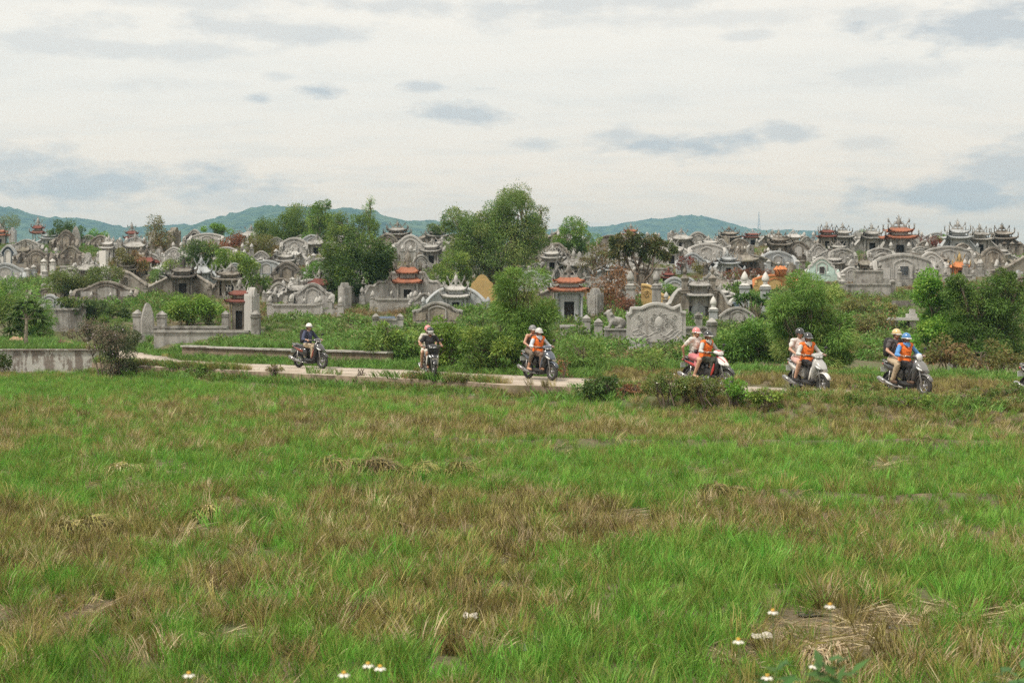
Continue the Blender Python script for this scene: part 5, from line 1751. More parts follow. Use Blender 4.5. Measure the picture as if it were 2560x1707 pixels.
# tall soft grass and weeds on the verge
B("tall pale grass hummock between the near bamboo and the cement platform", (1470, 930), [(1450, 880, 50, 34), (1492, 892, 40, 24), (1420, 905, 36, 22)], "bamboo", "grass_hummock", "grass", True, BU, 1.0)
B("green grass tuft left of the rider with the pink helmet", (1625, 935), [(1625, 905, 34, 24)], "bamboo", "grass_hummock", "grass", True, BU, .9)
B("dark rounded shrub on the verge where the lane slips behind weeds", (1495, 996), [(1490, 960, 36, 26), (1520, 965, 26, 22), (1470, 975, 26, 16)], "dark", "bush", "bush", True, BU, 1.2, fwd=.2, extra=blossoms("petal_white", .03, 6))
B("orange tinged weeds right of the dark verge shrub", (1590, 990), [(1590, 970, 26, 16), (1560, 975, 22, 14)], "dry", "bush", "bush", True, BU, 1.2)
B("white flowered weeds hiding the red scooter's rear wheel", (1690, 995), [(1680, 960, 50, 26), (1640, 965, 34, 20), (1720, 970, 34, 20)], "weed", "bush", "bush", True, BU, 1.1, fwd=.6, extra=blossoms("petal_white", .035, 40))
B("white flowered weeds in front of the red scooter's engine", (1775, 995), [(1770, 965, 40, 22), (1740, 960, 30, 18)], "weed", "bush", "bush", True, BU, 1.1, fwd=.8, extra=blossoms("petal_white", .035, 45))
B("bright green verge plant below the red scooter's front wheel", (1835, 1002), [(1825, 972, 34, 18), (1850, 985, 26, 14)], "bright", "bush", "bush", True, BU, 1.2, fwd=.5)
B("bright leafy verge plant between the red and silver scooters", (1905, 1008), [(1900, 985, 36, 16), (1930, 990, 24, 12)], "bright", "bush", "bush", True, BU, 1.2, fwd=.5)
B("low weeds between the silver and dark grey scooters", (2150, 985), [(2140, 968, 50, 13), (2190, 972, 34, 12)], "weed", "bush", "bush", True, BU, .9)
B("leafy weeds at the dark grey scooter's wheels", (2300, 1015), [(2290, 1000, 34, 12), (2250, 1002, 30, 10)], "broad", "bush", "bush", True, BU, 1.0, fwd=.3)
B("grey green weeds on the verge near the photo's right edge", (2430, 1012), [(2410, 992, 40, 18), (2460, 985, 40, 18), (2520, 980, 36, 18)], "weed", "bush", "bush", True, BU, 1.0)
B("small weed on the lane's near edge left of the lone rider", (497, 945), [(495, 928, 26, 13)], "broad", "bush", "bush", True, BU, 1.0)
B("wispy dry weed on the lane's near edge below the lone rider", (690, 945), [(685, 928, 24, 13)], "olive", "bush", "bush", True, BU, .35)
B("low green weed on the lane's near edge right of the lone rider", (900, 966), [(905, 950, 28, 12)], "feather", "bush", "bush", True, BU, 1.0)
B("dry weed tuft in front of the rider with the face mask", (1035, 958), [(1035, 940, 20, 15)], "olive", "bush", "bush", True, BU, .5)
B("dry bamboo litter right of the scooter with the tank top passenger", (1410, 945), [(1410, 918, 16, 24)], "dry", "bush", "bush", True, BU, .5)

# young tree with whorls of long leaves on the terrace at the left
g_ = ground_at(66, 868)
sc_ = g_.y / FPX
yt = empty("young_tree", g_)
tag(yt, "young tree with a pale bare trunk and leaf whorls at the far left", "tree")
mb = MB()
rs = np.random.RandomState(5)
hh = 118 * sc_
limb(mb, (0, 0, -.2), (.02, 0, hh * .62), .085, .06, rs, 6, .02)
tips = [(-.45, 0, hh * .62), (.35, .1, hh * .78), (0, -.1, hh * .95), (.5, 0, hh * .60), (-.25, .15, hh * .85), (-.5, 0, hh * .40)]
for t_ in tips:
    limb(mb, (.02, 0, hh * (.30 if t_[2] < hh * .5 else .6)), t_, .045, .02, rs, 4, .03)
mb.build("trunk", MATS["bark_pale"], yt, smooth=True)
V, F, Cc, off = [], [], [], 0
for t_ in tips:
    n = 46
    a = unitv(np.stack([rs.randn(n), rs.randn(n), rs.randn(n) * .35 + .1], 1))
    s_ = unitv(np.cross(a, np.array([0, 0, 1.0]) + rs.randn(n, 3) * .2))
    v, f, c_ = leaf_quads(np.array(t_) + a * .05, a, s_, .34 + .22 * rs.rand(n), .09 + .04 * rs.rand(n), np.array([.11, .18, .05]) * (.75 + .5 * rs.rand(n))[:, None], .25)
    V.append(v); F.append(f + off); Cc.append(c_); off += len(v)
me = np_mesh("crown", np.concatenate(V), np.concatenate(F)); set_tint(me, np.concatenate(Cc))
link("crown", me, MATS["leaf"], yt)
# plumeria in front of the blue grey posts
g_ = ground_at(1880, 812)
sc_ = g_.y / FPX
yt = empty("plumeria_tree", g_)
tag(yt, "small plumeria tree with forked stems between the blue grey posts", "tree")
mb = MB()
tips = []
for k in range(13):
    a = 2 * math.pi * k / 13
    r_ = (20 + 22 * rs.rand()) * sc_
    tips.append((r_ * math.cos(a), r_ * .8 * math.sin(a), (50 + 26 * rs.rand()) * sc_))
for t_ in tips:
    limb(mb, (0, 0, -.2), t_, .05, .022, rs, 6, .07)
mb.build("trunk", MATS["bark_pale"], yt, smooth=True)
V, F, Cc, off = [], [], [], 0
for t_ in tips:
    n = 34
    a = unitv(np.stack([rs.randn(n), rs.randn(n), rs.randn(n) * .5 + .35], 1))
    s_ = unitv(np.cross(a, np.array([0, 0, 1.0]) + rs.randn(n, 3) * .2))
    v, f, c_ = leaf_quads(np.array(t_) + a * .03, a, s_, .26 + .14 * rs.rand(n), .10 + .03 * rs.rand(n), np.array([.085, .19, .04]) * (.75 + .5 * rs.rand(n))[:, None], .15)
    V.append(v); F.append(f + off); Cc.append(c_); off += len(v)
me = np_mesh("crown", np.concatenate(V), np.concatenate(F)); set_tint(me, np.concatenate(Cc))
link("crown", me, MATS["leaf"], yt)
# bare soil heaps on the terrace
for i, (px_, py_, w_, h_, lb) in enumerate(((40, 862, 80, 18, "bare orange soil heap at the foot of the young tree"), (158, 866, 70, 14, "low soil heap on the terrace grass right of the young tree"))):
    g_ = ground_at(px_, py_)
    sc_ = g_.y / FPX
    rs = np.random.RandomState(40 + i)
    n = 26
    vs, fs = [], []
    for a in range(9):
        for b_ in range(n):
            t, an = a / 8, 2 * math.pi * b_ / n
            r_ = (1 - t) * (1 + .18 * math.sin(3 * an + i) + .10 * math.sin(7 * an))
            vs.append((g_.x + w_ / 2 * sc_ * r_ * math.cos(an), g_.y + .7 * w_ / 2 * sc_ * r_ * math.sin(an), g_.z - .1 + (h_ * sc_ + .1) * (1 - (1 - t) ** 2) + .04 * rs.randn() * (t < .9)))
    for a in range(8):
        for b_ in range(n):
            fs.append((a * n + b_, a * n + (b_ + 1) % n, (a + 1) * n + (b_ + 1) % n, (a + 1) * n + b_))
    tag(MB().add(vs, fs).build("soil_heap", MATS["soil"], smooth=True), lb, "soil heap")

# ------------------------------------------------------------------ scattered ground cover (instanced clumps)
SRC = {}


def blades_mesh(name, n, hgt, rad, wid, lean, cols, rs, bend=.5, flat=0.0, main=None):
    """a tuft: every blade is a bent strip of two quads and a tip"""
    ang = rs.rand(n) * 2 * math.pi
    r0 = rad * np.sqrt(rs.rand(n))
    base = np.stack([r0 * np.cos(ang), r0 * np.sin(ang), np.zeros(n) - .03], 1)
    a2 = ang + rs.randn(n) * .9
    ln = lean * (.3 + rs.rand(n))
    d = unitv(np.stack([np.cos(a2) * ln, np.sin(a2) * ln, np.ones(n) * (1 - flat)], 1))
    h = hgt * (.45 + .65 * rs.rand(n))
    side = unitv(np.cross(d, np.stack([np.cos(a2 + 1.3), np.sin(a2 + 1.3), np.zeros(n)], 1) + rs.randn(n, 3) * .3))
    out = np.stack([np.cos(a2), np.sin(a2), -.3 * np.ones(n)], 1)
    w_ = wid * (.6 + .7 * rs.rand(n))
    p1 = base + d * (h * .5)[:, None] + out * (h * .06 * bend)[:, None]
    p2 = base + d * (h * .8)[:, None] + out * (h * .20 * bend)[:, None]
    p3 = base + d * h[:, None] + out * (h * .42 * bend)[:, None]
    W_ = w_[:, None] * side
    v = np.stack([base - W_ * .4, base + W_ * .4, p1 + W_ * .5, p1 - W_ * .5, p2 + W_ * .35, p2 - W_ * .35, p3], 1).reshape(-1, 3)
    f = []
    for i in range(n):
        o = 7 * i
        f += [(o, o + 1, o + 2), (o, o + 2, o + 3), (o + 3, o + 2, o + 4), (o + 3, o + 4, o + 5), (o + 5, o + 4, o + 6)]
    pick = rs.randint(0, len(cols), n)
    if main is not None:                       # one colour prevails in a tuft
        pick = np.where(rs.rand(n) < .62, main % len(cols), pick)
    c = np.array(cols)[pick] * (.7 + .6 * rs.rand(n))[:, None]
    me = np_mesh(name, v, f)
    set_tint(me, np.repeat(c, 7, 0))
    me.materials.append(MATS["blade"])
    return me


def leafy_mesh(name, n, r, h, L, Wd, cols, rs):
    d = unitv(rs.randn(n, 3))
    c = d * np.array([r, r, h * .5]) * (.3 + .7 * rs.rand(n) ** .5)[:, None] + np.array([0, 0, h * .42])
    c[:, 2] = np.maximum(.0, c[:, 2])
    a = unitv(d + rs.randn(n, 3) * .7)
    s_ = unitv(np.cross(a, rs.randn(n, 3)))
    pick = rs.randint(0, len(cols), n)
    cl = np.array(cols)[pick] * (.7 + .6 * rs.rand(n))[:, None]
    v, f, cc = leaf_quads(c, a, s_, L * (.6 + .8 * rs.rand(n)), Wd * (.6 + .8 * rs.rand(n)), cl, .1)
    me = np_mesh(name, v, f)
    set_tint(me, cc)
    me.materials.append(MATS["leaf"])
    return me


def source(kind, meshes):
    c = bpy.data.collections.new(kind)
    for i, me in enumerate(meshes):
        c.objects.link(bpy.data.objects.new("%s_%02d" % (kind, i), me))
    SRC[kind] = (c, len(meshes))


def scatter(name, kind, pts, scl, label, rs, tilt=.18, zs=None, rotz=None):
    """one object of kind stuff that instances the tufts of a source collection on its points"""
    c, k = SRC[kind]
    n = len(pts)
    me = bpy.data.meshes.new(name)
    me.vertices.add(n)
    me.vertices.foreach_set("co", np.asarray(pts, np.float32).ravel())
    rot = np.stack([rs.randn(n) * tilt, rs.randn(n) * tilt, rs.rand(n) * 6.283 if rotz is None else rotz], 1).astype(np.float32)
    sv = np.stack([scl, scl, scl * (zs if zs is not None else (.8 + .4 * rs.rand(n)))], 1).astype(np.float32)
    for nm, ty, dat in (("rot", "FLOAT_VECTOR", rot), ("scl", "FLOAT_VECTOR", sv)):
        me.attributes.new(nm, ty, "POINT").data.foreach_set("vector", dat.ravel())
    me.attributes.new("pick", "INT", "POINT").data.foreach_set("value", rs.randint(0, k, n).astype(np.int32))
    o = link(name, me)
    ng = bpy.data.node_groups.new(name, "GeometryNodeTree")
    ng.interface.new_socket("Geometry", in_out="INPUT", socket_type="NodeSocketGeometry")
    ng.interface.new_socket("Geometry", in_out="OUTPUT", socket_type="NodeSocketGeometry")
    nd = ng.nodes
    gi, go = nd.new("NodeGroupInput"), nd.new("NodeGroupOutput")
    ci = nd.new("GeometryNodeCollectionInfo")
    ci.inputs["Collection"].default_value = c
    ci.inputs["Separate Children"].default_value = True
    ci.inputs["Reset Children"].default_value = True
    ip = nd.new("GeometryNodeInstanceOnPoints")
    ng.links.new(gi.outputs[0], ip.inputs["Points"])
    ng.links.new(ci.outputs[0], ip.inputs["Instance"])
    ip.inputs["Pick Instance"].default_value = True
    for nm, ty, so in (("rot", "FLOAT_VECTOR", "Rotation"), ("scl", "FLOAT_VECTOR", "Scale"), ("pick", "INT", "Instance Index")):
        na = nd.new("GeometryNodeInputNamedAttribute")
        na.data_type = ty
        na.inputs["Name"].default_value = nm
        ng.links.new([q for q in na.outputs if q.enabled and q.name == "Attribute"][0], ip.inputs[so])
    ng.links.new(ip.outputs[0], go.inputs[0])
    md_ = o.modifiers.new("scatter", "NODES")
    md_.node_group = ng
    tag(o, label, None, kind="stuff")
    return o


def foot_free(x, y, grow=0.0):
    ok = np.ones(len(x), bool)
    for fx, fy, fr in FOOT:
        ok &= ((x - fx) / (fr + grow)) ** 2 + ((y - fy) / (fr * .55 + .25 + grow)) ** 2 > 1
    return ok


rs = np.random.RandomState(21)
GREEN = [(0.145, 0.290, 0.051), (0.123, 0.239, 0.043), (0.189, 0.304, 0.072), (0.109, 0.203, 0.043)]
DRYC = [(0.304, 0.210, 0.109), (0.232, 0.145, 0.080), (0.377, 0.275, 0.152), (0.174, 0.123, 0.065)]
OLIVE = [(0.189, 0.217, 0.072), (0.246, 0.217, 0.094), (0.145, 0.189, 0.058)]
source("hill_weed", [leafy_mesh("hill_weed", 150, .38, .55, .14, .06, GREEN if i % 2 else GREEN + OLIVE, rs) for i in range(5)])
source("hill_dry", [leafy_mesh("hill_dry", 120, .36, .45, .15, .04, DRYC + OLIVE, rs) for i in range(3)] + [blades_mesh("hill_dry", 60, .6, .25, .022, .5, DRYC, rs) for i in range(2)])
source("hill_grass", [blades_mesh("hill_grass", 70, .55, .28, .022, .5, GREEN + OLIVE, rs, .8) for i in range(4)])
source("verge_grass", [blades_mesh("verge_grass", 60, .22, .22, .014, .6, GREEN, rs, .6) for i in range(4)])

n = 42000
yy = 46 + (150 - 46) * rs.rand(n) ** .75
xx = (rs.rand(n) - .5) * 2 * (.47 * yy + 4)
sd = path_dist(xx, yy)
keep = (sd > 2.6) & foot_free(xx, yy) & (rs.rand(n) < 1 - .35 * sstep(80, 100, yy))
xx, yy, sd = xx[keep], yy[keep], sd[keep]
zz_ = height(xx, yy)
f1 = fbm(xx * .13, yy * .13, 4, 0) + .10 * (yy < 75) - .10 * sstep(-5, 25, xx) * (yy > 85)
f2 = fbm(xx * .10 + 50, yy * .10, 4, 1)
pt = np.stack([xx, yy, zz_], 1)
r_ = rs.rand(len(xx))
wk = (f1 > .53) & (r_ < .75)
dr = (~wk) & (f2 > .46) & (r_ < .85)
gr_ = (~wk) & (~dr)
low = np.where(sd < 8, .55, 1.0) * (.6 + .5 * sstep(.45, .65, f1)) * (1 - .30 * sstep(78, 95, yy))
scatter("green_weeds", "hill_weed", pt[wk], (.55 + .65 * rs.rand(wk.sum())) * low[wk], "green weeds smothering the ground between the tombs", rs)
scatter("dry_weeds", "hill_dry", pt[dr], (.55 + .6 * rs.rand(dr.sum())) * low[dr], "brown dry weeds between the tombs", rs)
scatter("slope_grass", "hill_grass", pt[gr_], (.5 + .6 * rs.rand(gr_.sum())) * low[gr_], "rough grass on the cemetery slope", rs)

# ------------------------------------------------------------------ the rice stubble field
rs = np.random.RandomState(77)
RICE = [(0.143, 0.343, 0.042), (0.191, 0.388, 0.057), (0.095, 0.252, 0.033), (0.255, 0.403, 0.080)]
MIX = [(0.255, 0.293, 0.071), (0.319, 0.283, 0.095), (0.149, 0.202, 0.042), (0.372, 0.302, 0.118)]
STUB = [(.27, .235, .075), (.15, .125, .042), (.35, .305, .12), (.105, .085, .03), (.235, .235, .065)]
STRAW = [(.54, .44, .28), (.46, .36, .21), (.60, .51, .35)]
source("rice_green", [blades_mesh("rice_green", 58, .27, .11, .0062, .26, RICE + MIX[:1], rs, .45, main=i) for i in range(5)])
source("rice_mixed", [blades_mesh("rice_mixed", 56, .26, .12, .0064, .38, MIX + RICE[:1] + STRAW[:1] + STUB[:1], rs, .5, main=i) for i in range(7)])
source("rice_stubble", [blades_mesh("rice_stubble", 54, .25, .10, .0068, .32, STUB + STRAW[1:2] + MIX[:2], rs, .3, main=i) for i in range(6)])
source("straw_litter", [blades_mesh("straw_litter", 34, .34, .16, .008, 2.2, STRAW + STUB[:2], rs, .6, flat=.75) for i in range(4)])

PATCH = [  # photograph position, half sizes, how much greener (+) or drier (-) the stubble is there
    (200, 972, 460, 26, .85), (1000, 985, 700, 18, .35), (1500, 1010, 260, 35, .40), (2200, 1060, 400, 25, .15), (1900, 1180, 700, 55, 1.05), (2400, 1230, 250, 60, .45),
    (250, 1190, 350, 45, .50), (650, 1200, 300, 45, .50), (2450, 1480, 150, 110, .75), (2050, 1440, 250, 60, .45), (1750, 1500, 250, 150, .40),
    (1300, 1650, 250, 70, .35), (1500, 1690, 300, 60, .55), (1050, 1560, 60, 80, .30), (700, 1400, 60, 60, .25), (380, 1360, 80, 60, .25), (1800, 1680, 180, 50, .40), (150, 1690, 120, 40, .3),
    (300, 948, 600, 8, -.40), (1700, 1085, 900, 22, -.55), (700, 1050, 900, 40, -.12), (1000, 1290, 700, 60, -.36), (1500, 1330, 400, 70, -.36),
    (300, 1330, 250, 50, -.45), (300, 1500, 350, 150, -.30), (2100, 1590, 250, 70, -.70), (1150, 1600, 150, 60, -.40), (2350, 1680, 150, 60, -.20), (1000, 1430, 500, 60, -.20), (2300, 1030, 300, 15, -.2)]


def greenness(x, y):
    u, v = to_px(x, y, np.full_like(x, PADDY))
    g_ = np.full_like(x, .60)
    for px_, py_, rw, rh, k in PATCH:
        g_ += .72 * k * np.exp(-(((u - px_) / rw) ** 2 + ((v - py_) / rh) ** 2) ** 1.2)
    g_ += (fbm(x * .9, y * .55, 4, 0) - .5) * .95 + (fbm(x * 2.4, y * 1.7, 3, 1) - .5) * 1.25
    return g_


def bund(x, y):
    b1 = (np.abs(y - 24.4 - .02 * (x - 3)) < .42) & (x > -2.6)
    b2 = (np.abs(y - 17.9 + .16 * (x - 4.2)) < .36) & (x > 3.0)
    return b1 | b2


PX_, PY_ = [], []
for d0, d1, den in ((6.6, 10, 54), (10, 14, 54), (14, 20, 42), (20, 28, 32), (28, 38, 25), (38, 49, 20)):
    wid = 2 * (.43 * d1 + 1.5)
    n = int((d1 - d0) * wid * den)
    PY_.append(d0 + (d1 - d0) * rs.rand(n))
    PX_.append((rs.rand(n) - .5) * wid)
X_, Y_ = np.concatenate(PX_), np.concatenate(PY_)
k = (np.abs(X_) < .43 * Y_ + 1.5) & (path_dist(X_, Y_) < -1.95) & ~((X_ < -14.9) & (Y_ > 47.6))
X_, Y_ = X_[k], Y_[k]
Z_ = height(X_, Y_)
gn = greenness(X_, Y_)
bu = bund(X_, Y_)
u_, v_ = to_px(X_, Y_, Z_)
bare = ((u_ - 2090) / 190) ** 2 + ((v_ - 1580) / 62) ** 2 < 1
bare |= ((u_ - 1300) / 100) ** 2 + ((v_ - 1615) / 16) ** 2 < 1
bare |= (fbm(X_ * 1.3 + 9, Y_ * 1.3, 3, 2) > .70)
q = rs.rand(len(X_))
kindi = np.where(gn > .62 + .28 * (q - .5), 0, np.where(gn > .30 + .30 * (q - .5), 1, 2))
kindi = np.where(bare & (q < .90), 3, kindi)
kindi = np.where((kindi == 2) & (q < .16), 3, kindi)
kindi = np.where(bu, np.where(q < .8, 4, 1), kindi)
far = 1 + .003 * (Y_ - 9)
hgt = (.62 + .55 * rs.rand(len(X_))) * (.82 + .36 * fbm(X_ * .8, Y_ * .8, 2, 2) * 1.2) * far
hgt = np.where(kindi == 0, hgt * .92, hgt)
hgt = hgt * (1 - .38 * sstep(-3.6, -2.4, path_dist(X_, Y_)))
pts = np.stack([X_, Y_, Z_], 1)
for i, (nm, kd, lb) in enumerate((("rice_grass", "rice_green", "bright green regrowing rice shoots in the field"), ("mixed_grass", "rice_mixed", "olive mixed rice stubble in the field"),
                                  ("stubble_grass", "rice_stubble", "brown rice stubble tufts in the field"), ("straw_litter", "straw_litter", "pale straw lying on the wet soil"))):
    m_ = kindi == i
    scatter(nm, kd, pts[m_], hgt[m_] * (1.0 if i < 3 else .9), lb, rs, .22 if i < 3 else .12)
m_ = kindi == 4
scatter("bund_grass", "rice_green", pts[m_], .42 + .25 * rs.rand(m_.sum()), "short pale grass on the field's raised bunds", rs)

# the verges: short turf on the terraces, dry grass strip behind the riders
n = 26000
ty_ = 26 + 34 * rs.rand(n)
tx_ = (rs.rand(n) - .5) * 2 * (.45 * ty_ + 2)
sd = path_dist(tx_, ty_)
u_, v_ = to_px(tx_, ty_, np.zeros(n))
blk = (tx_ < -15.2) & (ty_ > 48.6)
near = (sd < -1.50) & (sd > -2.5 - 1.2 * (tx_ > 3)) & (rs.rand(n) < .85)
farv = (sd > 1.55 + .35 * (rs.rand(n) < .6)) & (sd < 9)
k = (blk & (sd < -2)) | near | farv
k &= foot_free(tx_, ty_, -.1)
tx_, ty_, sd, u_, blk, near = tx_[k], ty_[k], sd[k], u_[k], blk[k], near[k]
tz_ = top_of(tx_, ty_)
tp = np.stack([tx_, ty_, tz_], 1)
dryz = ((fbm(tx_ * .5, ty_ * .5, 3, 1) + .30 * (tx_ > 3) * (sd < 6) - .15 * (tx_ < -3)) > .58) & ~blk
dryz |= near & (rs.rand(len(tx_)) < .45)
scatter("verge_grass", "verge_grass", tp[~dryz], (.9 + .7 * rs.rand((~dryz).sum())), "short green turf along the path and on the terrace", rs)
scatter("dry_verge_grass", "rice_stubble", tp[dryz], (.55 + .5 * rs.rand(dryz.sum())), "tan dry grass strip beside the path", rs)


# tufts and weeds that creep over the lane's near edge
n = 9000
si = rs.rand(n) * ds[-1]
off_ = -(1.05 + .95 * rs.rand(n))
bx_, by_ = np.interp(si, ss, cx_), np.interp(si, ss, cy_)
ex_, ey_ = bx_ + np.interp(si, ss, nx_) * off_, by_ + np.interp(si, ss, ny_) * off_
cov = fbm(si * .35, si * 0 + 2, 3, 0) + .12 * sstep(1.0, 3.0, bx_) * (1 - sstep(5.5, 7.0, bx_)) - .10 * sstep(5.5, 7.0, bx_) - .12 * sstep(0, -3, bx_)
k = (cov + .22 * (-off_ - 1.5) > .52) & (by_ < 50) & (by_ > 20) & (off_ < -1.0 - .30 * (bx_ < 1))
ex_, ey_ = ex_[k], ey_[k]
ep = np.stack([ex_, ey_, top_of(ex_, ey_)], 1)
q = rs.rand(len(ex_))
scatter("lane_edge_weeds", "hill_weed", ep[q < .30], .20 + .26 * rs.rand((q < .30).sum()), "small weeds creeping over the lane's near edge", rs)
scatter("lane_edge_grass", "rice_mixed", ep[(q >= .30) & (q < .7)], .7 + .6 * rs.rand(((q >= .30) & (q < .7)).sum()), "rough grass along the lane's near edge", rs)
scatter("lane_edge_dry_grass", "rice_stubble", ep[q >= .7], .7 + .6 * rs.rand((q >= .7).sum()), "dry grass along the lane's near edge", rs)

# straw heaps: mops of cut stalks
def heap(px_, py_, r, h, cols, label, seed):
    g_ = ground_at(px_, py_)
    g_.z = PADDY
    rs_ = np.random.RandomState(seed)
    n = 420
    an = rs_.rand(n) * 6.283
    t0 = rs_.rand(n) ** .7
    V_, F_, C_, o = [], [], [], 0
    hh_ = h * (.35 + .65 * (1 - t0 ** 2)) + .05 * rs_.rand(n)
    for i in range(n):
        ca, sa_ = math.cos(an[i]), math.sin(an[i])
        lob = rs_.randint(0, 4)
        p0 = np.array([ca * r * t0[i] * .6 + r * .55 * math.cos(lob * 1.9 + seed), sa_ * r * t0[i] * .6 + r * .4 * math.sin(lob * 2.3 + seed), hh_[i] * (.55 + .25 * ((lob * 7 + seed) % 3))])
        a2 = an[i] + rs_.randn() * 1.6
        d = np.array([math.cos(a2), math.sin(a2), 0])
        L = r * (.5 + .6 * rs_.rand())
        p1 = p0 + d * L * .5 + np.array([0, 0, .02])
        p2 = p0 + d * L + np.array([0, 0, -h * (.35 + .4 * rs_.rand())])
        s_ = np.array([-d[1], d[0], .3]) * .006
        V_ += [p0 - s_, p0 + s_, p1 + s_, p1 - s_, p2 + s_ * .4, p2 - s_ * .4]
        F_ += [(o, o + 1, o + 2, o + 3), (o + 3, o + 2, o + 4, o + 5)]
        C_ += [np.array(cols[rs_.randint(len(cols))]) * (.7 + .6 * rs_.rand())] * 6
        o += 6
    me = np_mesh("straw_heap", np.array(V_), np.array(F_))
    set_tint(me, np.array(C_))
    root = empty("straw_heap", g_)
    tag(root, label, "straw heap", "straw heaps in the field")
    tag(link("stalks", me, MATS["blade"], root), kind="stuff")
    core = MB().lathe([(r * .7, -.05), (r * .6, h * .2), (r * .35, h * .4), (.02, h * .5)], 10).build("core", MATS["soil"], root, smooth=True)


heap(854, 1188, 0.40, 0.26, MIX + RICE[:1], "grey green mop of cut grass left of the brown straw heaps", 1)
heap(944, 1194, 0.36, 0.24, STUB + STRAW[1:2], "brown straw heap in the middle of three on the mid field", 2)
heap(1030, 1198, 0.32, 0.21, STUB, "small brown straw heap rightmost of three on the mid field", 3)
heap(1148, 1192, 0.27, 0.16, STUB + MIX, "low olive straw heap right of the three mid field heaps", 8)
heap(207, 1338, 0.26, 0.19, STRAW[1:2] + STUB + STUB, "pale straw heap near the field's left side", 4)
heap(522, 1302, 0.22, 0.16, STRAW[1:2] + STUB + STUB, "tan straw heap left of the field's centre", 5)
heap(326, 1186, 0.29, 0.16, STRAW[1:] + STUB, "straw heap in the green strip at the upper left", 6)
heap(1815, 1256, 0.34, 0.20, STUB, "dark brown straw heap by the right hand bund", 7)
heap(2290, 1110, 0.30, 0.16, STUB + STRAW[1:2], "tan straw heap near the upper right bund", 9)
heap(2060, 1668, 0.16, 0.10, STRAW, "pale straw heap beside the white scrap at the bottom right", 10)

# pale scraps and puddles on the wet soil
m, N, b = mat_new("puddle")
b.inputs["Base Color"].default_value = (.05, .05, .045, 1)
b.inputs["Roughness"].default_value = .06
for i, (px_, py_, rx, ry, lb) in enumerate(((2265, 1578, .14, .16, "small puddle reflecting the sky at the lower right"), (1320, 1625, .22, .14, "shallow puddle in the mud at the bottom centre"), (2020, 1545, .12, .10, "thin puddle above the pale straw heap"))):
    g_ = ground_at(px_, py_)
    ring = [(g_.x + rx * (1 + .25 * math.sin(3 * a + i)) * math.cos(a), g_.y + ry * math.sin(a) * (1 + .2 * math.cos(2 * a)), g_.z + .025) for a in np.linspace(0, 6.283, 25)[:-1]]
    tag(MB().add(ring, [tuple(range(24))]).build("puddle", MATS["puddle"]), lb, kind="structure")


plain("scrap_white", (.50, .47, .41), .7, 0, .3)
for i, (px_, py_, w_, lb) in enumerate(((1175, 1565, .12, "crumpled white scrap lying in the stubble at the bottom centre"), (1905, 1622, .16, "pale flat scrap beside the flowers at the bottom right"))):
    g_ = ground_at(px_, py_)
    rs_ = np.random.RandomState(60 + i)
    vs, fs = [], []
    for a in range(7):
        for c_ in range(6):
            vs.append((g_.x + (a / 6 - .5) * w_ * (1 + .15 * rs_.randn() * .5), g_.y + (c_ / 5 - .5) * w_ * .7, g_.z + .07 + .025 * rs_.rand() + .02 * c_ / 5))
    for a in range(6):
        for c_ in range(5):
            fs.append((a * 6 + c_, a * 6 + 6 + c_, a * 6 + 7 + c_, a * 6 + 1 + c_))
    o = MB().add(vs, fs).build("plastic_scrap", MATS["scrap_white"], smooth=True)
    so = o.modifiers.new("thick", "SOLIDIFY")
    so.thickness = .004
    tag(o, lb, "scrap")

# daisies on the bank right in front of the camera
plain("petal_yellow", (.62, .36, .05), .7)
plain("stem_green", (.10, .17, .05), .7)


def daisy(px_, py_, d, label, tilt=0.0, r=.0155):
    p = at_depth(px_, py_, d)
    z0 = .78
    root = empty("wild_daisy", (p.x, p.y, z0))
    tag(root, label, "flower", "wild daisies on the near bank")
    rs_ = np.random.RandomState(int(px_))
    hgt_ = p.z - z0
    st = [(0.04 * math.sin(px_), .02, 0), (.02, .01, hgt_ * .5), (0, 0, hgt_)]
    MB().tube(st, [.0022, .0018, .0014], 5).build("stem", MATS["stem_green"], root)
    for j in range(5):
        zz = hgt_ * (.15 + .15 * j)
        a = rs_.rand() * 6.28
        c = np.array([[.02, .01, zz]])
        ax = unitv(np.array([[math.cos(a), math.sin(a), .35]]))
        si = unitv(np.cross(ax, np.array([[0, 0, 1.0]])))
        v, f, cl = leaf_quads(c, ax, si, np.array([.07]), np.array([.028]), np.array([[.08, .17, .04]]), .2)
        me = np_mesh("leaf", v, f)
        set_tint(me, cl)
        link("leaf", me, MATS["leaf"], root)
    hd = MB().ellipsoid((0, 0, hgt_ + .003), (.0058, .0058, .0042), 8, 5).build("flower_centre", MATS["petal_yellow"], root, smooth=True)
    for j in range(6):
        a = 2 * math.pi * j / 6 + tilt
        ca, sa_ = math.cos(a), math.sin(a)
        vs = [(.004 * ca, .004 * sa_, hgt_), (r * .6 * ca - .005 * sa_, r * .6 * sa_ + .005 * ca, hgt_ - .002), (r * ca - .0035 * sa_, r * sa_ + .0035 * ca, hgt_ - .005), (r * ca + .0035 * sa_, r * sa_ - .0035 * ca, hgt_ - .005), (r * .6 * ca + .005 * sa_, r * .6 * sa_ - .005 * ca, hgt_ - .002)]
        MB().add(vs, [(0, 1, 2, 3, 4)]).build("petal", MATS["petal_white"], root)


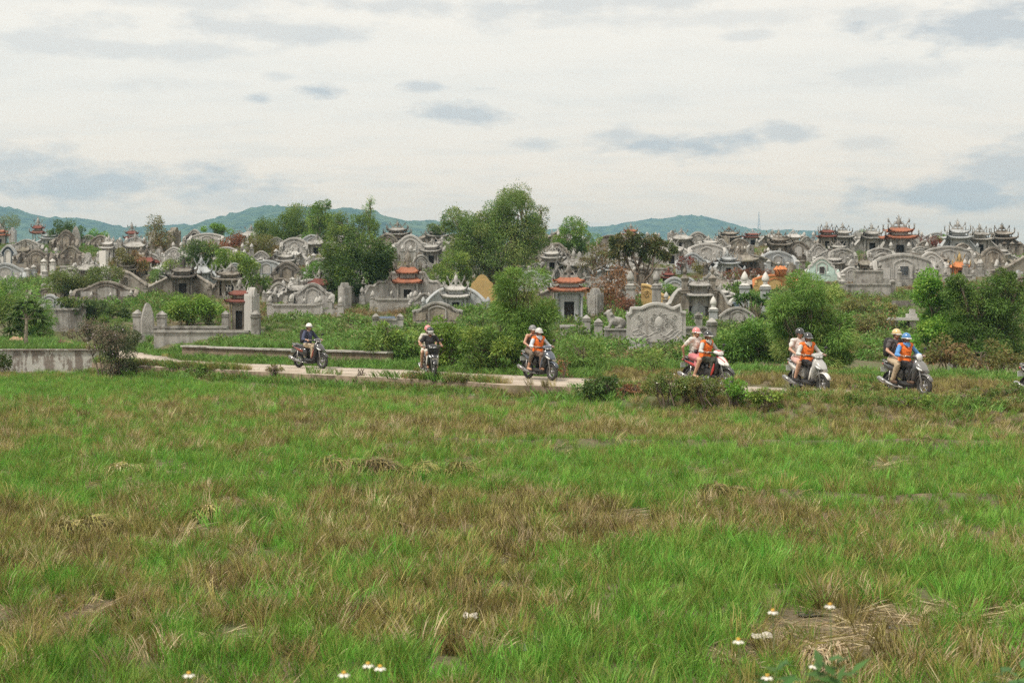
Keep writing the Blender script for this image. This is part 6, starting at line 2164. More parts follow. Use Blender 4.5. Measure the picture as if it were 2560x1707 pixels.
for px_, py_, d, lb in ((860, 1683, 3.3, "white daisy at the bottom edge left of the flower pair"), (920, 1660, 3.4, "left daisy of the pair at the bottom edge"), (950, 1667, 3.3, "right daisy of the pair at the bottom edge"),
                        (2075, 1512, 3.5, "large white daisy above the bare soil at the lower right"), (1932, 1527, 3.6, "side on daisy above the pale scrap"), (1846, 1600, 3.4, "daisy just left of the pale scrap"),
                        (2036, 1662, 3.4, "small daisy over the pale straw heap"), (1918, 1690, 3.3, "daisy at the very bottom right of centre"), (472, 1684, 3.3, "blurred daisy at the bottom left")):
    daisy(px_, py_, d, lb, px_ * .1)
# blurred leafy sprigs on the bank
for px_, py_, d, lb in ((2070, 1690, 3.2, "leafy green sprig at the bottom edge right of centre"), (2545, 1700, 3.2, "leafy sprig in the bottom right corner"), (1960, 1720, 3.1, "leafy sprig cut by the bottom edge near the daisies")):
    p = at_depth(px_, py_, d)
    root = empty("leafy_sprig", (p.x, p.y, .78))
    tag(root, lb, "plant", "sprigs on the near bank")
    rs_ = np.random.RandomState(int(px_))
    hgt_ = p.z - .78
    MB().tube([(0, .03, 0), (.01, .01, hgt_ * .5), (0, 0, hgt_ + .02)], [.003, .0025, .0015], 5).build("stem", MATS["stem_green"], root)
    n = 46
    c = np.stack([rs_.randn(n) * .03, rs_.randn(n) * .03, hgt_ * (.72 + .34 * rs_.rand(n))], 1)
    a = unitv(np.stack([rs_.randn(n), rs_.randn(n), rs_.rand(n) * .6], 1))
    s_ = unitv(np.cross(a, np.array([0, 0, 1.0]) + rs_.randn(n, 3) * .3))
    v, f, cl = leaf_quads(c, a, s_, .05 + .04 * rs_.rand(n), .022 + .012 * rs_.rand(n), np.array([.07, .18, .045]) * (.7 + .6 * rs_.rand(n))[:, None], .1)
    me = np_mesh("leaves", v, f)
    set_tint(me, cl)
    link("foliage", me, MATS["leaf"], root)

# ------------------------------------------------------------------ scooters (local frame: +x forwards, +y to the rider's left, z up)
def paint(name, col, rough=.35, coat=.5):
    return plain(name, col, rough, 0.0, .06, coat)


for nm, c_ in (("paint_black", (.022, .022, .024)), ("paint_charcoal", (.055, .056, .06)), ("paint_navy", (.06, .075, .105)), ("paint_red", (.42, .035, .03)), ("paint_white", (.66, .65, .63)),
               ("paint_silver", (.36, .36, .355)), ("paint_rust", (.22, .05, .03)), ("paint_grey", (.15, .15, .15))):
    paint(nm, c_)
plain("tyre_rubber", (.035, .034, .032), .85)
plain("plastic_black", (.028, .028, .03), .55)
plain("chrome", (.55, .55, .55), .25, .9, .03)
plain("alloy", (.30, .30, .31), .4, .6, .05)
plain("lamp_glass", (.70, .72, .74), .12, 0, .05, .6)
plain("lamp_red", (.35, .02, .02), .2, 0, .05, .5)
plain("vinyl", (.03, .03, .032), .5)
plain("number_plate", (.55, .60, .57), .5)
plain("blue_plastic", (.02, .14, .50), .4)
plain("green_plastic", (.16, .48, .16), .5)


def torus(c, R0, r0, n=28, m=8, sx=1.0):
    vs, fs = [], []
    for i in range(n):
        a = 2 * math.pi * i / n
        for j in range(m):
            b_ = 2 * math.pi * j / m
            q = R0 + r0 * math.cos(b_)
            vs.append((c[0] + q * math.cos(a), c[1] + r0 * sx * math.sin(b_), c[2] + q * math.sin(a)))
    for i in range(n):
        for j in range(m):
            fs.append((i * m + j, i * m + (j + 1) % m, ((i + 1) % n) * m + (j + 1) % m, ((i + 1) % n) * m + j))
    return MB().add(vs, fs)


def wheel(root, x, r, tr, thin):
    w = torus((x, 0, r), r - tr, tr, 28, 8, 1.0 if not thin else .9).build("wheel", MATS["tyre_rubber"], root, smooth=True)
    rim = torus((x, 0, r), r - 2 * tr - .004, .016, 24, 6, 1.6)
    ns = 5 if not thin else 18
    for k in range(ns):
        a = 2 * math.pi * k / ns + .3
        e = (x + (r - 2 * tr) * math.cos(a), 0, r + (r - 2 * tr) * math.sin(a))
        rim.tube([(x, .02 * (1 if k % 2 else -1) if thin else 0, r), e], [.022, .016] if not thin else [.0035, .0035], 5, 1.0)
    rim.lathe([(.05, -.045), (.055, -.02), (.055, .02), (.05, .045)], 10)
    # turn the hub (last 40 vertices) sideways
    for q in range(len(rim.v) - 40, len(rim.v)):
        vx, vy, vz = rim.v[q]
        rim.v[q] = (x + vx, vz, r + vy)
    rim.build("rim", MATS["alloy"], w, smooth=True)


def fender(x, r, a0, a1, hw, n=12):
    rings = []
    for i in range(n):
        a = R(a0 + (a1 - a0) * i / (n - 1))
        k = math.sin(math.pi * i / (n - 1)) ** .4
        ca, s_ = math.cos(a), math.sin(a)
        ring = []
        for j in range(9):
            t = -1 + 2 * j / 8
            rr_ = r + .035 * (1 - t * t) * k
            ring.append((x + rr_ * ca, hw * t * (.6 + .4 * k), r * 0 + rr_ * s_))
        for j in range(8, -1, -1):
            t = -1 + 2 * j / 8
            rr_ = r - .012 + .03 * (1 - t * t) * k
            ring.append((x + rr_ * ca, hw * t * (.6 + .4 * k) * .96, rr_ * s_))
        rings.append(ring)
    return MB().loft(rings)


def scooter(label, loc, heading, body="paint_black", nose=None, accent="paint_red", style="scooter", light="wide", seed=0, basket=False, guard=None, stripe=False):
    """heading: degrees of the front towards the camera, from the picture's right"""
    root = empty("scooter", loc, R(-heading))
    tag(root, label, "scooter", "scooters riding along the path")
    nose = nose or body
    under = style == "under"
    r, tr = (.285, .045) if under else (.265, .055)
    xf, xr = (.64, -.60) if under else (.64, -.62)
    M_ = MATS
    wheel(root, xf, r, tr, under)
    wheel(root, xr, r, tr, under)
    # front fork and mudguard
    for s in (-1, 1):
        MB().tube([(xf, s * .075, r), (xf - .10, s * .07, .62), (xf - .15, s * .05, .80)], [.022, .024, .026], 8).build("fork_leg", M_["alloy"], root, smooth=True)
    f_ = fender(0, r + .035, 25, 168, .075).build("front_mudguard", M_[guard or nose], root, smooth=True, loc=(xf, 0, r))
    fender(0, r + .04, 60, 170, .08).build("rear_mudguard", M_["plastic_black"], root, smooth=True, loc=(xr, 0, r))
    # steering column and leg shield
    sh = []
    for z, xc, hx, hy in ((.30, .27, .05, .13), (.42, .34, .06, .16), (.56, .40, .07, .19), (.70, .43, .085, .20), (.82, .42, .085, .17), (.92, .39, .07, .11), (.98, .37, .05, .07)):
        sh.append(sect((xc - (.02 if under else 0), 0, z), hy * (.80 if under else 1), hx, 14, 2.6, "z"))
    MB().loft(sh).build("leg_shield", M_[body], root, smooth=True)
    ns = []
    for x, zc, hw, hh in ((.38, .80, .12, .13), (.46, .79, .15, .125), (.54, .755, .15, .105), (.62, .71, .125, .075), (.70, .665, .075, .04), (.735, .65, .03, .015)):
        ns.append(sect((x, 0, zc), hw * (.85 if under else 1), hh, 14, 2.3))
    nz = MB().loft(ns).build("nose_panel", M_[nose], root, smooth=True)
    for s in (-1, 1):
        MB().loft([sect((.50, s * .135, .74), .02, .03, 8), sect((.58, s * .125, .70), .028, .038, 8), sect((.66, s * .095, .665), .02, .02, 8)]).build("turn_signal", M_["lamp_glass"], nz, smooth=True)
        MB().loft([sect((.36, s * .165, .62), .022, .10, 8), sect((.30, s * .172, .50), .022, .09, 8), sect((.24, s * .165, .40), .016, .05, 8)]).build("side_stripe", M_[accent], root, smooth=True)
    MB().box((.742, 0, .62), (.012, .15, .05)).build("front_badge", M_["chrome"], nz)
    if stripe:
        for s in (-1, 1):
            MB().loft([sect((.40, s * .085, .885), .022, .02, 8), sect((.52, s * .088, .845), .022, .018, 8), sect((.66, s * .05, .735), .016, .014, 8)]).build("nose_stripe", M_[accent], nz, smooth=True)
        MB().loft([sect((.28, 0, 1.035), .10, .03, 10), sect((.36, 0, 1.045), .12, .03, 10), sect((.44, 0, 1.02), .08, .025, 10)]).build("cowl_stripe", M_[accent], root, smooth=True)
    # floor, belly and under-seat body
    if under:
        MB().loft([sect((.30, 0, .48), .07, .16, 10), sect((.10, 0, .44), .09, .12, 10), sect((-.10, 0, .47), .10, .14, 10), sect((-.30, 0, .52), .10, .13, 10)]).build("centre_tunnel", M_["plastic_black"], root, smooth=True)
        MB().tube([(.22, 0, .34), (.02, 0, .26), (-.20, 0, .28)], [.09, .10, .08], 8).build("engine", M_["alloy"], root, smooth=True)
    else:
        MB().loft([sect((.36, 0, .30), .14, .055, 12, 3), sect((.20, 0, .29), .17, .045, 12, 4), sect((0, 0, .29), .17, .045, 12, 4), sect((-.14, 0, .32), .17, .07, 12, 3)]).build("footboard", M_["plastic_black"], root, smooth=True)
        MB().loft([sect((.30, 0, .24), .10, .05, 10), sect((.0, 0, .20), .12, .05, 10), sect((-.25, 0, .22), .12, .07, 10)]).build("belly", M_["plastic_black"], root, smooth=True)
    bd = []
    for x, zc, hw, hh in ((-.08, .52, .12, .16), (-.20, .57, .155, .17), (-.40, .62, .165, .15), (-.60, .68, .15, .115), (-.78, .735, .11, .075), (-.90, .77, .06, .04)):
        bd.append(sect((x, 0, zc), hw * (.85 if under else 1), hh, 14, 2.6))
    b_ = MB().loft(bd).build("rear_body", M_[body], root, smooth=True)
    for s in (-1, 1):
        MB().loft([sect((-.24, s * .148, .60), .016, .05, 8), sect((-.48, s * .155, .665), .018, .040, 8), sect((-.76, s * .105, .74), .012, .022, 8)]).build("side_stripe", M_[accent], b_, smooth=True)
    MB().loft([sect((-.86, 0, .76), .09, .035, 10), sect((-.93, 0, .775), .06, .025, 10)]).build("tail_light", M_["lamp_red"], b_, smooth=True)
    MB().tube([(-.62, .13, .82), (-.84, .11, .86), (-.90, 0, .87), (-.84, -.11, .86), (-.62, -.13, .82)], .016, 6).build("grab_rail", M_["alloy"], root, smooth=True)
    st = []
    for x, zc, hw, hh in ((-.02, .70, .08, .04), (-.10, .735, .125, .05), (-.30, .75, .14, .05), (-.42, .77, .13, .05), (-.52, .80, .13, .05), (-.72, .815, .11, .04), (-.80, .815, .07, .025)):
        st.append(sect((x, 0, zc), hw, hh, 12, 2.6))
    MB().loft(st).build("seat", M_["vinyl"], root, smooth=True)
    # engine case, muffler, stand, plate
    MB().loft([sect((-.22, .10, .30), .06, .09, 10), sect((-.45, .11, .28), .06, .085, 10), sect((xr, .11, r), .05, .07, 10)]).build("engine_case", M_["alloy"], root, smooth=True)
    ex = MB().tube([(-.05, -.11, .20), (-.35, -.14, .22), (-.52, -.155, .26), (-.62, -.16, .29), (-.92, -.165, .39), (-.97, -.165, .405)], [.02, .022, .045, .062, .062, .035], 10).build("muffler", M_["paint_grey" if not light == "round" else "chrome"], root, smooth=True)
    MB().tube([(-.60, -.225, .33), (-.76, -.23, .385), (-.88, -.228, .42)], [.018, .024, .014], 6).build("heat_shield", M_["chrome"], ex, smooth=True)
    for s in (-1, 1):
        MB().tube([(xr, s * .10, r), (xr + .10, s * .13, .60)], [.026, .02], 8).build("shock_absorber", M_["chrome"], root, smooth=True)
        MB().tube([(-.22, s * .10, .30), (-.24, s * .26, .31)], [.014, .016], 6).build("foot_peg", M_["alloy"], root, smooth=True)
    MB().box((-.93, 0, .62), (.012, .19, .14)).build("number_plate", M_["number_plate"], root)
    # handlebar group
    hb = MB().tube([(.20, .36, 1.01), (.27, .26, 1.0), (.34, .12, .98), (.35, 0, .97), (.34, -.12, .98), (.27, -.26, 1.0), (.20, -.36, 1.01)], [.017, .016, .015, .015, .015, .016, .017], 8).build("handlebar", M_["plastic_black"], root, smooth=True)
    for s in (-1, 1):
        MB().tube([(.29, s * .34, 1.03), (.32, s * .27, 1.02), (.35, s * .20, 1.01)], .008, 5).build("brake_lever", M_["chrome"], hb, smooth=True)
        if s < 0:
            continue
        mr = MB().tube([(.30, s * .20, 1.0), (.30, s * .27, 1.10), (.29, s * .30, 1.16)], .007, 5).build("mirror_stalk", M_["plastic_black"], hb, smooth=True)
        MB().loft([sect((.31, s * .31, 1.20), .01, .01, 10), sect((.30, s * .315, 1.20), .055, .042, 10), sect((.285, s * .315, 1.20), .05, .036, 10)]).build("mirror", M_["plastic_black"], hb, smooth=True)
    cw = []
    for x, zc, hw, hh in ((.26, 1.00, .07, .03), (.31, 1.01, .15, .055), (.37, 1.005, .17, .065), (.43, .985, .14, .06), (.48, .965, .09, .04)):
        cw.append(sect((x, 0, zc), hw * (.75 if light == "round" else 1), hh, 14, 2.3))
    co = MB().loft(cw).build("handlebar_cowl", M_[nose if light != "round" else body], root, smooth=True)
    if light == "round":
        MB().loft([sect((.40, 0, 1.0), .085, .085, 14, 2), sect((.46, 0, .985), .092, .092, 14, 2), sect((.485, 0, .98), .07, .07, 14, 2)]).build("headlight", M_["lamp_glass"], co, smooth=True)
    else:
        for s in (-1, 1):
            MB().loft([sect((.40, s * .075, .985), .065, .035, 10, 2.4), sect((.46, s * .06, .965), .055, .032, 10, 2.4), sect((.492, s * .045, .955), .025, .014, 10)]).build("headlight", M_["lamp_glass"], co, smooth=True)
    if basket:
        bk = MB().loft([sect((.50, 0, .72), .15, .10, 12, 4, "z"), sect((.53, 0, .84), .18, .13, 12, 4, "z"), sect((.54, 0, .96), .20, .15, 12, 4, "z")]).build("front_basket", M_["plastic_black"], root)
    root.scale = (.955, .955, .955)
    return root


# ------------------------------------------------------------------ riders
for nm, c_ in (("skin_tan", (.33, .17, .10)), ("skin_fair", (.52, .31, .22)), ("skin_brown", (.28, .145, .09))):
    plain(nm, c_, .55, 0, .05)
for nm, c_ in (("cloth_navy", (.055, .065, .12)), ("cloth_khaki", (.42, .34, .24)), ("cloth_black", (.022, .02, .022)), ("cloth_cream", (.55, .52, .46)), ("cloth_orange", (.72, .155, .02)),
               ("cloth_sky", (.50, .54, .60)), ("cloth_brown", (.16, .11, .085)), ("cloth_umber", (.065, .04, .03)), ("cloth_taupe", (.15, .125, .10)), ("cloth_white", (.62, .59, .57)), ("cloth_lightgrey", (.47, .48, .47)),
               ("cloth_olive", (.05, .055, .04)), ("cloth_pink", (.48, .17, .19)), ("cloth_blush", (.55, .35, .32)), ("cloth_blue", (.10, .27, .58)), ("cloth_grey", (.085, .078, .08)),
               ("cloth_mask", (.60, .58, .60)), ("hair_dark", (.03, .02, .016)), ("hair_blond", (.42, .28, .15)), ("hair_brown", (.13, .06, .035)), ("shoe_brown", (.10, .06, .04)), ("eye_dark", (.02, .015, .012))):
    plain(nm, c_, .85, 0, .14, scale=18)
for nm, c_ in (("helmet_white", (.70, .68, .66)), ("helmet_silver", (.50, .49, .48)), ("helmet_grey", (.17, .17, .18)), ("helmet_black", (.03, .032, .036)), ("helmet_pink", (.62, .22, .22)), ("helmet_sand", (.58, .43, .20)), ("helmet_blue", (.06, .20, .45))):
    paint(nm, c_, .3, .6)


def helmet(head, tilt, mat, band, parent, brim=True):
    cx, cy, cz = head
    vs, fs = [], []
    n, m_ = 16, 7
    for i in range(m_):
        t = math.pi * .56 * i / (m_ - 1)
        for k in range(n):
            a = 2 * math.pi * k / n
            vs.append((cx - .008 + .128 * math.sin(t) * math.cos(a) + (.012 * math.cos(a) if i == m_ - 1 else 0), cy + .112 * math.sin(t) * math.sin(a), cz + .022 + .125 * math.cos(t)))
    for i in range(m_ - 1):
        for k in range(n):
            fs.append((i * n + k, (i + 1) * n + k, (i + 1) * n + (k + 1) % n, i * n + (k + 1) % n))
    o = MB().add(vs, fs).build("helmet", MATS[mat], parent, smooth=True)
    so = o.modifiers.new("thick", "SOLIDIFY")
    so.thickness = .012
    MB().tube([(cx - .008 + .130 * math.cos(a), cy + .114 * math.sin(a), cz + .006) for a in np.linspace(0, 6.283, 19)], .008, 6).build("helmet_rim", MATS[band], o, smooth=True)
    if brim:
        ring = []
        for a in np.linspace(-1.1, 1.1, 9):
            ring.append((a, .126, .0)); 
        vv = [(cx - .01 + .128 * math.cos(a), cy + .113 * math.sin(a), cz + .018) for a in np.linspace(-.95, .95, 9)]
        v2 = [(cx + .0 + .172 * math.cos(a * .9), cy + .108 * math.sin(a), cz - .008) for a in np.linspace(-.95, .95, 9)]
        v3 = [(x, y, z - .008) for x, y, z in v2]
        v4 = [(x, y, z - .010) for x, y, z in vv]
        MB().loft([[vv[i], v2[i], v3[i], v4[i]] for i in range(9)]).build("helmet_brim", MATS[band], o, smooth=True)
    MB().tube([(cx, cy + .098, cz - .01), (cx + .03, cy + .075, cz - .09), (cx + .055, cy, cz - .125), (cx + .03, cy - .075, cz - .09), (cx, cy - .098, cz - .01)], .0075, 5).build("chin_strap", MATS["cloth_black"], o, smooth=True)


def person(sco, label, seat, skin, top, bottom, sleeves="long", legs="long", vest=None, helm=("helmet_white", "plastic_black"), hair=None, shoe="cloth_black", mask=False, shades=False, hands="bar", turn=0.0, lean=.04, size=1.0, skirt=False, knee_out=0.0, strap=None):
    o_pass = seat == "back"
    hx, hz = (-.52, .905) if o_pass else (-.14, .845)
    k = size
    pel = Vector((hx, 0, hz))
    che = pel + Vector((lean * .9, 0, .30 * k))
    nek = pel + Vector((lean * 1.3, 0, .485 * k))
    hed = nek + Vector((.035, 0, .135 * k))
    J = {}
    for s in (-1, 1):
        sh = nek + Vector((-.005, s * .175 * k, -.055))
        if hands == "bar":
            ha = Vector((.215, s * .325, 1.015))
            el_ = (sh + ha) / 2 + Vector((-.07, s * .09, -.10))
        elif hands == "knee":
            ha = Vector((hx + .30, s * .19, hz + .07))
            el_ = (sh + ha) / 2 + Vector((-.11, s * .10, -.03))
        else:                                                     # behind, on the grab rail
            ha = Vector((hx - .26, s * .13, hz - .04))
            el_ = (sh + ha) / 2 + Vector((-.07, s * .12, .02))
        hip = pel + Vector((0, s * .095, -.01))
        if o_pass:
            kn = Vector((hx + .43, s * (.235 + knee_out), hz - .11))
            an = Vector((hx + .22, s * (.225 + knee_out * .5), .385))
        else:
            kn = Vector((hx + .45, s * (.150 + knee_out), hz - .07))
            an = Vector((hx + .37, s * .125, .405))
        J[s] = (sh, el_, ha, hip, kn, an)
    mb = MB()
    mb.ellipsoid(pel, (.125 * k, .165 * k, .115 * k))
    mb.capsule(pel + Vector((.01, 0, .08)), che, .115 * k, .135 * k, 12)
    mb.ellipsoid(che + Vector((0, 0, .03)), (.115 * k, .165 * k, .16 * k))
    mb.capsule(J[-1][0], J[1][0], .058 * k, .058 * k)
    mb.capsule(nek + Vector((0, 0, -.05)), nek + Vector((.02, 0, .06)), .055 * k, .05 * k)
    Rz = Matrix.Rotation(turn, 3, "Z")
    mb.ellipsoid(hed, (.094, .078, .112), 12, 9)                                     # skull
    mb.ellipsoid(hed + Rz @ Vector((.030, 0, -.065)), (.060, .055, .052), 10, 7)      # jaw
    mb.capsule(hed + Rz @ Vector((.088, 0, .0)), hed + Rz @ Vector((.108, 0, -.028)), .010, .015, 8)   # nose
    for s in (-1, 1):
        mb.ellipsoid(hed + Rz @ Vector((-.005, s * .080, -.015)), (.020, .010, .030), 8, 6)            # ears
        sh, el_, ha, hip, kn, an = J[s]
        mb.capsule(sh, el_, .048 * k, .038 * k)
        mb.capsule(el_, ha - (ha - el_).normalized() * .05, .037 * k, .025 * k)
        # palm and five fingers, curled round what they hold
        d = (ha - el_).normalized()
        mb.capsule(ha - d * .045, ha + d * .012, .026, .030, 8)
        sid = Vector((0, s, 0)) if hands == "bar" else Vector((-.3, s, 0)).normalized()
        for q in range(4):
            b0 = ha + d * .030 + sid * (.034 - .023 * q)
            ln_ = (.034, .040, .038, .030)[3 - q]
            b1 = b0 + d * ln_ * .7 + Vector((0, 0, -.012))
            b2 = b1 + Vector((0, 0, -.030)) - d * .010
            mb.capsule(b0, b1, .0095, .0088, 6)
            mb.capsule(b1, b2, .0088, .0075, 6)
        t0 = ha - sid * .028 - d * .01
        mb.capsule(t0, t0 - sid * .022 + d * .030 + Vector((0, 0, -.012)), .011, .009, 6)
        mb.capsule(hip, kn, .085 * k, .062 * k)
        mb.capsule(kn, kn + (an - kn) * .35, .060 * k, .058 * k)
        mb.capsule(kn + (an - kn) * .35, an, .057 * k, .037 * k)
        mb.capsule(an + Vector((-.03, 0, -.045)), an + Vector((.15, s * .015, -.065)), .040, .034, 8)
    M_ = Matrix.Translation(sco.location) @ Matrix.Rotation(sco.rotation_euler.z, 4, "Z") @ Matrix.Scale(.955, 4)
    me_o = body_mesh(mb, "person", MATS[skin], None, .0105, 2)
    me_o.matrix_world = M_
    tag(me_o, label, "person", "scooter riders")
    P_ = me_o
    # clothes
    sleeve = {"long": 1.0, "short": .55, "none": 0.0}[sleeves]
    tb = MB()
    g = .014
    tb.ellipsoid(pel + Vector((0, 0, .03)), (.125 * k + g, .165 * k + g, .115 * k))
    tb.capsule(pel + Vector((.01, 0, .06)), che, .115 * k + g * 1.4, .135 * k + g, 12)
    tb.ellipsoid(che + Vector((0, 0, .03)), (.115 * k + g, .165 * k + g, .16 * k + g * .3))
    if sleeve > 0:
        tb.capsule(J[-1][0], J[1][0], .058 * k + g, .058 * k + g)
    else:
        tb.capsule(J[-1][0] * .55 + J[1][0] * .45, J[1][0] * .55 + J[-1][0] * .45, .06, .06)
    for s in (-1, 1):
        sh, el_, ha, hip, kn, an = J[s]
        if sleeve >= 1:
            tb.capsule(sh, el_, .048 * k + g, .040 * k + g)
            tb.capsule(el_, ha - (ha - el_).normalized() * .10, .038 * k + g, .028 * k + g * .9)
            tb.capsule(nek + Vector((.03, s * .05, -.015)), nek + Vector((.075, s * .035, -.06)), .024, .012, 6)      # collar
        elif sleeve > 0:
            tb.capsule(sh, sh + (el_ - sh) * sleeve, .048 * k + g, .047 * k + g * 1.2)
    body_mesh(tb, "shirt", MATS[top], P_, .013, 2)
    pb = MB()
    pb.ellipsoid(pel + Vector((0, 0, -.012)), (.125 * k + .010, .165 * k + .010, .112 * k))
    ext = {"long": 1.0, "short": 0.0, "crop": .6}[legs]
    for s in (-1, 1):
        sh, el_, ha, hip, kn, an = J[s]
        if ext > 0:
            pb.capsule(hip, kn, .085 * k + .013, .062 * k + .016)
            pb.capsule(kn, kn + (an - kn) * ext * .96, .062 * k + .014, .044 * k + .016)
        else:
            pb.capsule(hip, hip + (kn - hip) * .72, .085 * k + .014, .070 * k + .018)
    if skirt:
        pb.capsule(pel + Vector((.02, 0, -.03)), pel + Vector((.22, 0, -.10)), .17, .15, 12)
        pb.capsule(pel + Vector((.20, .14, -.06)), pel + Vector((.26, .20, -.30)), .07, .05, 8)
        pb.capsule(pel + Vector((.20, -.14, -.06)), pel + Vector((.26, -.20, -.30)), .07, .05, 8)
    body_mesh(pb, "skirt" if skirt else "trousers", MATS[bottom], P_, .013, 2)
    if shoe:
        for s in (-1, 1):
            an = J[s][5]
            q = MB()
            q.capsule(an + Vector((-.035, 0, -.045)), an + Vector((.15, s * .015, -.062)), .050, .042, 8)
            q.capsule(an + Vector((-.01, 0, -.03)), an + Vector((-.01, 0, .015)), .046, .046, 8)
            body_mesh(q, "shoe", MATS[shoe], P_, .013, 1)
    if vest:
        vb = MB()
        g2 = .042
        vb.ellipsoid(pel + Vector((.03, 0, .02)), (.135 * k + g2, .160 * k + g2, .13 * k))
        vb.capsule(pel + Vector((.01, 0, .06)), che, .115 * k + g2 * 1.1, .135 * k + g2 * .8, 12)
        vb.ellipsoid(che + Vector((0, 0, .025)), (.115 * k + g2 * 1.0, .165 * k + g2 * .9, .160 * k + g2 * .6))
        vb.capsule(pel + Vector((.14, .05, -.02)), pel + Vector((.20, .06, -.07)), .06, .05, 8)
        vb.capsule(pel + Vector((.14, -.05, -.02)), pel + Vector((.20, -.06, -.07)), .06, .05, 8)
        for s in (-1, 1):
            vb.capsule(nek + Vector((-.01, s * .075, -.035)), nek + Vector((-.01, s * .160, -.055)), .066, .084, 8)
        vo_ = body_mesh(vb, "vest", MATS[vest], P_, .012, 2)
        MB().tube([nek + Vector((-.03, .11, .015)), nek + Vector((.075, .095, -.045)), nek + Vector((.125, .05, -.11)), nek + Vector((.14, 0, -.135)), nek + Vector((.125, -.05, -.11)), nek + Vector((.075, -.095, -.045)), nek + Vector((-.03, -.11, .015))], .009, 6).build("vest_piping", MATS["cloth_umber"], P_, smooth=True)
        fl = MB()
        fl.prism([(-.085, -.02), (0.0, -.115), (.085, -.02), (.05, .03), (-.05, .03)], 0, .01)
        fl.v = [(nek.x + .105 + .5 * min(0, vz), nek.y + vx, nek.z + vz) if vy < .005 else (nek.x + .085 + .5 * min(0, vz), nek.y + vx, nek.z + vz) for vx, vy, vz in [(q_[0], q_[1], q_[2]) for q_ in fl.v]]
        fl.v = [(x_ + (.5 * -min(0, z_ - nek.z)) * 1.4, y_, z_) for x_, y_, z_ in fl.v]
        fl.build("shirt_front", MATS[top], P_)
        for s in (-1, 1):
            MB().loft([[nek + Vector((.02, s * .075, .035)), nek + Vector((.03, s * .10, .02)), nek + Vector((.02, s * .10, .015))], [nek + Vector((.085, s * .030, .0)), nek + Vector((.115, s * .075, -.05)), nek + Vector((.105, s * .075, -.055))], [nek + Vector((.12, s * .030, -.06)), nek + Vector((.135, s * .045, -.085)), nek + Vector((.125, s * .045, -.088))]]).build("collar", MATS[top], P_, smooth=True)
    # face
    for s in (-1, 1):
        if not shades:
            MB().ellipsoid(hed + Rz @ Vector((.084, s * .034, .006)), (.010, .016, .009), 8, 5).build("eye", MATS["eye_dark"], P_, smooth=True)
    if mask:
        MB().loft([sect(hed + Rz @ Vector((.045, 0, -.05)), .072, .052, 12, 2.6), sect(hed + Rz @ Vector((.085, 0, -.05)), .062, .048, 12, 2.4), sect(hed + Rz @ Vector((.115, 0, -.045)), .030, .026, 12, 2)]).build("face_mask", MATS["cloth_mask"], P_, smooth=True)
    else:
        MB().tube([hed + Rz @ Vector((.082, .022, -.066)), hed + Rz @ Vector((.090, 0, -.068)), hed + Rz @ Vector((.082, -.022, -.066))], .005, 5).build("mouth", MATS["shoe_brown"], P_, smooth=True)
    if shades:
        gl = MB()
        for s in (-1, 1):
            gl.ellipsoid(hed + Rz @ Vector((.092, s * .036, .004)), (.012, .033, .024), 10, 6)
            gl.tube([hed + Rz @ Vector((.085, s * .066, .006)), hed + Rz @ Vector((0, s * .084, .005))], .005, 4)
        gl.tube([hed + Rz @ Vector((.098, .012, .008)), hed + Rz @ Vector((.098, -.012, .008))], .005, 4)
        gl.build("sunglasses", MATS["plastic_black"], P_, smooth=True)
    if hair:
        hb = MB()
        hb.ellipsoid(hed + Vector((-.022, 0, .008)), (.092, .086, .105), 12, 8)
        hb.capsule(hed + Vector((-.07, 0, -.03)), hed + Vector((-.085, 0, -.12 if "long" in hair else -.06)), .058, .035, 8)
        hb.build("hair", MATS[hair.split("|")[0]], P_, smooth=True)
    if helm:
        helmet(tuple(hed), 0, helm[0], helm[1], P_)
    if strap:
        MB().tube([nek + Vector((.02, .15, .0)), che + Vector((.155, .05, .0)), pel + Vector((.12, -.13, .10))], [.016] * 3, 6).build("bag_strap", MATS[strap], P_, smooth=True)
    return P_, pel, che, nek


def backpack(owner, che, mat, label):
    q = MB()
    c = che + Vector((-.235, 0, .0))
    rings = [sect((c.x, 0, c.z + dz), hy, hx, 14, 3.0, "z") for dz, hx, hy in ((-.26, .06, .12), (-.24, .085, .15), (-.10, .10, .165), (.10, .09, .16), (.20, .065, .13), (.235, .03, .08))]
    q.loft(rings)
    o = q.build("backpack", MATS[mat], None, smooth=True)
    o.matrix_world = owner.matrix_world
    tag(o, label, "backpack")
    MB().loft([sect((c.x - .09, 0, c.z + dz), .10, hx, 12, 3.0, "z") for dz, hx in ((-.20, .02), (-.17, .045), (-.03, .045), (.0, .02))]).build("pocket", MATS[mat], o, smooth=True)
    for s in (-1, 1):
        MB().tube([c + Vector((.06, s * .10, .20)), che + Vector((.02, s * .125, .225)), che + Vector((.155, s * .115, .10)), che + Vector((.11, s * .16, -.12)), c + Vector((.05, s * .13, -.18))], .017, 6).build("strap", MATS[mat], o, smooth=True)
    MB().box((c.x - .12, 0, c.z - .02), (.004, .05, .03)).build("label_patch", MATS["scrap_white"], o)
    return o


def bike_at(px_, py_, **kw):
    g_ = ground_at(px_, py_)
    return Vector((g_.x, g_.y, .016))


VEST = "cloth_orange"
# 1 lone rider
s1 = scooter("black scooter with red stripes ridden by the lone rider in navy", bike_at(776, 921), 40, "paint_black", "paint_charcoal", "paint_rust", seed=1)
p, pel, che, nek = person(s1, "person in a navy top and khaki trousers riding alone with a white helmet", "front", "skin_fair", "cloth_navy", "cloth_khaki", helm=("helmet_white", "plastic_black"), hair="hair_brown|long", shades=True)
backpack(p, che, "cloth_black", "black backpack on the lone rider in navy")
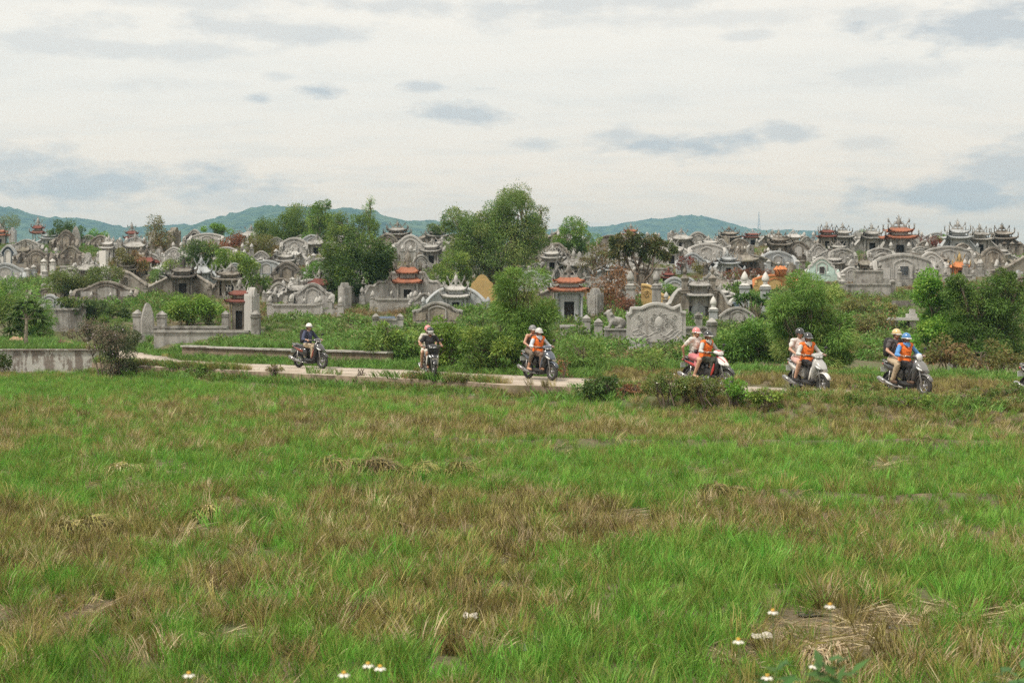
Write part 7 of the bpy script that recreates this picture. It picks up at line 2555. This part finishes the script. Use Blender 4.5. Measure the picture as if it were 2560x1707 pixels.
# 2 underbone with basket
s2 = scooter("black underbone moped with a front basket and thin wheels", bike_at(1076, 945), 76, "paint_black", "paint_black", "paint_white", style="under", basket=True)
person(s2, "person in a black shirt, face mask and striped helmet steering the moped with the basket", "front", "skin_tan", "cloth_black", "cloth_cream", "short", "short", helm=("helmet_black", "helmet_white"), mask=True, hair="hair_dark", shoe=None, size=.98)
person(s2, "person in a cream top with a pink helmet sitting behind the masked rider", "back", "skin_fair", "cloth_cream", "cloth_cream", "short", "short", helm=("helmet_pink", "helmet_pink"), hair="hair_dark", shoe="shoe_brown", size=.96, hands="knee")
# 3
s3 = scooter("dark blue grey scooter carrying the tank top passenger", bike_at(1350, 950), 56, "paint_black", "paint_navy", "paint_navy")
p3, pel, che, nek = person(s3, "person in orange vest, pale blue shirt and cream helmet driving the blue grey scooter", "front", "skin_brown", "cloth_sky", "cloth_brown", vest=VEST, helm=("helmet_silver", "helmet_silver"), hair="hair_dark", shoe=None, legs="long", size=.97)
MB().add([che + Vector((.185, -.12, .075)), che + Vector((.195, -.03, .035)), che + Vector((.195, -.02, .0)), che + Vector((.19, -.11, .03))], [(0, 1, 2, 3)]).build("vest_logo", MATS["cloth_navy"], p3)
person(s3, "person in a dark tank top and grey helmet sitting behind the orange vest", "back", "skin_fair", "cloth_umber", "cloth_taupe", "none", "crop", helm=("helmet_grey", "helmet_silver"), hair="hair_brown", shoe=None, hands="knee", lean=.07, turn=-.2)
# 4
s4 = scooter("red and white scooter half hidden by white flowered weeds", bike_at(1770, 972), 50, "paint_black", "paint_white", "paint_red", style="under", guard="paint_charcoal", stripe=True)
person(s4, "person in orange vest and peaked dark helmet driving the red and white scooter", "front", "skin_brown", "cloth_lightgrey", "cloth_olive", vest=VEST, helm=("helmet_black", "helmet_silver"), hair="hair_dark", size=.98, turn=-.15, lean=.08)
p, pel, che, nek = person(s4, "person in a white top and pink skirt with a pink helmet on the red scooter", "back", "skin_fair", "cloth_white", "cloth_pink", "short", "short", helm=("helmet_pink", "helmet_white"), hair="hair_blond|long", shades=True, hands="rail", shoe=None, skirt=True, turn=-.05, size=1.02)
bb = MB().loft([sect((pel.x + .155, y, pel.z + .10), .04, .055, 10, 3) for y in (0,)] + [sect((pel.x + .20, 0, pel.z + .10), .13, .06, 10, 3), sect((pel.x + .13, 0, pel.z + .10), .15, .06, 10, 3)]).build("belt_bag", MATS["cloth_black"], None, smooth=True)
bb.matrix_world = p.matrix_world
tag(bb, "black belt bag worn by the passenger in the pink skirt", "bag")
MB().tube([pel + Vector((.14, .12, .10)), pel + Vector((.0, .19, .11)), pel + Vector((-.14, .08, .11)), pel + Vector((-.14, -.08, .11)), pel + Vector((.0, -.19, .11)), pel + Vector((.14, -.12, .10))], .014, 6).build("belt", MATS["cloth_black"], bb, smooth=True)
# 5
s5 = scooter("silver white scooter in front of the big dark bamboo", bike_at(2022, 984), 69, "paint_silver", "paint_silver", "paint_white", guard="paint_white")
person(s5, "person in an orange vest, light grey shirt and black helmet driving the silver scooter", "front", "skin_brown", "cloth_lightgrey", "cloth_black", vest=VEST, helm=("helmet_black", "helmet_grey"), hair="hair_dark", size=.98)
p, pel, che, nek = person(s5, "person in a white tee and blush shorts with a dark helmet on the silver scooter", "back", "skin_fair", "cloth_white", "cloth_blush", "short", "short", helm=("helmet_black", "helmet_black"), hair="hair_brown", hands="knee", size=1.06, strap="cloth_black", turn=-.3)
bg_ = MB().loft([sect((pel.x - .19, .02, pel.z + dz), .13, hx, 12, 3, "z") for dz, hx in ((-.12, .03), (-.08, .07), (.10, .07), (.16, .03))]).build("shoulder_bag", MATS["cloth_black"], None, smooth=True)
bg_.matrix_world = p.matrix_world
tag(bg_, "black shoulder bag behind the passenger in the white tee", "bag")
MB().tube([(pel.x - .19, .12, pel.z + .15), (pel.x - .10, .17, che.z + .15)], .012, 5).build("strap", MATS["cloth_black"], bg_)
jug = MB().loft([sect((.14, -.02, z), .05, .045, 12, 3, "z") for z in (.345, .36, .52, .545)] + [sect((.14, -.02, .56), .02, .02, 12, 2, "z"), sect((.14, -.02, .585), .02, .02, 12, 2, "z")]).build("blue_jug", MATS["blue_plastic"], None, smooth=True)
jug.matrix_world = p.matrix_world
tag(jug, "blue plastic jug on the silver scooter's footboard", "jug")
# 6
s6 = scooter("dark grey scooter with a round headlight at the right", bike_at(2268, 988), 67, "paint_charcoal", "paint_grey", "paint_black", light="round")
person(s6, "person in an orange vest over a blue shirt with a blue and white helmet", "front", "skin_brown", "cloth_blue", "cloth_black", vest=VEST, helm=("helmet_blue", "helmet_white"), hair="hair_dark", size=.99, shoe="shoe_brown")
p, pel, che, nek = person(s6, "person in a charcoal tee with sunglasses and a sand coloured helmet", "back", "skin_fair", "cloth_grey", "cloth_khaki", "short", "long", helm=("helmet_sand", "helmet_silver"), hair="hair_brown", shades=True, hands="knee", size=1.05, shoe="shoe_brown", turn=-.35)
backpack(p, che, "cloth_black", "black backpack on the passenger with the sand coloured helmet")
# 7 just entering the frame at the right edge
s7 = scooter("scooter of which only the tail shows at the photo's right edge", bike_at(2622, 1004), 68, "paint_black", "paint_white", "paint_white", light="round")
person(s7, "person driving the scooter cut by the photo's right edge", "front", "skin_brown", "cloth_lightgrey", "cloth_black", vest=VEST, helm=("helmet_black", "helmet_grey"), hair="hair_dark")

# ------------------------------------------------------------------ bake the voxel skins into plain meshes
bpy.context.view_layer.update()
dg = bpy.context.evaluated_depsgraph_get()
for o in REMESH:
    me = bpy.data.meshes.new_from_object(o.evaluated_get(dg))
    o.modifiers.clear()
    o.data = me
    if o.name.split(".")[0] in ("shirt", "vest", "trousers", "skirt"):       # folds of cloth
        nv = len(me.vertices)
        co, no = np.empty(nv * 3, np.float32), np.empty(nv * 3, np.float32)
        me.vertices.foreach_get("co", co)
        me.vertices.foreach_get("normal", no)
        co, no = co.reshape(-1, 3), no.reshape(-1, 3)
        q = fbm(co[:, 0] * 9 + co[:, 1] * 7, co[:, 2] * 16 + co[:, 1] * 9, 3, 1) - .5
        me.vertices.foreach_set("co", (co + no * (q * .030)[:, None]).astype(np.float32).ravel())
    me.polygons.foreach_set("use_smooth", [True] * len(me.polygons))
